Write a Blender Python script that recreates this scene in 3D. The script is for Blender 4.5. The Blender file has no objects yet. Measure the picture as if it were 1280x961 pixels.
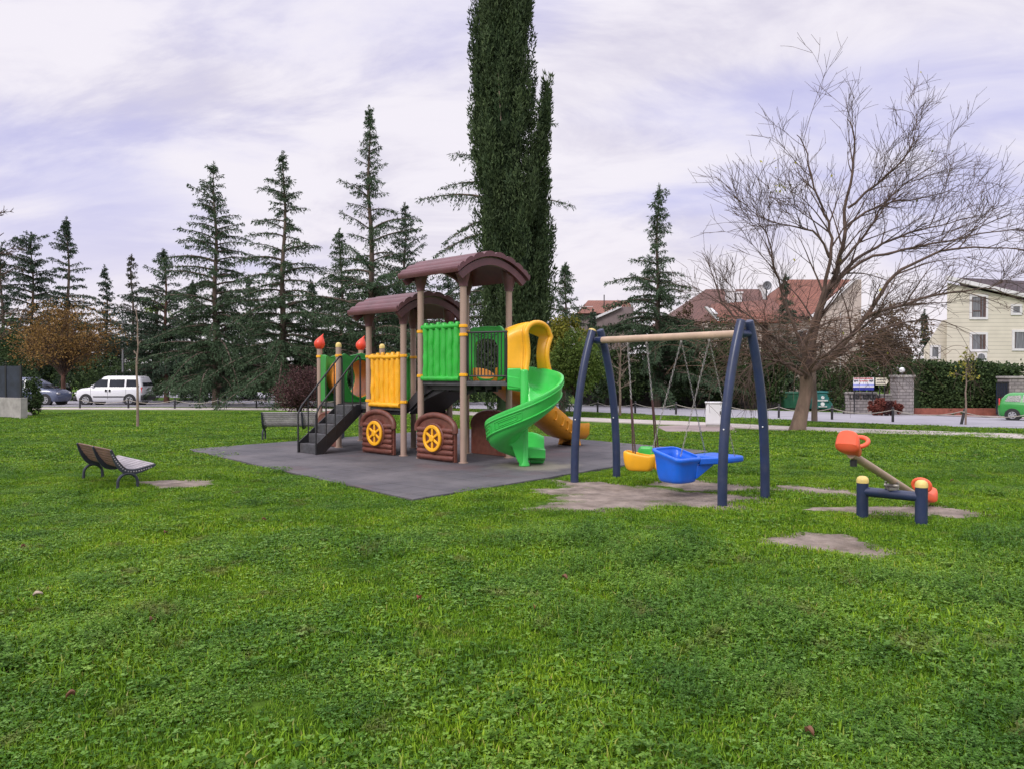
import bpy, bmesh, math, random
import numpy as np
from mathutils import Vector, Matrix, noise
R = math.radians
PI = math.pi
sin, cos = math.sin, math.cos
scene = bpy.context.scene
COL = scene.collection

# ---------------------------------------------------------------- camera
FPX, CX, CY, HZ, CAMH = 960.0, 640.0, 480.5, 466.0, 1.70
PITCH = math.atan((CY - HZ) / FPX)
cam_d = bpy.data.cameras.new("camera")
cam_d.sensor_width = 36
cam_d.lens = FPX / 1280 * 36
cam_d.clip_start = 0.05
cam_d.clip_end = 2000
cam = bpy.data.objects.new("camera", cam_d)
cam.location = (0, 0, CAMH)
cam.rotation_euler = (R(90) - PITCH, 0, 0)
COL.objects.link(cam)
scene.camera = cam

# ---------------------------------------------------------------- light and sky
SUN_EL, SUN_ROT = 38, 215      # overcast: high, from behind the camera on the left
world = bpy.data.worlds.new("World")
scene.world = world
world.use_nodes = True
wn, wl = world.node_tree.nodes, world.node_tree.links
wn.clear()
w_out = wn.new("ShaderNodeOutputWorld")
w_bg = wn.new("ShaderNodeBackground")
w_bg.inputs["Strength"].default_value = 0.1
sky = wn.new("ShaderNodeTexSky")
sky.sky_type = 'NISHITA'
sky.sun_disc = False
sky.sun_elevation = R(SUN_EL)
sky.sun_rotation = R(SUN_ROT)
sky.air_density = 1.0
sky.dust_density = 1.5
tc = wn.new("ShaderNodeTexCoord")
sep = wn.new("ShaderNodeSeparateXYZ")
wl.new(tc.outputs["Generated"], sep.inputs[0])
def wmath(op, a, b=None, clamp=False):
    n = wn.new("ShaderNodeMath"); n.operation = op; n.use_clamp = clamp
    for i, v in enumerate((a, b)):
        if v is None: continue
        if isinstance(v, (int, float)): n.inputs[i].default_value = v
        else: wl.new(v, n.inputs[i])
    return n.outputs[0]
zc = wmath('ADD', wmath('MAXIMUM', sep.outputs[2], 0.0), 0.36)
cx_ = wmath('DIVIDE', sep.outputs[0], zc)
cy_ = wmath('DIVIDE', sep.outputs[1], zc)
cmb = wn.new("ShaderNodeCombineXYZ")
wl.new(cx_, cmb.inputs[0]); wl.new(cy_, cmb.inputs[1])
mp = wn.new("ShaderNodeMapping")
mp.inputs["Rotation"].default_value = (0, 0, R(38))
mp.inputs["Location"].default_value = (7.9, 1.1, 0)
mp.inputs["Scale"].default_value = (0.95, 1.9, 1)
wl.new(cmb.outputs[0], mp.inputs[0])
def wnoise(scale, detail, rough, dist, w=None):
    n = wn.new("ShaderNodeTexNoise")
    n.inputs["Scale"].default_value = scale
    n.inputs["Detail"].default_value = detail
    n.inputs["Roughness"].default_value = rough
    n.inputs["Distortion"].default_value = dist
    wl.new(mp.outputs[0], n.inputs["Vector"])
    return n.outputs["Fac"]
n1 = wnoise(0.8, 4, 0.5, 0.3)
n2 = wnoise(2.1, 8, 0.6, 0.5)
def wramp(fac, stops):
    r = wn.new("ShaderNodeValToRGB")
    r.color_ramp.interpolation = 'EASE'
    while len(r.color_ramp.elements) > len(stops): r.color_ramp.elements.remove(r.color_ramp.elements[-1])
    while len(r.color_ramp.elements) < len(stops): r.color_ramp.elements.new(0.5)
    for e, (p, c) in zip(r.color_ramp.elements, stops): e.position = p; e.color = (*c, 1)
    wl.new(fac, r.inputs[0]); return r.outputs[0]
cover = wramp(wmath('ADD', wmath('MULTIPLY', n1, 0.72), wmath('MULTIPLY', n2, 0.28)),
              [(0.37, (0.30, 0.30, 0.30)), (0.52, (1, 1, 1))])
tone = wramp(n2, [(0.30, (0.66, 0.63, 0.76)), (0.56, (0.86, 0.825, 0.90))])
sc_ = wn.new("ShaderNodeVectorMath"); sc_.operation = 'SCALE'; sc_.inputs["Scale"].default_value = 7.9
wl.new(tone, sc_.inputs[0])
# thin blue of the gaps: the clear sky seen through high veil
veil = wn.new("ShaderNodeMixRGB"); veil.inputs[0].default_value = 0.8
veil.inputs[2].default_value = (4.3, 4.1, 6.9, 1)
wl.new(sky.outputs[0], veil.inputs[1])
mixc = wn.new("ShaderNodeMixRGB")
wl.new(cover, mixc.inputs[0]); wl.new(veil.outputs[0], mixc.inputs[1]); wl.new(sc_.outputs[0], mixc.inputs[2])
# pale cloud bank low on the horizon
hz = wramp(sep.outputs[2], [(0.0, (0.75, 0.75, 0.75)), (0.24, (0, 0, 0))])
mixh = wn.new("ShaderNodeMixRGB"); mixh.inputs[2].default_value = (7.1, 6.6, 6.9, 1)
wl.new(hz, mixh.inputs[0]); wl.new(mixc.outputs[0], mixh.inputs[1])
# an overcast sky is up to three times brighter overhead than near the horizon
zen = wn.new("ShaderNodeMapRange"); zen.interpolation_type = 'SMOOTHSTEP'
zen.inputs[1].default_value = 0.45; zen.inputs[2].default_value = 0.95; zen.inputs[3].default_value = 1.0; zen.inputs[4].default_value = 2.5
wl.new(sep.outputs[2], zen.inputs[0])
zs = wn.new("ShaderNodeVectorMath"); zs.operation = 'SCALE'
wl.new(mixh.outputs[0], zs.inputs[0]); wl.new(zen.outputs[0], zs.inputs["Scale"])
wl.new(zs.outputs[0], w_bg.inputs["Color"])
wl.new(w_bg.outputs[0], w_out.inputs[0])

sun_d = bpy.data.lights.new("sun", 'SUN')
sun_d.energy = 1.5
sun_d.angle = R(18)
sun_d.color = (1.0, 0.95, 0.88)
sun = bpy.data.objects.new("sun", sun_d)
# sky sun_rotation is measured clockwise from +Y
az = R(SUN_ROT); el = R(SUN_EL)
sdir = Vector((sin(az) * cos(el), cos(az) * cos(el), sin(el)))
sun.rotation_euler = sdir.to_track_quat('Z', 'Y').to_euler()
COL.objects.link(sun)
vs = scene.view_settings
vs.view_transform = 'Standard'; vs.look = 'None'; vs.gamma = 1; vs.use_curve_mapping = False
vs.exposure = 0.42
scene.cycles.use_denoising = True
scene.cycles.max_bounces = 6
scene.cycles.diffuse_bounces = 2
scene.cycles.glossy_bounces = 2
scene.cycles.transmission_bounces = 3
scene.cycles.transparent_max_bounces = 6
scene.cycles.sample_clamp_indirect = 4

# ---------------------------------------------------------------- ground shape
def gz(x, y):
    z = 0.0
    if y > 18:
        z = -(min(y, 60) - 18) * (0.012 + 0.00065 * min(max(x - 2, 0), 28))
    if y < 9.5:
        k = min(1, (9.5 - y) / 2.5)
        z += k * (0.035 * noise.noise(Vector((x * 0.55, y * 0.55, 3.3))) + 0.022 * noise.noise(Vector((x * 1.7, y * 1.7, 8.3))))
    return z
def ray(px, py):
    dx, dy = (px - CX) / FPX, -(py - CY) / FPX
    c, s = cos(PITCH), sin(PITCH)
    return Vector((dx, c + dy * s, -s + dy * c))
def at(px, py):
    """the point of the ground seen at a place in the photograph"""
    d = ray(px, py); t = 3.0
    prev = t
    while t < 900:
        p = Vector((0, 0, CAMH)) + d * t
        if p.z <= gz(p.x, p.y): break
        prev = t; t *= 1.02
    a, b = prev, t
    for _ in range(30):
        m = (a + b) / 2; p = Vector((0, 0, CAMH)) + d * m
        if p.z <= gz(p.x, p.y): b = m
        else: a = m
    p = Vector((0, 0, CAMH)) + d * b
    return Vector((p.x, p.y, gz(p.x, p.y)))
def pt(px, py, Y):
    d = ray(px, py); return Vector((0, 0, CAMH)) + d * (Y / d.y)

# ---------------------------------------------------------------- mesh builder
class MB:
    def __init__(s): s.v = []; s.f = []; s.M = None
    def add(s, vs, fs):
        b = len(s.v)
        if s.M is not None: vs = [s.M @ Vector(q) for q in vs]
        s.v.extend([tuple(q) for q in vs]); s.f.extend([tuple(i + b for i in f) for f in fs]); return s
    def box(s, x0, x1, y0, y1, z0, z1):
        v = [(x, y, z) for x in (x0, x1) for y in (y0, y1) for z in (z0, z1)]
        return s.add(v, [(0,1,3,2), (4,6,7,5), (0,4,5,1), (2,3,7,6), (0,2,6,4), (1,5,7,3)])
    def bar(s, a, b, w, h, up=(0,0,1)):
        a, b = Vector(a), Vector(b); d = (b - a).normalized()
        x = d.cross(Vector(up)).normalized(); y = x.cross(d)
        v = [p + x * (i * w / 2) + y * (j * h / 2) for p in (a, b) for i, j in ((-1,-1),(1,-1),(1,1),(-1,1))]
        return s.add(v, [(3,2,1,0), (4,5,6,7), (0,1,5,4), (1,2,6,5), (2,3,7,6), (3,0,4,7)])
    def tube(s, pts, rad, n=8, cap=True, closed=False):
        pts = [Vector(p) for p in pts]
        if isinstance(rad, (int, float)): rad = [rad] * len(pts)
        m = len(pts); v = []; prevx = None
        for i, p in enumerate(pts):
            if closed: d = pts[(i + 1) % m] - pts[i - 1]
            else: d = pts[min(i + 1, m - 1)] - pts[max(i - 1, 0)]
            d = d.normalized() if d.length > 1e-9 else Vector((0, 0, 1))
            if prevx is None:
                ref = Vector((0, 0, 1)) if abs(d.z) < 0.9 else Vector((1, 0, 0))
                x = d.cross(ref).normalized()
            else:
                x = prevx - d * prevx.dot(d)
                x = x.normalized() if x.length > 1e-6 else d.orthogonal().normalized()
            prevx = x; y = d.cross(x)
            for k in range(n):
                a = 2 * PI * k / n
                v.append(p + (x * cos(a) + y * sin(a)) * rad[i])
        f = []
        for i in range(m if closed else m - 1):
            j = (i + 1) % m
            for k in range(n):
                l = (k + 1) % n
                f.append((i*n+k, i*n+l, j*n+l, j*n+k))
        if cap and not closed:
            f.append(tuple(range(n - 1, -1, -1))); f.append(tuple((m-1)*n + k for k in range(n)))
        return s.add(v, f)
    def lathe(s, prof, c=(0,0,0), n=16):
        v = []; f = []
        for r, z in prof:
            for k in range(n):
                a = 2*PI*k/n; v.append((c[0] + r*cos(a), c[1] + r*sin(a), c[2] + z))
        for i in range(len(prof) - 1):
            for k in range(n):
                l = (k+1) % n; f.append((i*n+k, i*n+l, (i+1)*n+l, (i+1)*n+k))
        f.append(tuple(range(n-1, -1, -1))); f.append(tuple((len(prof)-1)*n + k for k in range(n)))
        return s.add(v, f)
    def prism(s, poly, o, ax, ay, az, t):
        """poly in the plane ax, ay at o, pushed t along az"""
        o, ax, ay, az = map(Vector, (o, ax, ay, az)); n = len(poly)
        v = [o + ax*p[0] + ay*p[1] for p in poly] + [o + ax*p[0] + ay*p[1] + az*t for p in poly]
        return s.add(v, [tuple(range(n-1, -1, -1)), tuple(range(n, 2*n))] + [(i, (i+1) % n, (i+1) % n + n, i + n) for i in range(n)])
    def ring_plate(s, outer, inner, o, ax, ay, az, t):
        """a plate with a hole; outer and inner loops have the same number of points"""
        o, ax, ay, az = map(Vector, (o, ax, ay, az)); n = len(outer); v = []
        for off in (0, t):
            for loop in (outer, inner): v += [o + ax*p[0] + ay*p[1] + az*off for p in loop]
        f = []
        for i in range(n):
            j = (i+1) % n
            f += [(i, j, n+j, n+i), (2*n+i, 3*n+i, 3*n+j, 2*n+j), (i, 2*n+i, 2*n+j, j), (n+i, n+j, 3*n+j, 3*n+i)]
        return s.add(v, f)
    def grid(s, rows, close_rows=False):
        nr, nc = len(rows), len(rows[0]); v = [p for r in rows for p in r]; f = []
        for i in range(nr - 1):
            for k in range(nc if close_rows else nc - 1):
                l = (k+1) % nc; f.append((i*nc+k, i*nc+l, (i+1)*nc+l, (i+1)*nc+k))
        return s.add(v, f)
    def sphere(s, c, r, n=12, m=8, sz=1.0):
        prof = [(max(1e-4, r*sin(PI*i/m)), -r*cos(PI*i/m)*sz) for i in range(m+1)]
        return s.lathe(prof, c, n)
    def build(s, name, mat, parent=None, smooth=True, bevel=0, seg=2, solid=0, sub=0, angle=40):
        me = bpy.data.meshes.new(name); me.from_pydata(s.v, [], s.f); me.update()
        bm = bmesh.new(); bm.from_mesh(me); bmesh.ops.recalc_face_normals(bm, faces=bm.faces); bm.to_mesh(me); bm.free()
        o = bpy.data.objects.new(name, me); COL.objects.link(o)
        if mat: me.materials.append(mat)
        if parent: o.parent = parent
        if smooth:
            for p in me.polygons: p.use_smooth = True
            me.set_sharp_from_angle(angle=R(angle))
        if solid:
            md = o.modifiers.new("solid", 'SOLIDIFY'); md.thickness = solid; md.offset = 0
        if bevel:
            md = o.modifiers.new("bevel", 'BEVEL'); md.width = bevel; md.segments = seg; md.limit_method = 'ANGLE'; md.angle_limit = R(35)
            md.harden_normals = False
        if sub:
            md = o.modifiers.new("sub", 'SUBSURF'); md.levels = sub; md.render_levels = sub
        return o
def fast_mesh(name, V, F, mat, parent=None, tint=None, smooth=False):
    """numpy triangles or quads (equal sided) into one mesh"""
    V = np.asarray(V, dtype=np.float32).reshape(-1, 3); F = np.asarray(F, dtype=np.int32)
    me = bpy.data.meshes.new(name); k = F.shape[1]; nf = F.shape[0]
    me.vertices.add(len(V)); me.vertices.foreach_set("co", V.ravel())
    me.loops.add(nf * k); me.loops.foreach_set("vertex_index", F.ravel())
    me.polygons.add(nf); me.polygons.foreach_set("loop_start", np.arange(0, nf*k, k, dtype=np.int32))
    if tint is not None:
        a = me.attributes.new("tint", 'FLOAT', 'FACE'); a.data.foreach_set("value", np.asarray(tint, dtype=np.float32))
    me.update(calc_edges=True)
    if smooth: me.polygons.foreach_set("use_smooth", np.ones(nf, dtype=bool))
    if mat: me.materials.append(mat)
    o = bpy.data.objects.new(name, me); COL.objects.link(o)
    if parent: o.parent = parent
    return o
def thing(name, label, cat, loc=(0,0,0), rz=0, group=None):
    o = bpy.data.objects.new(name, None); COL.objects.link(o)
    o.location = loc; o.rotation_euler = (0, 0, rz); o["label"] = label; o["category"] = cat
    if group: o["group"] = group
    return o
def tag(o, label=None, cat=None, group=None, kind=None):
    if label: o["label"] = label
    if cat: o["category"] = cat
    if group: o["group"] = group
    if kind: o["kind"] = kind
    return o
def kids(o): return [c for c in bpy.data.objects if c.parent == o]
def copy_tree(o, parent=None):
    c = o.copy(); COL.objects.link(c)
    if parent: c.parent = parent
    for ch in kids(o): copy_tree(ch, c)
    return c

# ---------------------------------------------------------------- materials
def mat(name, col, rough=0.6, var=0.12, scale=6.0, bump=0.0, bscale=None, metal=0.0, spec=0.5, tint=0.0, tintcol=None,
        dirt=0.0, dirtcol=(0.10, 0.085, 0.065), dscale=1.5, coat=0.0, world_space=False, trans=0.0, stretch=None):
    m = bpy.data.materials.new(name); m.use_nodes = True
    N, L = m.node_tree.nodes, m.node_tree.links
    b = N["Principled BSDF"]
    b.inputs["Roughness"].default_value = rough; b.inputs["Metallic"].default_value = metal
    b.inputs["Specular IOR Level"].default_value = spec
    if coat: b.inputs["Coat Weight"].default_value = coat; b.inputs["Coat Roughness"].default_value = 0.15
    if world_space:
        g = N.new("ShaderNodeNewGeometry"); src = g.outputs["Position"]
    else:
        g = N.new("ShaderNodeTexCoord"); src = g.outputs["Object"]
    if stretch:
        mm = N.new("ShaderNodeMapping"); mm.inputs["Scale"].default_value = stretch; L.new(src, mm.inputs[0]); src = mm.outputs[0]
    def nz(sc, det=5, rg=0.6):
        n = N.new("ShaderNodeTexNoise"); n.inputs["Scale"].default_value = sc; n.inputs["Detail"].default_value = det
        n.inputs["Roughness"].default_value = rg; L.new(src, n.inputs["Vector"]); return n.outputs["Fac"]
    def mx(f, a, c):
        n = N.new("ShaderNodeMixRGB")
        for i, q in ((0, f), (1, a), (2, c)):
            if hasattr(q, "links") or hasattr(q, "is_linked"): L.new(q, n.inputs[i])
            elif isinstance(q, (int, float)): n.inputs[i].default_value = q
            else: n.inputs[i].default_value = (*q[:3], 1)
        return n.outputs[0]
    lo = tuple(max(0, c * (1 - var * 2)) for c in col); hi = tuple(min(1, c * (1 + var * 2)) for c in col)
    rmp = N.new("ShaderNodeMapRange"); rmp.inputs[1].default_value = 0.3; rmp.inputs[2].default_value = 0.7
    L.new(nz(scale), rmp.inputs[0])
    c = mx(rmp.outputs[0], lo, hi)
    if tint:
        at_ = N.new("ShaderNodeAttribute"); at_.attribute_name = "tint"
        c2 = tintcol if tintcol else tuple(min(1, q * 2.0) for q in col)
        mm_ = N.new("ShaderNodeMath"); mm_.operation = 'MULTIPLY'; mm_.inputs[1].default_value = tint; L.new(at_.outputs["Fac"], mm_.inputs[0])
        c = mx(mm_.outputs[0], c, c2)
    if dirt:
        r2 = N.new("ShaderNodeMapRange"); r2.inputs[1].default_value = 0.48; r2.inputs[2].default_value = 0.72; r2.inputs[4].default_value = dirt
        L.new(nz(dscale, 8, 0.7), r2.inputs[0]); c = mx(r2.outputs[0], c, dirtcol)
        r3 = N.new("ShaderNodeMapRange"); r3.inputs[3].default_value = rough; r3.inputs[4].default_value = min(1, rough + 0.3)
        L.new(r2.outputs[0], r3.inputs[0]); L.new(r3.outputs[0], b.inputs["Roughness"])
    L.new(c, b.inputs["Base Color"])
    if bump:
        bp = N.new("ShaderNodeBump"); bp.inputs["Strength"].default_value = min(1, bump); bp.inputs["Distance"].default_value = 0.02
        L.new(nz(bscale or scale * 5, 6, 0.6), bp.inputs["Height"]); L.new(bp.outputs[0], b.inputs["Normal"])
    if trans:
        tr = N.new("ShaderNodeBsdfTranslucent"); L.new(c, tr.inputs[0])
        ms = N.new("ShaderNodeMixShader"); ms.inputs[0].default_value = trans
        L.new(b.outputs[0], ms.inputs[1]); L.new(tr.outputs[0], ms.inputs[2])
        L.new(ms.outputs[0], N["Material Output"].inputs[0])
    return m
M = {}
M['post'] = mat("tan_painted_post", (0.37, 0.26, 0.205), 0.45, 0.05, 3, dirt=0.35, dirtcol=(0.2, 0.15, 0.11), dscale=3)
M['roof'] = mat("maroon_plastic", (0.120, 0.042, 0.050), 0.42, 0.10, 3, bump=0.1, dirt=0.3, dirtcol=(0.16, 0.11, 0.105), dscale=2)
M['log'] = mat("brown_plastic", (0.140, 0.045, 0.031), 0.45, 0.14, 8, bump=0.25, bscale=25, dirt=0.3, dirtcol=(0.20, 0.11, 0.08), dscale=5)
M['green'] = mat("green_plastic", (0.032, 0.42, 0.045), 0.33, 0.06, 3, dirt=0.22, dirtcol=(0.05, 0.20, 0.05), dscale=4, bump=0.05)
M['green_dark'] = mat("deep_green_plastic", (0.025, 0.26, 0.035), 0.4, 0.08, 3, dirt=0.25, dirtcol=(0.04, 0.14, 0.04), dscale=4)
M['slide'] = mat("slide_green_plastic", (0.050, 0.53, 0.085), 0.30, 0.05, 2, dirt=0.28, dirtcol=(0.12, 0.36, 0.14), dscale=4)
M['yellow'] = mat("yellow_plastic", (0.86, 0.42, 0.015), 0.35, 0.05, 3, dirt=0.28, dirtcol=(0.55, 0.27, 0.03), dscale=4)
M['amber'] = mat("amber_plastic", (0.66, 0.27, 0.012), 0.4, 0.08, 3, dirt=0.35, dirtcol=(0.34, 0.14, 0.02), dscale=4)
M['orange'] = mat("orange_tunnel_plastic", (0.85, 0.30, 0.04), 0.45, 0.05, 3, dirt=0.3, dirtcol=(0.6, 0.3, 0.12), dscale=3)
M['red'] = mat("red_plastic", (0.72, 0.065, 0.03), 0.35, 0.05, 4, dirt=0.2, dirtcol=(0.45, 0.10, 0.06), dscale=5)
M['black'] = mat("black_painted_steel", (0.018, 0.018, 0.020), 0.45, 0.15, 8)
M['deck'] = mat("grey_deck_steel", (0.06, 0.06, 0.066), 0.6, 0.2, 10, dirt=0.5, dirtcol=(0.12, 0.10, 0.09), dscale=3)
M['dark_under'] = mat("dark_step_plastic", (0.03, 0.029, 0.033), 0.5, 0.1, 5)
M['navy'] = mat("navy_painted_steel", (0.022, 0.034, 0.085), 0.33, 0.10, 4, dirt=0.4, dirtcol=(0.055, 0.06, 0.085), dscale=6)
M['beam'] = mat("tan_beam_paint", (0.46, 0.33, 0.235), 0.5, 0.08, 5, dirt=0.4, dirtcol=(0.30, 0.21, 0.15), dscale=6)
M['chain'] = mat("galvanised_chain", (0.30, 0.28, 0.26), 0.4, 0.1, 20, metal=0.6)
M['sleeve'] = mat("dark_chain_sleeve", (0.07, 0.03, 0.03), 0.5, 0.1, 20)
M['blue'] = mat("blue_plastic", (0.010, 0.125, 0.66), 0.33, 0.06, 4, dirt=0.25, dirtcol=(0.03, 0.10, 0.38), dscale=7)
M['cap'] = mat("pale_yellow_cap", (0.66, 0.50, 0.16), 0.5, 0.08, 10)
M['coral'] = mat("coral_plastic", (0.80, 0.115, 0.045), 0.4, 0.06, 5, dirt=0.3, dirtcol=(0.50, 0.14, 0.08), dscale=6)
M['bench_wood'] = mat("weathered_bench_slat", (0.155, 0.085, 0.062), 0.65, 0.2, 5, bump=0.2, stretch=(1, 8, 8))
M['bench_grey'] = mat("greyed_bench_slat", (0.32, 0.295, 0.31), 0.65, 0.15, 5, bump=0.2)
M['bench_iron'] = mat("cast_iron_paint", (0.028, 0.032, 0.048), 0.45, 0.15, 10)
M['concrete'] = mat("concrete", (0.34, 0.32, 0.30), 0.85, 0.15, 2.5, bump=0.3, dirt=0.4, dirtcol=(0.18, 0.17, 0.15), dscale=1.2)
M['bark'] = mat("bark", (0.105, 0.075, 0.058), 0.9, 0.25, 4, bump=0.9, bscale=18, stretch=(1, 1, 0.25))
M['bark_red'] = mat("reddish_bark", (0.13, 0.065, 0.045), 0.9, 0.25, 4, bump=0.9, bscale=18, stretch=(1, 1, 0.25))
M['bark_bare'] = mat("pale_brown_bark", (0.17, 0.115, 0.085), 0.9, 0.3, 3, bump=0.9, bscale=14, stretch=(1, 1, 0.3), dirt=0.5, dirtcol=(0.11, 0.10, 0.06), dscale=2)
M['white_paint'] = mat("white_paint", (0.74, 0.74, 0.76), 0.4, 0.03, 3)
M['glass'] = mat("dark_window_glass", (0.025, 0.030, 0.038), 0.12, 0.2, 1.5, spec=0.35)
M['tyre'] = mat("tyre_rubber", (0.02, 0.02, 0.021), 0.8, 0.1, 20)
M['rim'] = mat("alloy_rim", (0.42, 0.42, 0.44), 0.35, 0.05, 20, metal=0.5)

# ---------------------------------------------------------------- ground, mat, roads
def axis(vals):
    out = []
    for a, b, st in vals:
        n = max(1, round((b - a) / st)); out += [a + (b - a) * i / n for i in range(n)]
    return out + [vals[-1][1]]
xs = axis([(-400, -100, 50), (-100, -30, 10), (-30, -10, 2), (-10, 2, 0.4), (2, 10, 0.4), (10, 30, 2), (30, 100, 10), (100, 400, 50)])
ys = axis([(-12, 1, 1.5), (1, 10, 0.3), (10, 18, 1), (18, 60, 2), (60, 100, 10), (100, 700, 50)])
gb = MB(); gb.grid([[(x, y, gz(x, y)) for x in xs] for y in ys])
def ground_material():
    m = bpy.data.materials.new("lawn_soil"); m.use_nodes = True
    N, L = m.node_tree.nodes, m.node_tree.links; b = N["Principled BSDF"]; b.inputs["Roughness"].default_value = 0.95
    b.inputs["Specular IOR Level"].default_value = 0.15
    g = N.new("ShaderNodeNewGeometry")
    def nz(sc, det, rg=0.6):
        n = N.new("ShaderNodeTexNoise"); n.inputs["Scale"].default_value = sc; n.inputs["Detail"].default_value = det
        n.inputs["Roughness"].default_value = rg; L.new(g.outputs["Position"], n.inputs["Vector"]); return n.outputs["Fac"]
    def ramp(f, stops):
        r = N.new("ShaderNodeValToRGB")
        while len(r.color_ramp.elements) < len(stops): r.color_ramp.elements.new(0.5)
        for e, (p, c) in zip(r.color_ramp.elements, stops): e.position = p; e.color = (*c, 1)
        L.new(f, r.inputs[0]); return r.outputs[0]
    a = ramp(nz(0.35, 6), [(0.3, (0.065, 0.125, 0.012)), (0.55, (0.10, 0.19, 0.016)), (0.75, (0.14, 0.20, 0.03))])
    c = ramp(nz(9, 8, 0.75), [(0.35, (0.022, 0.040, 0.010)), (0.62, (1, 1, 1))])
    mx = N.new("ShaderNodeMixRGB"); mx.blend_type = 'MULTIPLY'; mx.inputs[0].default_value = 0.55
    L.new(a, mx.inputs[1]); L.new(c, mx.inputs[2])
    s = ramp(nz(1.1, 7, 0.7), [(0.62, (0, 0, 0)), (0.74, (1, 1, 1))])
    m2 = N.new("ShaderNodeMixRGB"); m2.inputs[2].default_value = (0.10, 0.085, 0.055, 1)
    L.new(s, m2.inputs[0]); L.new(mx.outputs[0], m2.inputs[1])
    L.new(m2.outputs[0], b.inputs["Base Color"])
    bp = N.new("ShaderNodeBump"); bp.inputs["Strength"].default_value = 0.8; bp.inputs["Distance"].default_value = 0.05
    L.new(nz(14, 8, 0.7), bp.inputs["Height"]); L.new(bp.outputs[0], b.inputs["Normal"])
    return m
ground = gb.build("ground", ground_material(), angle=180)
tag(ground, kind="structure")

def drape(name, lower, upper, m, off=0.02, step=1.0, thick=0.0):
    """a sheet laid on the ground between two lines given in the photograph"""
    lo = [at(*p) for p in lower]; up = [at(*p) for p in upper]
    def resample(P, n):
        d = [0]
        for a, b in zip(P, P[1:]): d.append(d[-1] + (b - a).length)
        out = []
        for i in range(n + 1):
            s = d[-1] * i / n; k = max(j for j in range(len(P)) if d[j] <= s + 1e-9); k = min(k, len(P) - 2)
            t = (s - d[k]) / max(1e-9, d[k+1] - d[k]); out.append(P[k].lerp(P[k+1], t))
        return out
    n = max(2, int((lo[-1] - lo[0]).length / step))
    A, B = resample(lo, n), resample(up, n)
    rows = []
    for j in range(5):
        rows.append([(p.x, p.y, gz(p.x, p.y) + off) for p in [a.lerp(b, j / 4) for a, b in zip(A, B)]])
    mb = MB(); mb.grid(rows)
    if thick:
        mb.grid([[(q[0], q[1], q[2] - thick) for q in rows[0]], rows[0]]); mb.grid([[(q[0], q[1], q[2] - thick) for q in rows[-1]], rows[-1]])
    return tag(mb.build(name, m, angle=30), kind="structure")
M['asphalt'] = mat("pale_worn_asphalt", (0.30, 0.29, 0.32), 0.8, 0.08, 0.8, bump=0.2, bscale=30, world_space=True, dirt=0.3, dirtcol=(0.2, 0.19, 0.2), dscale=0.5)
M['paving'] = mat("pale_path_concrete", (0.46, 0.41, 0.38), 0.85, 0.08, 1.2, bump=0.2, bscale=20, world_space=True, dirt=0.3, dirtcol=(0.3, 0.27, 0.24), dscale=0.8)
M['pink_paving'] = mat("pinkish_block_paving", (0.30, 0.235, 0.225), 0.85, 0.1, 1.5, world_space=True, dirt=0.4, dirtcol=(0.2, 0.17, 0.15), dscale=0.8)
M['dirt'] = mat("bare_trodden_soil", (0.24, 0.198, 0.168), 0.95, 0.22, 3.0, bump=1.0, bscale=30, world_space=True, dirt=0.75, dirtcol=(0.12, 0.092, 0.065), dscale=2.2, spec=0.15)

drape("road", [(-80,508.2),(190,508),(420,508.6),(560,510),(720,514),(1000,525.5),(1300,537.5)],
      [(-80,500.5),(190,500.5),(420,500.5),(560,501.8),(720,505),(1000,514),(1300,522.5)], M['asphalt'], 0.02)
drape("road", [(150,496.5),(300,497.5),(440,499)], [(150,489),(300,489.5),(440,494)], M['asphalt'], 0.03, 3)
drape("path", [(-80,511.2),(330,512),(560,517),(720,525.8),(860,531.8),(990,538),(1300,549.5)],
      [(-80,509.3),(330,509.8),(560,513.5),(720,521.8),(860,527.2),(990,533.5),(1300,543.8)], M['paving'], 0.035, 1.0, 0.08)
drape("driveway", [(1118,517.5),(1180,520),(1300,524)], [(1140,508.5),(1190,509.2),(1262,510.5)], M['pink_paving'], 0.04)
drape("pavement", [(240,500.3),(330,500.3),(430,500.4)], [(240,498),(330,498.4),(430,499.4)], M['pink_paving'], 0.045, 3)

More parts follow.
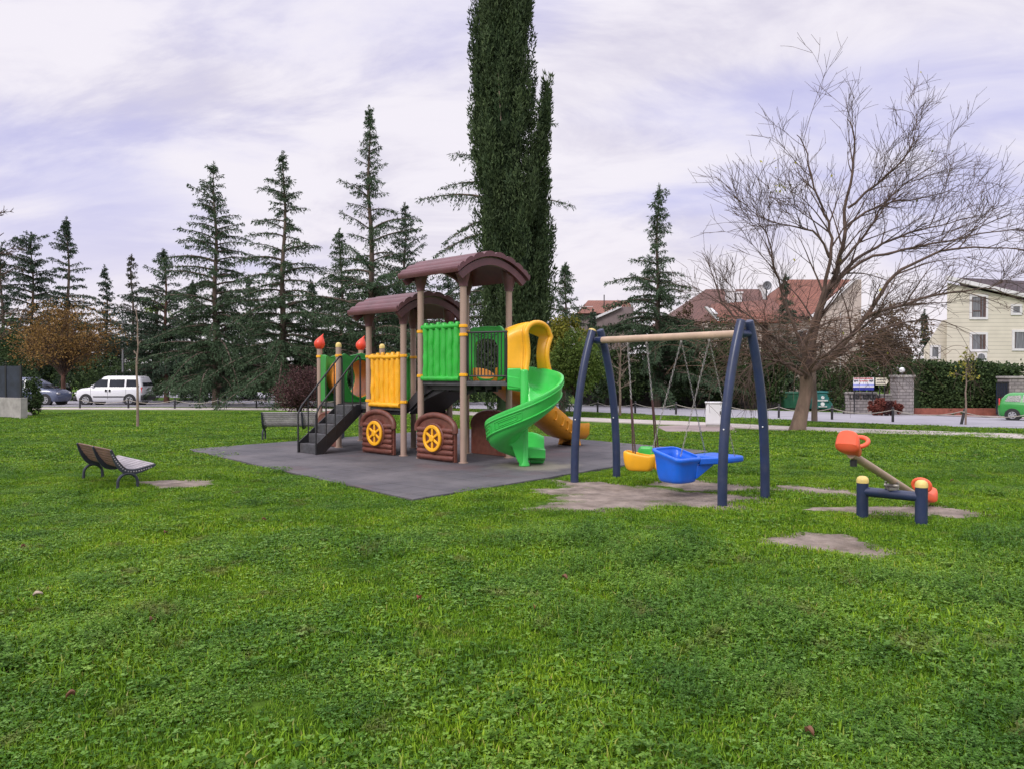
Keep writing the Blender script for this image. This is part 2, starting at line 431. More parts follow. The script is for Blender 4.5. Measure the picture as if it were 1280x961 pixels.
# rubber play surface, a thick sheet of tiles
MAT = [Vector((-7.1, 16.8, 0)), Vector((-1.31, 10.13, 0)), Vector((4.25, 16.45, 0)), Vector((-1.55, 23.1, 0))]
def rubber_material():
    m = bpy.data.materials.new("rubber_tiles"); m.use_nodes = True
    N, L = m.node_tree.nodes, m.node_tree.links; b = N["Principled BSDF"]; b.inputs["Roughness"].default_value = 0.75
    g = N.new("ShaderNodeNewGeometry"); mp = N.new("ShaderNodeMapping"); mp.vector_type = 'POINT'
    mp.inputs["Rotation"].default_value = (0, 0, R(-48.7)); L.new(g.outputs["Position"], mp.inputs[0])
    br = N.new("ShaderNodeTexBrick"); br.offset = 0.0; br.inputs["Scale"].default_value = 1
    br.inputs["Brick Width"].default_value = 0.5; br.inputs["Row Height"].default_value = 0.5; br.inputs["Mortar Size"].default_value = 0.014
    br.inputs["Mortar Smooth"].default_value = 0.3
    br.inputs["Color1"].default_value = (0.064, 0.061, 0.070, 1); br.inputs["Color2"].default_value = (0.082, 0.077, 0.087, 1); br.inputs["Mortar"].default_value = (0.030, 0.028, 0.030, 1)
    L.new(mp.outputs[0], br.inputs["Vector"])
    def nz(sc, det, rg=0.6):
        n = N.new("ShaderNodeTexNoise"); n.inputs["Scale"].default_value = sc; n.inputs["Detail"].default_value = det
        n.inputs["Roughness"].default_value = rg; L.new(g.outputs["Position"], n.inputs["Vector"]); return n.outputs["Fac"]
    def over(base, fac, lo, hi, col, amt=1.0):
        r = N.new("ShaderNodeMapRange"); r.inputs[1].default_value = lo; r.inputs[2].default_value = hi; r.inputs[4].default_value = amt
        L.new(fac, r.inputs[0]); x = N.new("ShaderNodeMixRGB"); x.inputs[2].default_value = (*col, 1)
        L.new(r.outputs[0], x.inputs[0]); L.new(base, x.inputs[1]); return x.outputs[0]
    c = over(br.outputs["Color"], nz(0.8, 6), 0.42, 0.65, (0.135, 0.124, 0.130), 0.8)
    c = over(c, nz(0.5, 4), 0.55, 0.7, (0.14, 0.075, 0.075), 0.55)
    c = over(c, nz(4, 8, 0.75), 0.5, 0.7, (0.06, 0.057, 0.06), 0.6)
    # pale worn ring of trodden sand where children land at the foot of the spiral slide
    vm = N.new("ShaderNodeVectorMath"); vm.operation = 'DISTANCE'; vm.inputs[1].default_value = (0.40, 13.75, 0.0); L.new(g.outputs["Position"], vm.inputs[0])
    ad = N.new("ShaderNodeMath"); ad.operation = 'ADD'; L.new(vm.outputs["Value"], ad.inputs[0]); L.new(nz(2.0, 4), ad.inputs[1])
    c = over(c, ad.outputs[0], 1.35, 0.95, (0.24, 0.215, 0.165), 0.75)
    L.new(c, b.inputs["Base Color"])
    bp = N.new("ShaderNodeBump"); bp.inputs["Strength"].default_value = 0.5; bp.inputs["Distance"].default_value = 0.01
    L.new(nz(60, 4), bp.inputs["Height"]); L.new(bp.outputs[0], b.inputs["Normal"])
    return m
edge = []
for i in range(4):
    a, b = MAT[i], MAT[(i+1) % 4]
    for k in range(18):
        p = a.lerp(b, k / 18); p = p + Vector((random.Random(i*50+k).uniform(-.02, .02), random.Random(i*77+k).uniform(-.02, .02), 0)); edge.append((p.x, p.y))
edge2 = []
mb = MB(); mb.prism(edge, (0,0,-0.15), (1,0,0), (0,1,0), (0,0,1), 0.19)
tag(mb.build("rubber_paving", rubber_material(), bevel=0.01), kind="structure")
MAT_Z = 0.04

# bare soil patches: centre, half sizes along and across, turn
DIRT = []
def dirt_patch(cpx, cpy, hw, hd, rot=0.0, seed=0, rough=0.3):
    c = at(cpx, cpy); DIRT.append((c.x, c.y, hw, hd, R(rot), seed, rough))
def dirt_r(d, ang):
    return 1 + d[6] * (noise.noise(Vector((cos(ang) * 1.6, sin(ang) * 1.6, d[5] * 7.1))) * 1.6 + 0.7 * noise.noise(Vector((cos(ang) * 4.5, sin(ang) * 4.5, d[5] * 3.3))) + 0.45 * noise.noise(Vector((cos(ang) * 11, sin(ang) * 11, d[5] * 5.3))))
def in_dirt(x, y, grow=0.0):
    for d in DIRT:
        dx, dy = x - d[0], y - d[1]; c, s = cos(-d[4]), sin(-d[4]); u, v = (dx*c - dy*s) / d[2], (dx*s + dy*c) / d[3]
        if (u*u + v*v) ** 0.5 < dirt_r(d, math.atan2(v, u)) + grow: return True
    return False
dirt_patch(805, 617, 1.6, 0.92, -35, 1, 0.3)
dirt_patch(770, 628, 1.0, 0.5, -10, 12, 0.3)
dirt_patch(735, 633, 0.75, 0.34, 10, 2, 0.4)
dirt_patch(880, 606, 0.95, 0.45, -30, 3, 0.4)
dirt_patch(222, 604, 0.62, 0.48, -10, 4, 0.3)
dirt_patch(1016, 678, 0.50, 0.50, -20, 5, 0.3)
dirt_patch(1075, 690, 0.36, 0.24, 0, 6, 0.3)
dirt_patch(1120, 638, 1.0, 0.36, 0, 7, 0.35)
dirt_patch(1196, 643, 0.33, 0.20, 0, 8, 0.3)
dirt_patch(1015, 613, 0.55, 0.42, -30, 9, 0.5)
dirt_patch(930, 622, 0.5, 0.22, 0, 10, 0.4)
dirt_patch(728, 612, 0.42, 0.16, 0, 11, 0.4)
mb = MB()
for k, d in enumerate(DIRT):
    n = 72; rings = []
    for rr, zz in ((1.06, -0.006), (0.97, 0.006 + k*0.0006), (0.6, 0.007 + k*0.0006), (0.25, 0.007 + k*0.0006)):
        row = []
        for i in range(n):
            a = 2*PI*i/n; r = dirt_r(d, a) * rr; u, v = r*cos(a)*d[2], r*sin(a)*d[3]; c, s = cos(d[4]), sin(d[4])
            x, y = d[0] + u*c - v*s, d[1] + u*s + v*c; row.append((x, y, gz(x, y) + zz))
        rings.append(row)
    mb.grid(rings, True); mb.add(rings[-1], [tuple(range(n))])
tag(mb.build("bare_soil", M['dirt']), kind="structure")
# ---------------------------------------------------------------- play structure (its own frame: x along the deck, y towards the far left)
PO = Vector((-0.90, 14.19, MAT_Z)); PA = R(46.5)
play = thing("playground_structure", "large green, yellow and maroon play structure with two roofed towers and a spiral slide", "play structure", PO, PA)
def loc(x, y, z=0.0):
    dx, dy = x - PO.x, y - PO.y
    return Vector((dx*cos(-PA) - dy*sin(-PA), dx*sin(-PA) + dy*cos(-PA), z))
PR = 0.062
def ring_clamp(x, y, z, parent):
    mb = MB(); mb.lathe([(PR+.001, -.03), (PR+.014, -.024), (PR+.016, 0), (PR+.014, .024), (PR+.001, .03)], (x, y, z), 16)
    mb.box(x-.02, x+.02, y-PR-.035, y-PR, z-.02, z+.02)
    mb.build("clamp", M['yellow'], parent)
def post(x, y, h, rings=(), cap=None, z0=0.0):
    mb = MB(); mb.lathe([(PR+.03, z0), (PR+.03, z0+.012), (PR, z0+.014), (PR, h - .01), (PR-.01, h)], (x, y, 0), 18)
    p = mb.build("post", M['post'], play)
    for z in rings: ring_clamp(x, y, z, p)
    if cap == 'yellow':
        c = MB(); c.lathe([(PR+.004, h-.03), (PR+.004, h+.02), (PR-.005, h+.05), (PR-.03, h+.07), (.002, h+.078)], (x, y, 0), 16); c.build("cap", M['cap'], p)
    if cap == 'flame':
        c = MB(); prof = [(.05, 0), (.085, .02), (.118, .075), (.128, .125), (.118, .175), (.092, .225), (.06, .265), (.034, .30), (.016, .335), (.003, .36)]
        n = 16; rows = []
        for r, z in prof:
            sh = max(0, z - .17) ** 1.5 * 0.75
            rows.append([(x + r*cos(2*PI*k/n) + sh, y - sh*1.2 + r*sin(2*PI*k/n), h + z - .01) for k in range(n)])
        c.grid(rows, True); c.add(rows[0], [tuple(range(n))]); c.add(rows[-1], [tuple(range(n))]); c.build("flame_finial", M['red'], p, angle=80)
    return p
D1, D2 = 1.50, 0.97
T1 = [(0, 0), (1.22, 0), (0, 1.22), (1.22, 1.22)]
T2 = [(0, 1.76), (1.20, 1.72), (0, 2.92), (1.20, 2.92)]
for i, (x, y) in enumerate(T1): post(x, y, 3.34, ((2.52, 2.36, 1.62) if i == 0 else (2.50, 2.36) if i == 1 else (2.46, 1.6) if i == 2 else (2.5,)))
for i, (x, y) in enumerate(T2): post(x, y, 2.70, (2.0, 1.08) if i != 1 else (1.95,))
post(0.12, 4.22, 2.26, (2.04,), 'yellow'); post(1.32, 4.22, 2.26, (2.04,), 'yellow')
post(0.28, 5.24, 2.22, (2.04,), 'flame'); post(1.46, 5.26, 2.22, (2.04,), 'flame')

def tower_roof(u0, u1, v0, v1, ze, rise, posts, ztop):
    """barrel roof: planks running along v, arched along u"""
    mb = MB(); n = 60; uc, hw = (u0+u1)/2, (u1-u0)/2
    def arch(t, w, h, zz):          # t 0..1
        a = PI * (1 - t); x = cos(a); # shallow arc
        s = 1 - x*x
        return uc + w*x, zz + h * (s ** 0.95)
    nb = 10
    top, bot = [], []
    for i in range(n + 1):
        t = i / n; ph = (t * nb) % 1.0
        bumpz = 0.050 * abs(sin(PI * ph)) ** 0.5
        x, z = arch(t, hw, rise, ze); top.append((x, z + bumpz + .02)); x, z = arch(t, hw - .03, rise, ze - .03); bot.append((x, z))
    loop = top + bot[::-1]
    rows = []
    nv = 8
    for j in range(nv + 1):
        v = v0 + (v1 - v0)*j/nv; rows.append([(x, v, z) for x, z in loop])
    mb.grid(rows, True); mb.add(rows[0], []); 
    m = len(loop); half = n + 1
    for row in (rows[0], rows[-1]):
        mb.add(row, [(i, i+1, m-2-i, m-1-i) for i in range(n)])
    r = mb.build("roof", M['roof'], play, angle=35, bevel=0.006)
    for v in (v0 + .05, v1 - .13):
        f = MB(); o = []; ii = []
        for i in range(n + 1):
            t = i/n; x, z = arch(t, hw - .06, rise - .01, ze - .05); o.append((x, z)); x, z = arch(t, hw - .17, rise - .05, ze - .14); ii.append((x, z))
        rws = []
        for vv in (v, v + .08):
            rws.append([(x, vv, z) for x, z in o + ii[::-1]])
        f.grid(rws, True); mm = len(o)*2
        for row in rws: f.add(row, [(i, i+1, mm-2-i, mm-1-i) for i in range(n)])
        f.build("fascia", M['roof'], r, angle=35, bevel=0.01)
    for x, y in posts:
        c = MB(); c.lathe([(PR+.022, ztop-.03), (PR+.022, ztop+.03), (PR+.05, ztop+.12), (PR+.075, ztop+.24), (PR+.08, ztop+.40)], (x, y, 0), 14)
        c.build("post_socket", M['roof'], r)
    return r
tower_roof(-.36, 1.58, -.24, 1.48, 3.50, 0.37, T1, 3.28)
tower_roof(-.36, 1.56, 1.52, 3.18, 2.88, 0.37, T2, 2.66)

# decks
def deck(poly, z, t=.07):
    mb = MB(); mb.prism(poly, (0,0,z-t), (1,0,0), (0,1,0), (0,0,1), t)
    return mb.build("deck", M['deck'], play, bevel=.008)
H1 = loc(-.05, 13.86)
deck([(.0,.0), (H1.x, H1.y), (loc(-.05, 14.5).x, loc(-.05, 14.5).y), (1.2, .0), (1.2, 1.22), (0, 1.22)], D1, .075)
deck([(0, 1.78), (1.2, 1.78), (1.2, 2.90), (0, 2.90)], D2)
deck([(.0, 2.94), (1.2, 2.94), (1.3, 4.2), (.1, 4.2)], D2)
deck([(.12, 4.24), (1.32, 4.24), (1.44, 5.2), (.28, 5.2)], D2 - .0)
# dark steps between the two towers and their underside
mb = MB()
for k in range(3):
    z1 = D2 + (k+1) * (D1 - D2) / 4; v = 1.76 - .18*(k+1)
    mb.box(.16, 1.06, v, v + .19, z1 - .05, z1); mb.box(.16, 1.06, v + .17, v + .19, z1 - .17, z1 - .05)
for u in (.11, 1.06):
    mb.prism([(1.80, D2-.12), (1.80, D2+.10), (1.16, D1+.04), (.95, D1-.04), (.95, D1-.14), (1.30, D1 - .30)], (u,0,0), (0,1,0), (0,0,1), (1,0,0), .05)
mb.prism([(1.78, D2-.14), (1.72, D2-.02), (1.0, D1-.14), (.55, D1-.09), (.55, D1-.13), (1.25, D1-.36)], (.16,0,0), (0,1,0), (0,0,1), (1,0,0), .90)
mb.build("steps", M['dark_under'], play, bevel=.006)
mb = MB(); mb.box(.1, 1.12, .1, 1.12, D1-.16, D1-.08)
for u in (.3, .6, .9): mb.box(u, u+.05, .03, 1.19, D1-.2, D1-.075)
mb.build("deck_frame", M['black'], play)
mb = MB(); mb.box(.06, .12, 1.80, 4.2, D2-.16, D2-.08); mb.box(1.1, 1.16, 1.80, 4.2, D2-.16, D2-.08); mb.build("deck_frame", M['black'], play)

# log-slat guard panels on the near side (plane u = const)
def slat_panel(u, v0, v1, z0, z1, m, seed, n=6, horiz=False, ax='v'):
    rnd = random.Random(seed); mb = MB()
    def P(a, b, c): return (b, a, c) if ax == 'v' else (a, b, c)
    if ax == 'v': mb.box(u-.012, u+.012, v0+.02, v1-.02, z0+.02, z1-.05)
    else: mb.box(v0+.02, v1-.02, u-.012, u+.012, z0+.02, z1-.05)
    w = (v1-v0)/n
    for k in range(n):
        c = v0 + w*(k+.5); pts = []; rad = []
        for j in range(13):
            z = z0 + .04 + (z1-z0-.06)*j/12
            pts.append(((u - .0 + rnd.uniform(-.004,.004)) if ax == 'v' else c + rnd.uniform(-.01,.01), c + rnd.uniform(-.012, .012) if ax == 'v' else u, z)); rad.append(w*.35*rnd.uniform(.82, 1.12))
        pts.append((pts[-1][0], pts[-1][1], z1 + rnd.uniform(.0, .03))); rad.append(w*.22)
        mb.tube(pts, rad, 10)
    for z, r_ in ((z0+.05, .052), (z1-.07, .045)):
        pts = []; rad = []
        for j in range(15):
            c = v0 + (v1-v0)*j/14; q = rnd.uniform(-.006,.006)
            pts.append((u - .025, c, z+q) if ax == 'v' else (c, u-.025, z+q)); rad.append(r_*rnd.uniform(.92,1.06))
        mb.tube(pts, rad, 10)
    o = mb.build("guard_panel", m, play, angle=60)
    return o
gp = slat_panel(0.0, .075, 1.145, 1.50, 2.60, M['green'], 3, 6); gp["label"] = "bright green log slat panel"
for v in (.25, .95):
    b = MB(); b.lathe([(.022,0),(.022,.012),(.002,.018)], (0,0,0), 8)
gp = slat_panel(0.0, 1.84, 2.85, .96, 2.05, M['yellow'], 4, 6); gp["label"] = "yellow log slat panel"
gp = slat_panel(1.20, 3.02, 4.14, .97, 2.06, M['green_dark'], 5, 6); gp["label"] = "dark green slat panel"

# plate helper on u = const or v = const planes
def arch_loop(w, h0, rise, n=24):
    pts = [(-w/2, 0), (w/2, 0), (w/2, h0)]
    for i in range(1, n): a = PI*i/n; pts.append((w/2*cos(a), h0 + rise*sin(a)))
    pts.append((-w/2, h0)); return pts
# green cut-out panel on the far face of the tall tower, the yellow slide leaves through it
def loop_pts(fn, n=40): return [fn(2*PI*i/n) for i in range(n)]
def sup(a, w, h, e): c, s = cos(a), sin(a); return (math.copysign(abs(c)**e*w, c), math.copysign(abs(s)**e*h, s))
mb = MB()
outer = loop_pts(lambda a: (sup(a, .53, .53, .28)[0], sup(a, .53, .53, .28)[1] + (.035*cos(3*sup(a,.53,.53,.28)[0]/.53*PI) if sin(a) > 0.3 else 0)), 48)
inner = loop_pts(lambda a: (sup(a, .35, .42, .62)[0], sup(a, .35, .40, .62)[1] - .09), 48)
mb.ring_plate(outer, inner, (1.18, .61, 2.03), (0,1,0), (0,0,1), (1,0,0), .07)
p = mb.build("slide_entry_panel", M['green'], play, bevel=.02, seg=3); p["label"] = "green panel with an arched opening"
mb = MB()
for k in range(3): mb.tube([(1.175, .61 + (t-.5)*(.7-.16*k), 2.44 - .04*k + .025*cos((t-.5)*3*PI)) for t in [i/16 for i in range(17)]], .010, 6)
mb.build("raised_lines", M['green_dark'], p)
# the tunnel module: two green plates with a round hole, orange tube between
def round_plate(c0, c1, name):
    a, b = Vector((*c0, 0)), Vector((*c1, 0)); ax = (b - a).normalized(); nrm = Vector((-ax.y, ax.x, 0)); mid = (a+b)/2 + Vector((0,0,1.53)); w = (b-a).length/2 - PR
    mb = MB(); outer = loop_pts(lambda t: (sup(t, w, .53, .25)[0], sup(t, w, .53, .25)[1] + (.05*cos(2.2*PI*sup(t,w,.5,.25)[0]/w) if sin(t) > .3 else 0)), 48)
    inner = loop_pts(lambda t: (.39*cos(t), .42*sin(t)), 48)
    mb.ring_plate(outer, inner, mid - nrm*.03, ax, (0,0,1), nrm, .06)
    q = mb.build(name, M['green_dark'], play, bevel=.018, seg=3)
    m2 = MB(); m2.tube([mid + ax*(.42*cos(t)) + Vector((0,0,.45*sin(t))) - nrm*.03 for t in [2*PI*i/32 for i in range(32)]], .014, 6, closed=True); m2.build("raised_rim", M['green_dark'], q)
    return q
q = round_plate((.12, 4.22), (1.32, 4.22), "tunnel_panel"); q["label"] = "green panel with a round tunnel mouth"
q = round_plate((.28, 5.25), (1.46, 5.26), "tunnel_panel")
mb = MB(); n = 28; rows = []
for j in range(13):
    t = j/12; c = Vector((.72 + .15*t, 4.22 + 1.04*t, 1.53)); r = .40 + .012*sin(j*PI*1.0) + (.012 if j % 3 == 0 else 0)
    rows.append([c + Vector((r*cos(2*PI*k/n), 0, (r+.02)*sin(2*PI*k/n))) for k in range(n)])
mb.grid(rows, True); q = mb.build("crawl_tunnel", M['orange'], play, solid=.02, angle=60)
# small green side plate left of the tunnel, near side
mb = MB(); mb.prism([(0,0),(.30,0),(.26,.5),(.30,1.05),(.0,1.08)], (.26, 5.18, 1.0), (-.15,-.98,0), (0,0,1), (1,0,0), .05); mb.build("side_plate", M['green_dark'], play, bevel=.015)

# maroon log panels with wheels
def wheel_panel(face_u, v0, v1, sgn=-1, wheel_mat='yellow', h0=.60, rise=.26, seed=1):
    rnd = random.Random(seed); w = v1 - v0; vc = (v0+v1)/2
    mb = MB(); mb.prism(arch_loop(w, h0, rise), (face_u, vc, .01), (0,1,0), (0,0,1), (sgn,0,0), .05)
    z = .075
    while z < h0 + .06:
        pts = []; rad = []
        for j in range(15):
            v = v0 + .035 + (w-.07)*j/14; pts.append((face_u + sgn*.055, v, z + rnd.uniform(-.004,.004))); rad.append(.054*(.75 if j in (0,14) else rnd.uniform(.93,1.06)))
        mb.tube(pts, rad, 10); z += .103
    arc = [(face_u + sgn*.05, vc + (w/2)*cos(PI*i/24), h0 + .01 + rise*sin(PI*i/24)) for i in range(25)]
    mb.tube([(face_u+sgn*.05, arc[0][1], h0-.05)] + arc + [(face_u+sgn*.05, arc[-1][1], h0-.05)], .055, 10)
    p = mb.build("log_panel", M['log'], play, angle=60)
    zc = .43
    m2 = MB(); m2.prism([(.29*cos(2*PI*i/32), .29*sin(2*PI*i/32)) for i in range(32)], (face_u + sgn*.06, vc, zc), (0,1,0), (0,0,1), (sgn,0,0), .06)
    m2.build("wheel_disc", M['log'], p, bevel=.015)
    m3 = MB(); X = face_u + sgn*.135
    o = [(.255*cos(2*PI*i/36), .255*sin(2*PI*i/36)) for i in range(36)]; ii = [(.19*cos(2*PI*i/36), .19*sin(2*PI*i/36)) for i in range(36)]
    m3.ring_plate(o, ii, (face_u + sgn*.118, vc, zc), (0,1,0), (0,0,1), (sgn,0,0), .045)
    for k in range(6):
        a = PI/2 + k*PI/3; m3.bar((X, vc + .03*cos(a), zc + .03*sin(a)), (X, vc + .205*cos(a), zc + .205*sin(a)), .05, .035, up=(1,0,0))
    m3.prism([(.065*cos(2*PI*i/20), .065*sin(2*PI*i/20)) for i in range(20)], (face_u + sgn*.115, vc, zc), (0,1,0), (0,0,1), (sgn,0,0), .055)
    m3.build("wheel", M[wheel_mat], p, bevel=.012)
    return p
wheel_panel(-.07, .09, 1.19, -1, seed=1); wheel_panel(-.07, 1.92, 2.98, -1, seed=2)
wheel_panel(1.28, .08, 1.14, 1, 'amber', seed=3); wheel_panel(1.28, 1.85, 2.82, 1, 'amber', seed=4)
# plain log panel under the tunnel
mb = MB(); mb.prism(arch_loop(.98, .5, .2), (.18, 4.74, .01), (.12,.99,0), (0,0,1), (-1,0,0), .05)
for k in range(6): mb.tube([(.13 + .02*j, 4.28 + .92*j/6*1.0, .075 + .1*k) for j in range(7)], .054, 8)
mb.tube([(.13 + .06 + .06*cos(PI*i/20)*-1, 4.74 + .46*cos(PI*i/20)*-1, .55 + .2*sin(PI*i/20)) for i in range(21)], .05, 8)
mb.build("log_panel", M['log'], play)

# bar railing from the front post to the spiral slide
mb = MB(); a = Vector((.05, -.02, 0)); b = Vector((H1.x - .02, H1.y + .03, 0))
mb.tube([a + Vector((0,0,2.40)), b + Vector((0,0,2.40))], .018, 8); mb.tube([a + Vector((0,0,1.60)), b + Vector((0,0,1.60))], .016, 8)
for k in range(12):
    q = a.lerp(b, .06 + k*.08); mb.tube([q + Vector((0,0,1.60)), q + Vector((0,0,2.40))], .0105, 6)
for k in (0.02, .98): q = a.lerp(b, k); mb.tube([q + Vector((0,0,1.5)), q + Vector((0,0,2.41))], .018, 8)
mb.build("railing", M['black'], play)

# stairs
st = MB(); V0, V1 = 3.24, 3.90; UB = -1.06; nstep = 5
for k in range(nstep):
    u0 = UB + (1.06/nstep)*k; z = D2*(k+1)/(nstep) - .0
    if k < nstep - 1 or True:
        st.box(u0, u0 + .24, V0 + .01, V1 - .01, z - .035, z); st.box(u0, u0 + .012, V0+.01, V1-.01, z - .19, z - .03)
stairs = st.build("stairs", M['deck'], play, bevel=.005)
for v in (V0 - .02, V1 - .0):
    s = MB(); s.prism([(UB-.04, 0), (UB + .14, 0), (.02, D2 - .17), (.02, D2 + .02), (-.1, D2+.02), (UB-.04, .20)], (0, v, 0), (1,0,0), (0,0,1), (0,1,0), .025); s.build("stringer", M['black'], stairs)
    h = MB(); x0 = UB - .03; zt = lambda u: .88 + (u - x0) * (D2*1.0 + .20) / 1.06
    h.tube([(x0, v+.01, 0), (x0, v+.01, .80), (x0+.03, v+.01, .87), (x0+.09, v+.01, zt(x0+.09)), (-.06, v+.01, zt(-.06)), (-.02, v+.01, zt(-.06)-.0), (0.0, v+.01, zt(-.06)-.06), (0, v+.01, D2)], .019, 8)
    # lower knee rail
    for k in (1, 2, 3, 4):
        u = UB + k*.215; h.tube([(u, v+.01, D2*(k)/nstep*1.0), (u, v+.01, zt(u))], .013, 6)
    h.build("handrail", M['black'], stairs)

# straight amber slide through the far face
path = [(1.16,.61,1.52), (1.4,.615,1.51), (1.62,.62,1.44), (2.0,.65,1.25), (2.6,.70,.94), (3.2,.76,.62), (3.6,.80,.41), (3.85,.82,.32), (4.1,.84,.28), (4.45,.87,.27)]
sec = [(-.29,.235), (-.33,.24), (-.345,.20), (-.335,-.02), (-.25,-.13), (0,-.16), (.25,-.13), (.335,-.02), (.345,.20), (.33,.24), (.29,.235), (.27,.19), (.25,.04), (.16,-.03), (0,-.05), (-.16,-.03), (-.25,.04), (-.27,.19)]
rows = []
import itertools
def catmull(P, n):
    out = []
    P = [Vector(p) for p in P]
    for i in range(len(P)-1):
        p0, p1, p2, p3 = P[max(0,i-1)], P[i], P[i+1], P[min(len(P)-1,i+2)]
        for k in range(n):
            t = k/n; out.append(0.5*((2*p1) + (p2-p0)*t + (2*p0-5*p1+4*p2-p3)*t*t + (3*p1-p0-3*p2+p3)*t**3))
    out.append(P[-1]); return out
cp = catmull(path, 4)
for i, p in enumerate(cp):
    d = (cp[min(i+1, len(cp)-1)] - cp[max(i-1, 0)]).normalized(); side = d.cross(Vector((0,0,1))).normalized(); up = side.cross(d)
    k = 1.0 + (.03 if i % 4 < 2 and 6 < i < 30 else 0)
    rows.append([p + side*(a*k) + up*(b if b > 0 else b*k) for a, b in sec])
mb = MB(); mb.grid(rows, True); mb.add(rows[0], [tuple(range(len(sec)))]) ; mb.add(rows[-1], [tuple(range(len(sec)))])
for sg in (-1, 1):
    for k in range(9):
        i = 9 + k*2; p = cp[i]; d = (cp[i+1] - cp[i-1]).normalized(); side = d.cross(Vector((0,0,1))).normalized(); up = side.cross(d)
        b = p + side*sg*.345; mb.tube([b + up*.15 - d*.05, b + up*.10 + d*.02, b - up*.0 + d*.06, b - up*.05 + d*.02], .022, 6)
s2 = mb.build("straight_slide", M['amber'], play, angle=50, bevel=0.0); s2["label"] = "amber straight slide"
mb = MB(); mb.prism([(-.27,0),(.27,0),(.22,.18),(.1,.18),(.1,.02),(-.1,.02),(-.1,.18),(-.22,.18)][::-1], (4.0,.83,0), (0.03,1,0), (0,0,1), (1,-.03,0), .22); mb.build("slide_foot", M['amber'], s2, bevel=.02)

# spiral slide
AX, AY = .22, 13.72
def zf(th):      # floor height by turned angle, 90 -> -270
    ks = [(150,1.49), (90,1.43), (45,1.375), (0,1.26), (-45,1.04), (-90,.80), (-135,.60), (-180,.42), (-225,.29), (-270,.215), (-330,.19)]
    for (a, za), (b, zb) in zip(ks, ks[1:]):
        if b <= th <= a:
            t = (a - th)/(a - b); return za + (zb - za)*t
    return ks[-1][1]
csec = [(.06,.10), (.10,.13), (.14,.05), (.24,-.01), (.38,-.02), (.50,.02), (.575,.12), (.615,.26), (.64,.335), (.665,.355), (.705,.345), (.712,.31), (.685,.22), (.665,.08), (.61,-.04), (.50,-.11), (.36,-.135), (.20,-.12), (.06,-.06)]
rows = []
# straight run-in from the deck
for x in (-.07, .0, .08, .15):
    z = 1.49 - .05*(x + .07)/.29; rows.append([loc(x, AY + r, z + h) for r, h in csec])
th = 90.0
raw = []
while th >= -270.01:
    z = sum(zf(th + o) for o in (-20,-10,0,10,20)) / 5 if -250 < th < 70 else zf(th)
    a = R(th)
    rows.append([loc(AX + r*cos(a), AY + r*sin(a), z + h) for r, h in csec]); th -= 7.5
for x in (.08, .16, .25, .33, .38):
    k = 1 - max(0, x - .2)*1.2
    rows.append([loc(AX + x, AY + r, .205 - .02*x + (h*k if h > 0 else h)) for r, h in csec])
mb = MB(); mb.grid(rows, True); mb.add(rows[0], [tuple(range(len(csec)))]); mb.add(rows[-1], [tuple(range(len(csec)))])
sp = mb.build("spiral_slide", M['slide'], play, angle=50); sp["label"] = "light green spiral slide"
# raised bands on the outer side
mb = MB()
for off, t0, t1 in ((.265, 60, -255), (.06, 20, -200)):
    pts = []; th = t0
    while th >= t1:
        a = R(th); z = sum(zf(th + o) for o in (-20,-10,0,10,20)) / 5; pts.append(loc(AX + (.70 if off > .2 else .668)*cos(a), AY + (.70 if off > .2 else .668)*sin(a), z + off)); th -= 7.5
    mb.tube(pts, .014, 6)
for t0, t1, z0, z1 in ((-95,-140,.10,.22), (-102,-133,.13,.19), (-150,-185,.08,.22), (-155,-180,.12,.18)):
    pts = []
    for k in range(28):
        q = k/28; th = t0 + (t1-t0)*(0 if q < .0 else min(1, max(0, (q*4 if q < .25 else 1 if q < .5 else (0.75-q)*4 if q < .75 else 0))))
        zz = z0 if q < .25 else z0 + (z1-z0)*(q-.25)*4 if q < .5 else z1 if q < .75 else z1 - (z1-z0)*(q-.75)*4
        a = R(th); z = sum(zf(th + o) for o in (-20,-10,0,10,20)) / 5; rr = .666 + (zz-.08)*.14 + .004; pts.append(loc(AX + rr*cos(a), AY + rr*sin(a), z + zz))
    mb.tube(pts, .008, 5, closed=True)
mb.build("raised_bands", M['slide'], sp)
mb = MB(); c = loc(AX, AY)
mb.lathe([(.10,.0), (.10,.03), (.075,.08), (.07,.5), (.07,1.70), (.05,1.72)], (c.x, c.y, 0), 18)
a1 = loc(AX-.42, AY-.12); a2 = loc(AX-.1, AY-.03)
dv = (a1 - a2).normalized(); nv = Vector((-dv.y, dv.x, 0))
mb.prism([(-.09,.0), (-.02,.02), (.04,.12), (.14,.36), (.42,.50), (.32,.62), (-.09,.80)], (a2.x, a2.y, .0), dv, (0,0,1), nv, .06)
mb.build("column", M['slide'], sp, bevel=.015, angle=45)
mb = MB(); f = loc(.46, 14.10); ax_ = (loc(1,0)-loc(0,0)); ay_ = (loc(0,1)-loc(0,0))
mb.prism([(-.12,0),(.12,0),(.16,.12),(-.16,.12)], (f.x, f.y, .0), ax_, (0,0,1), ay_, .2); mb.build("exit_foot", M['slide'], sp, bevel=.02)
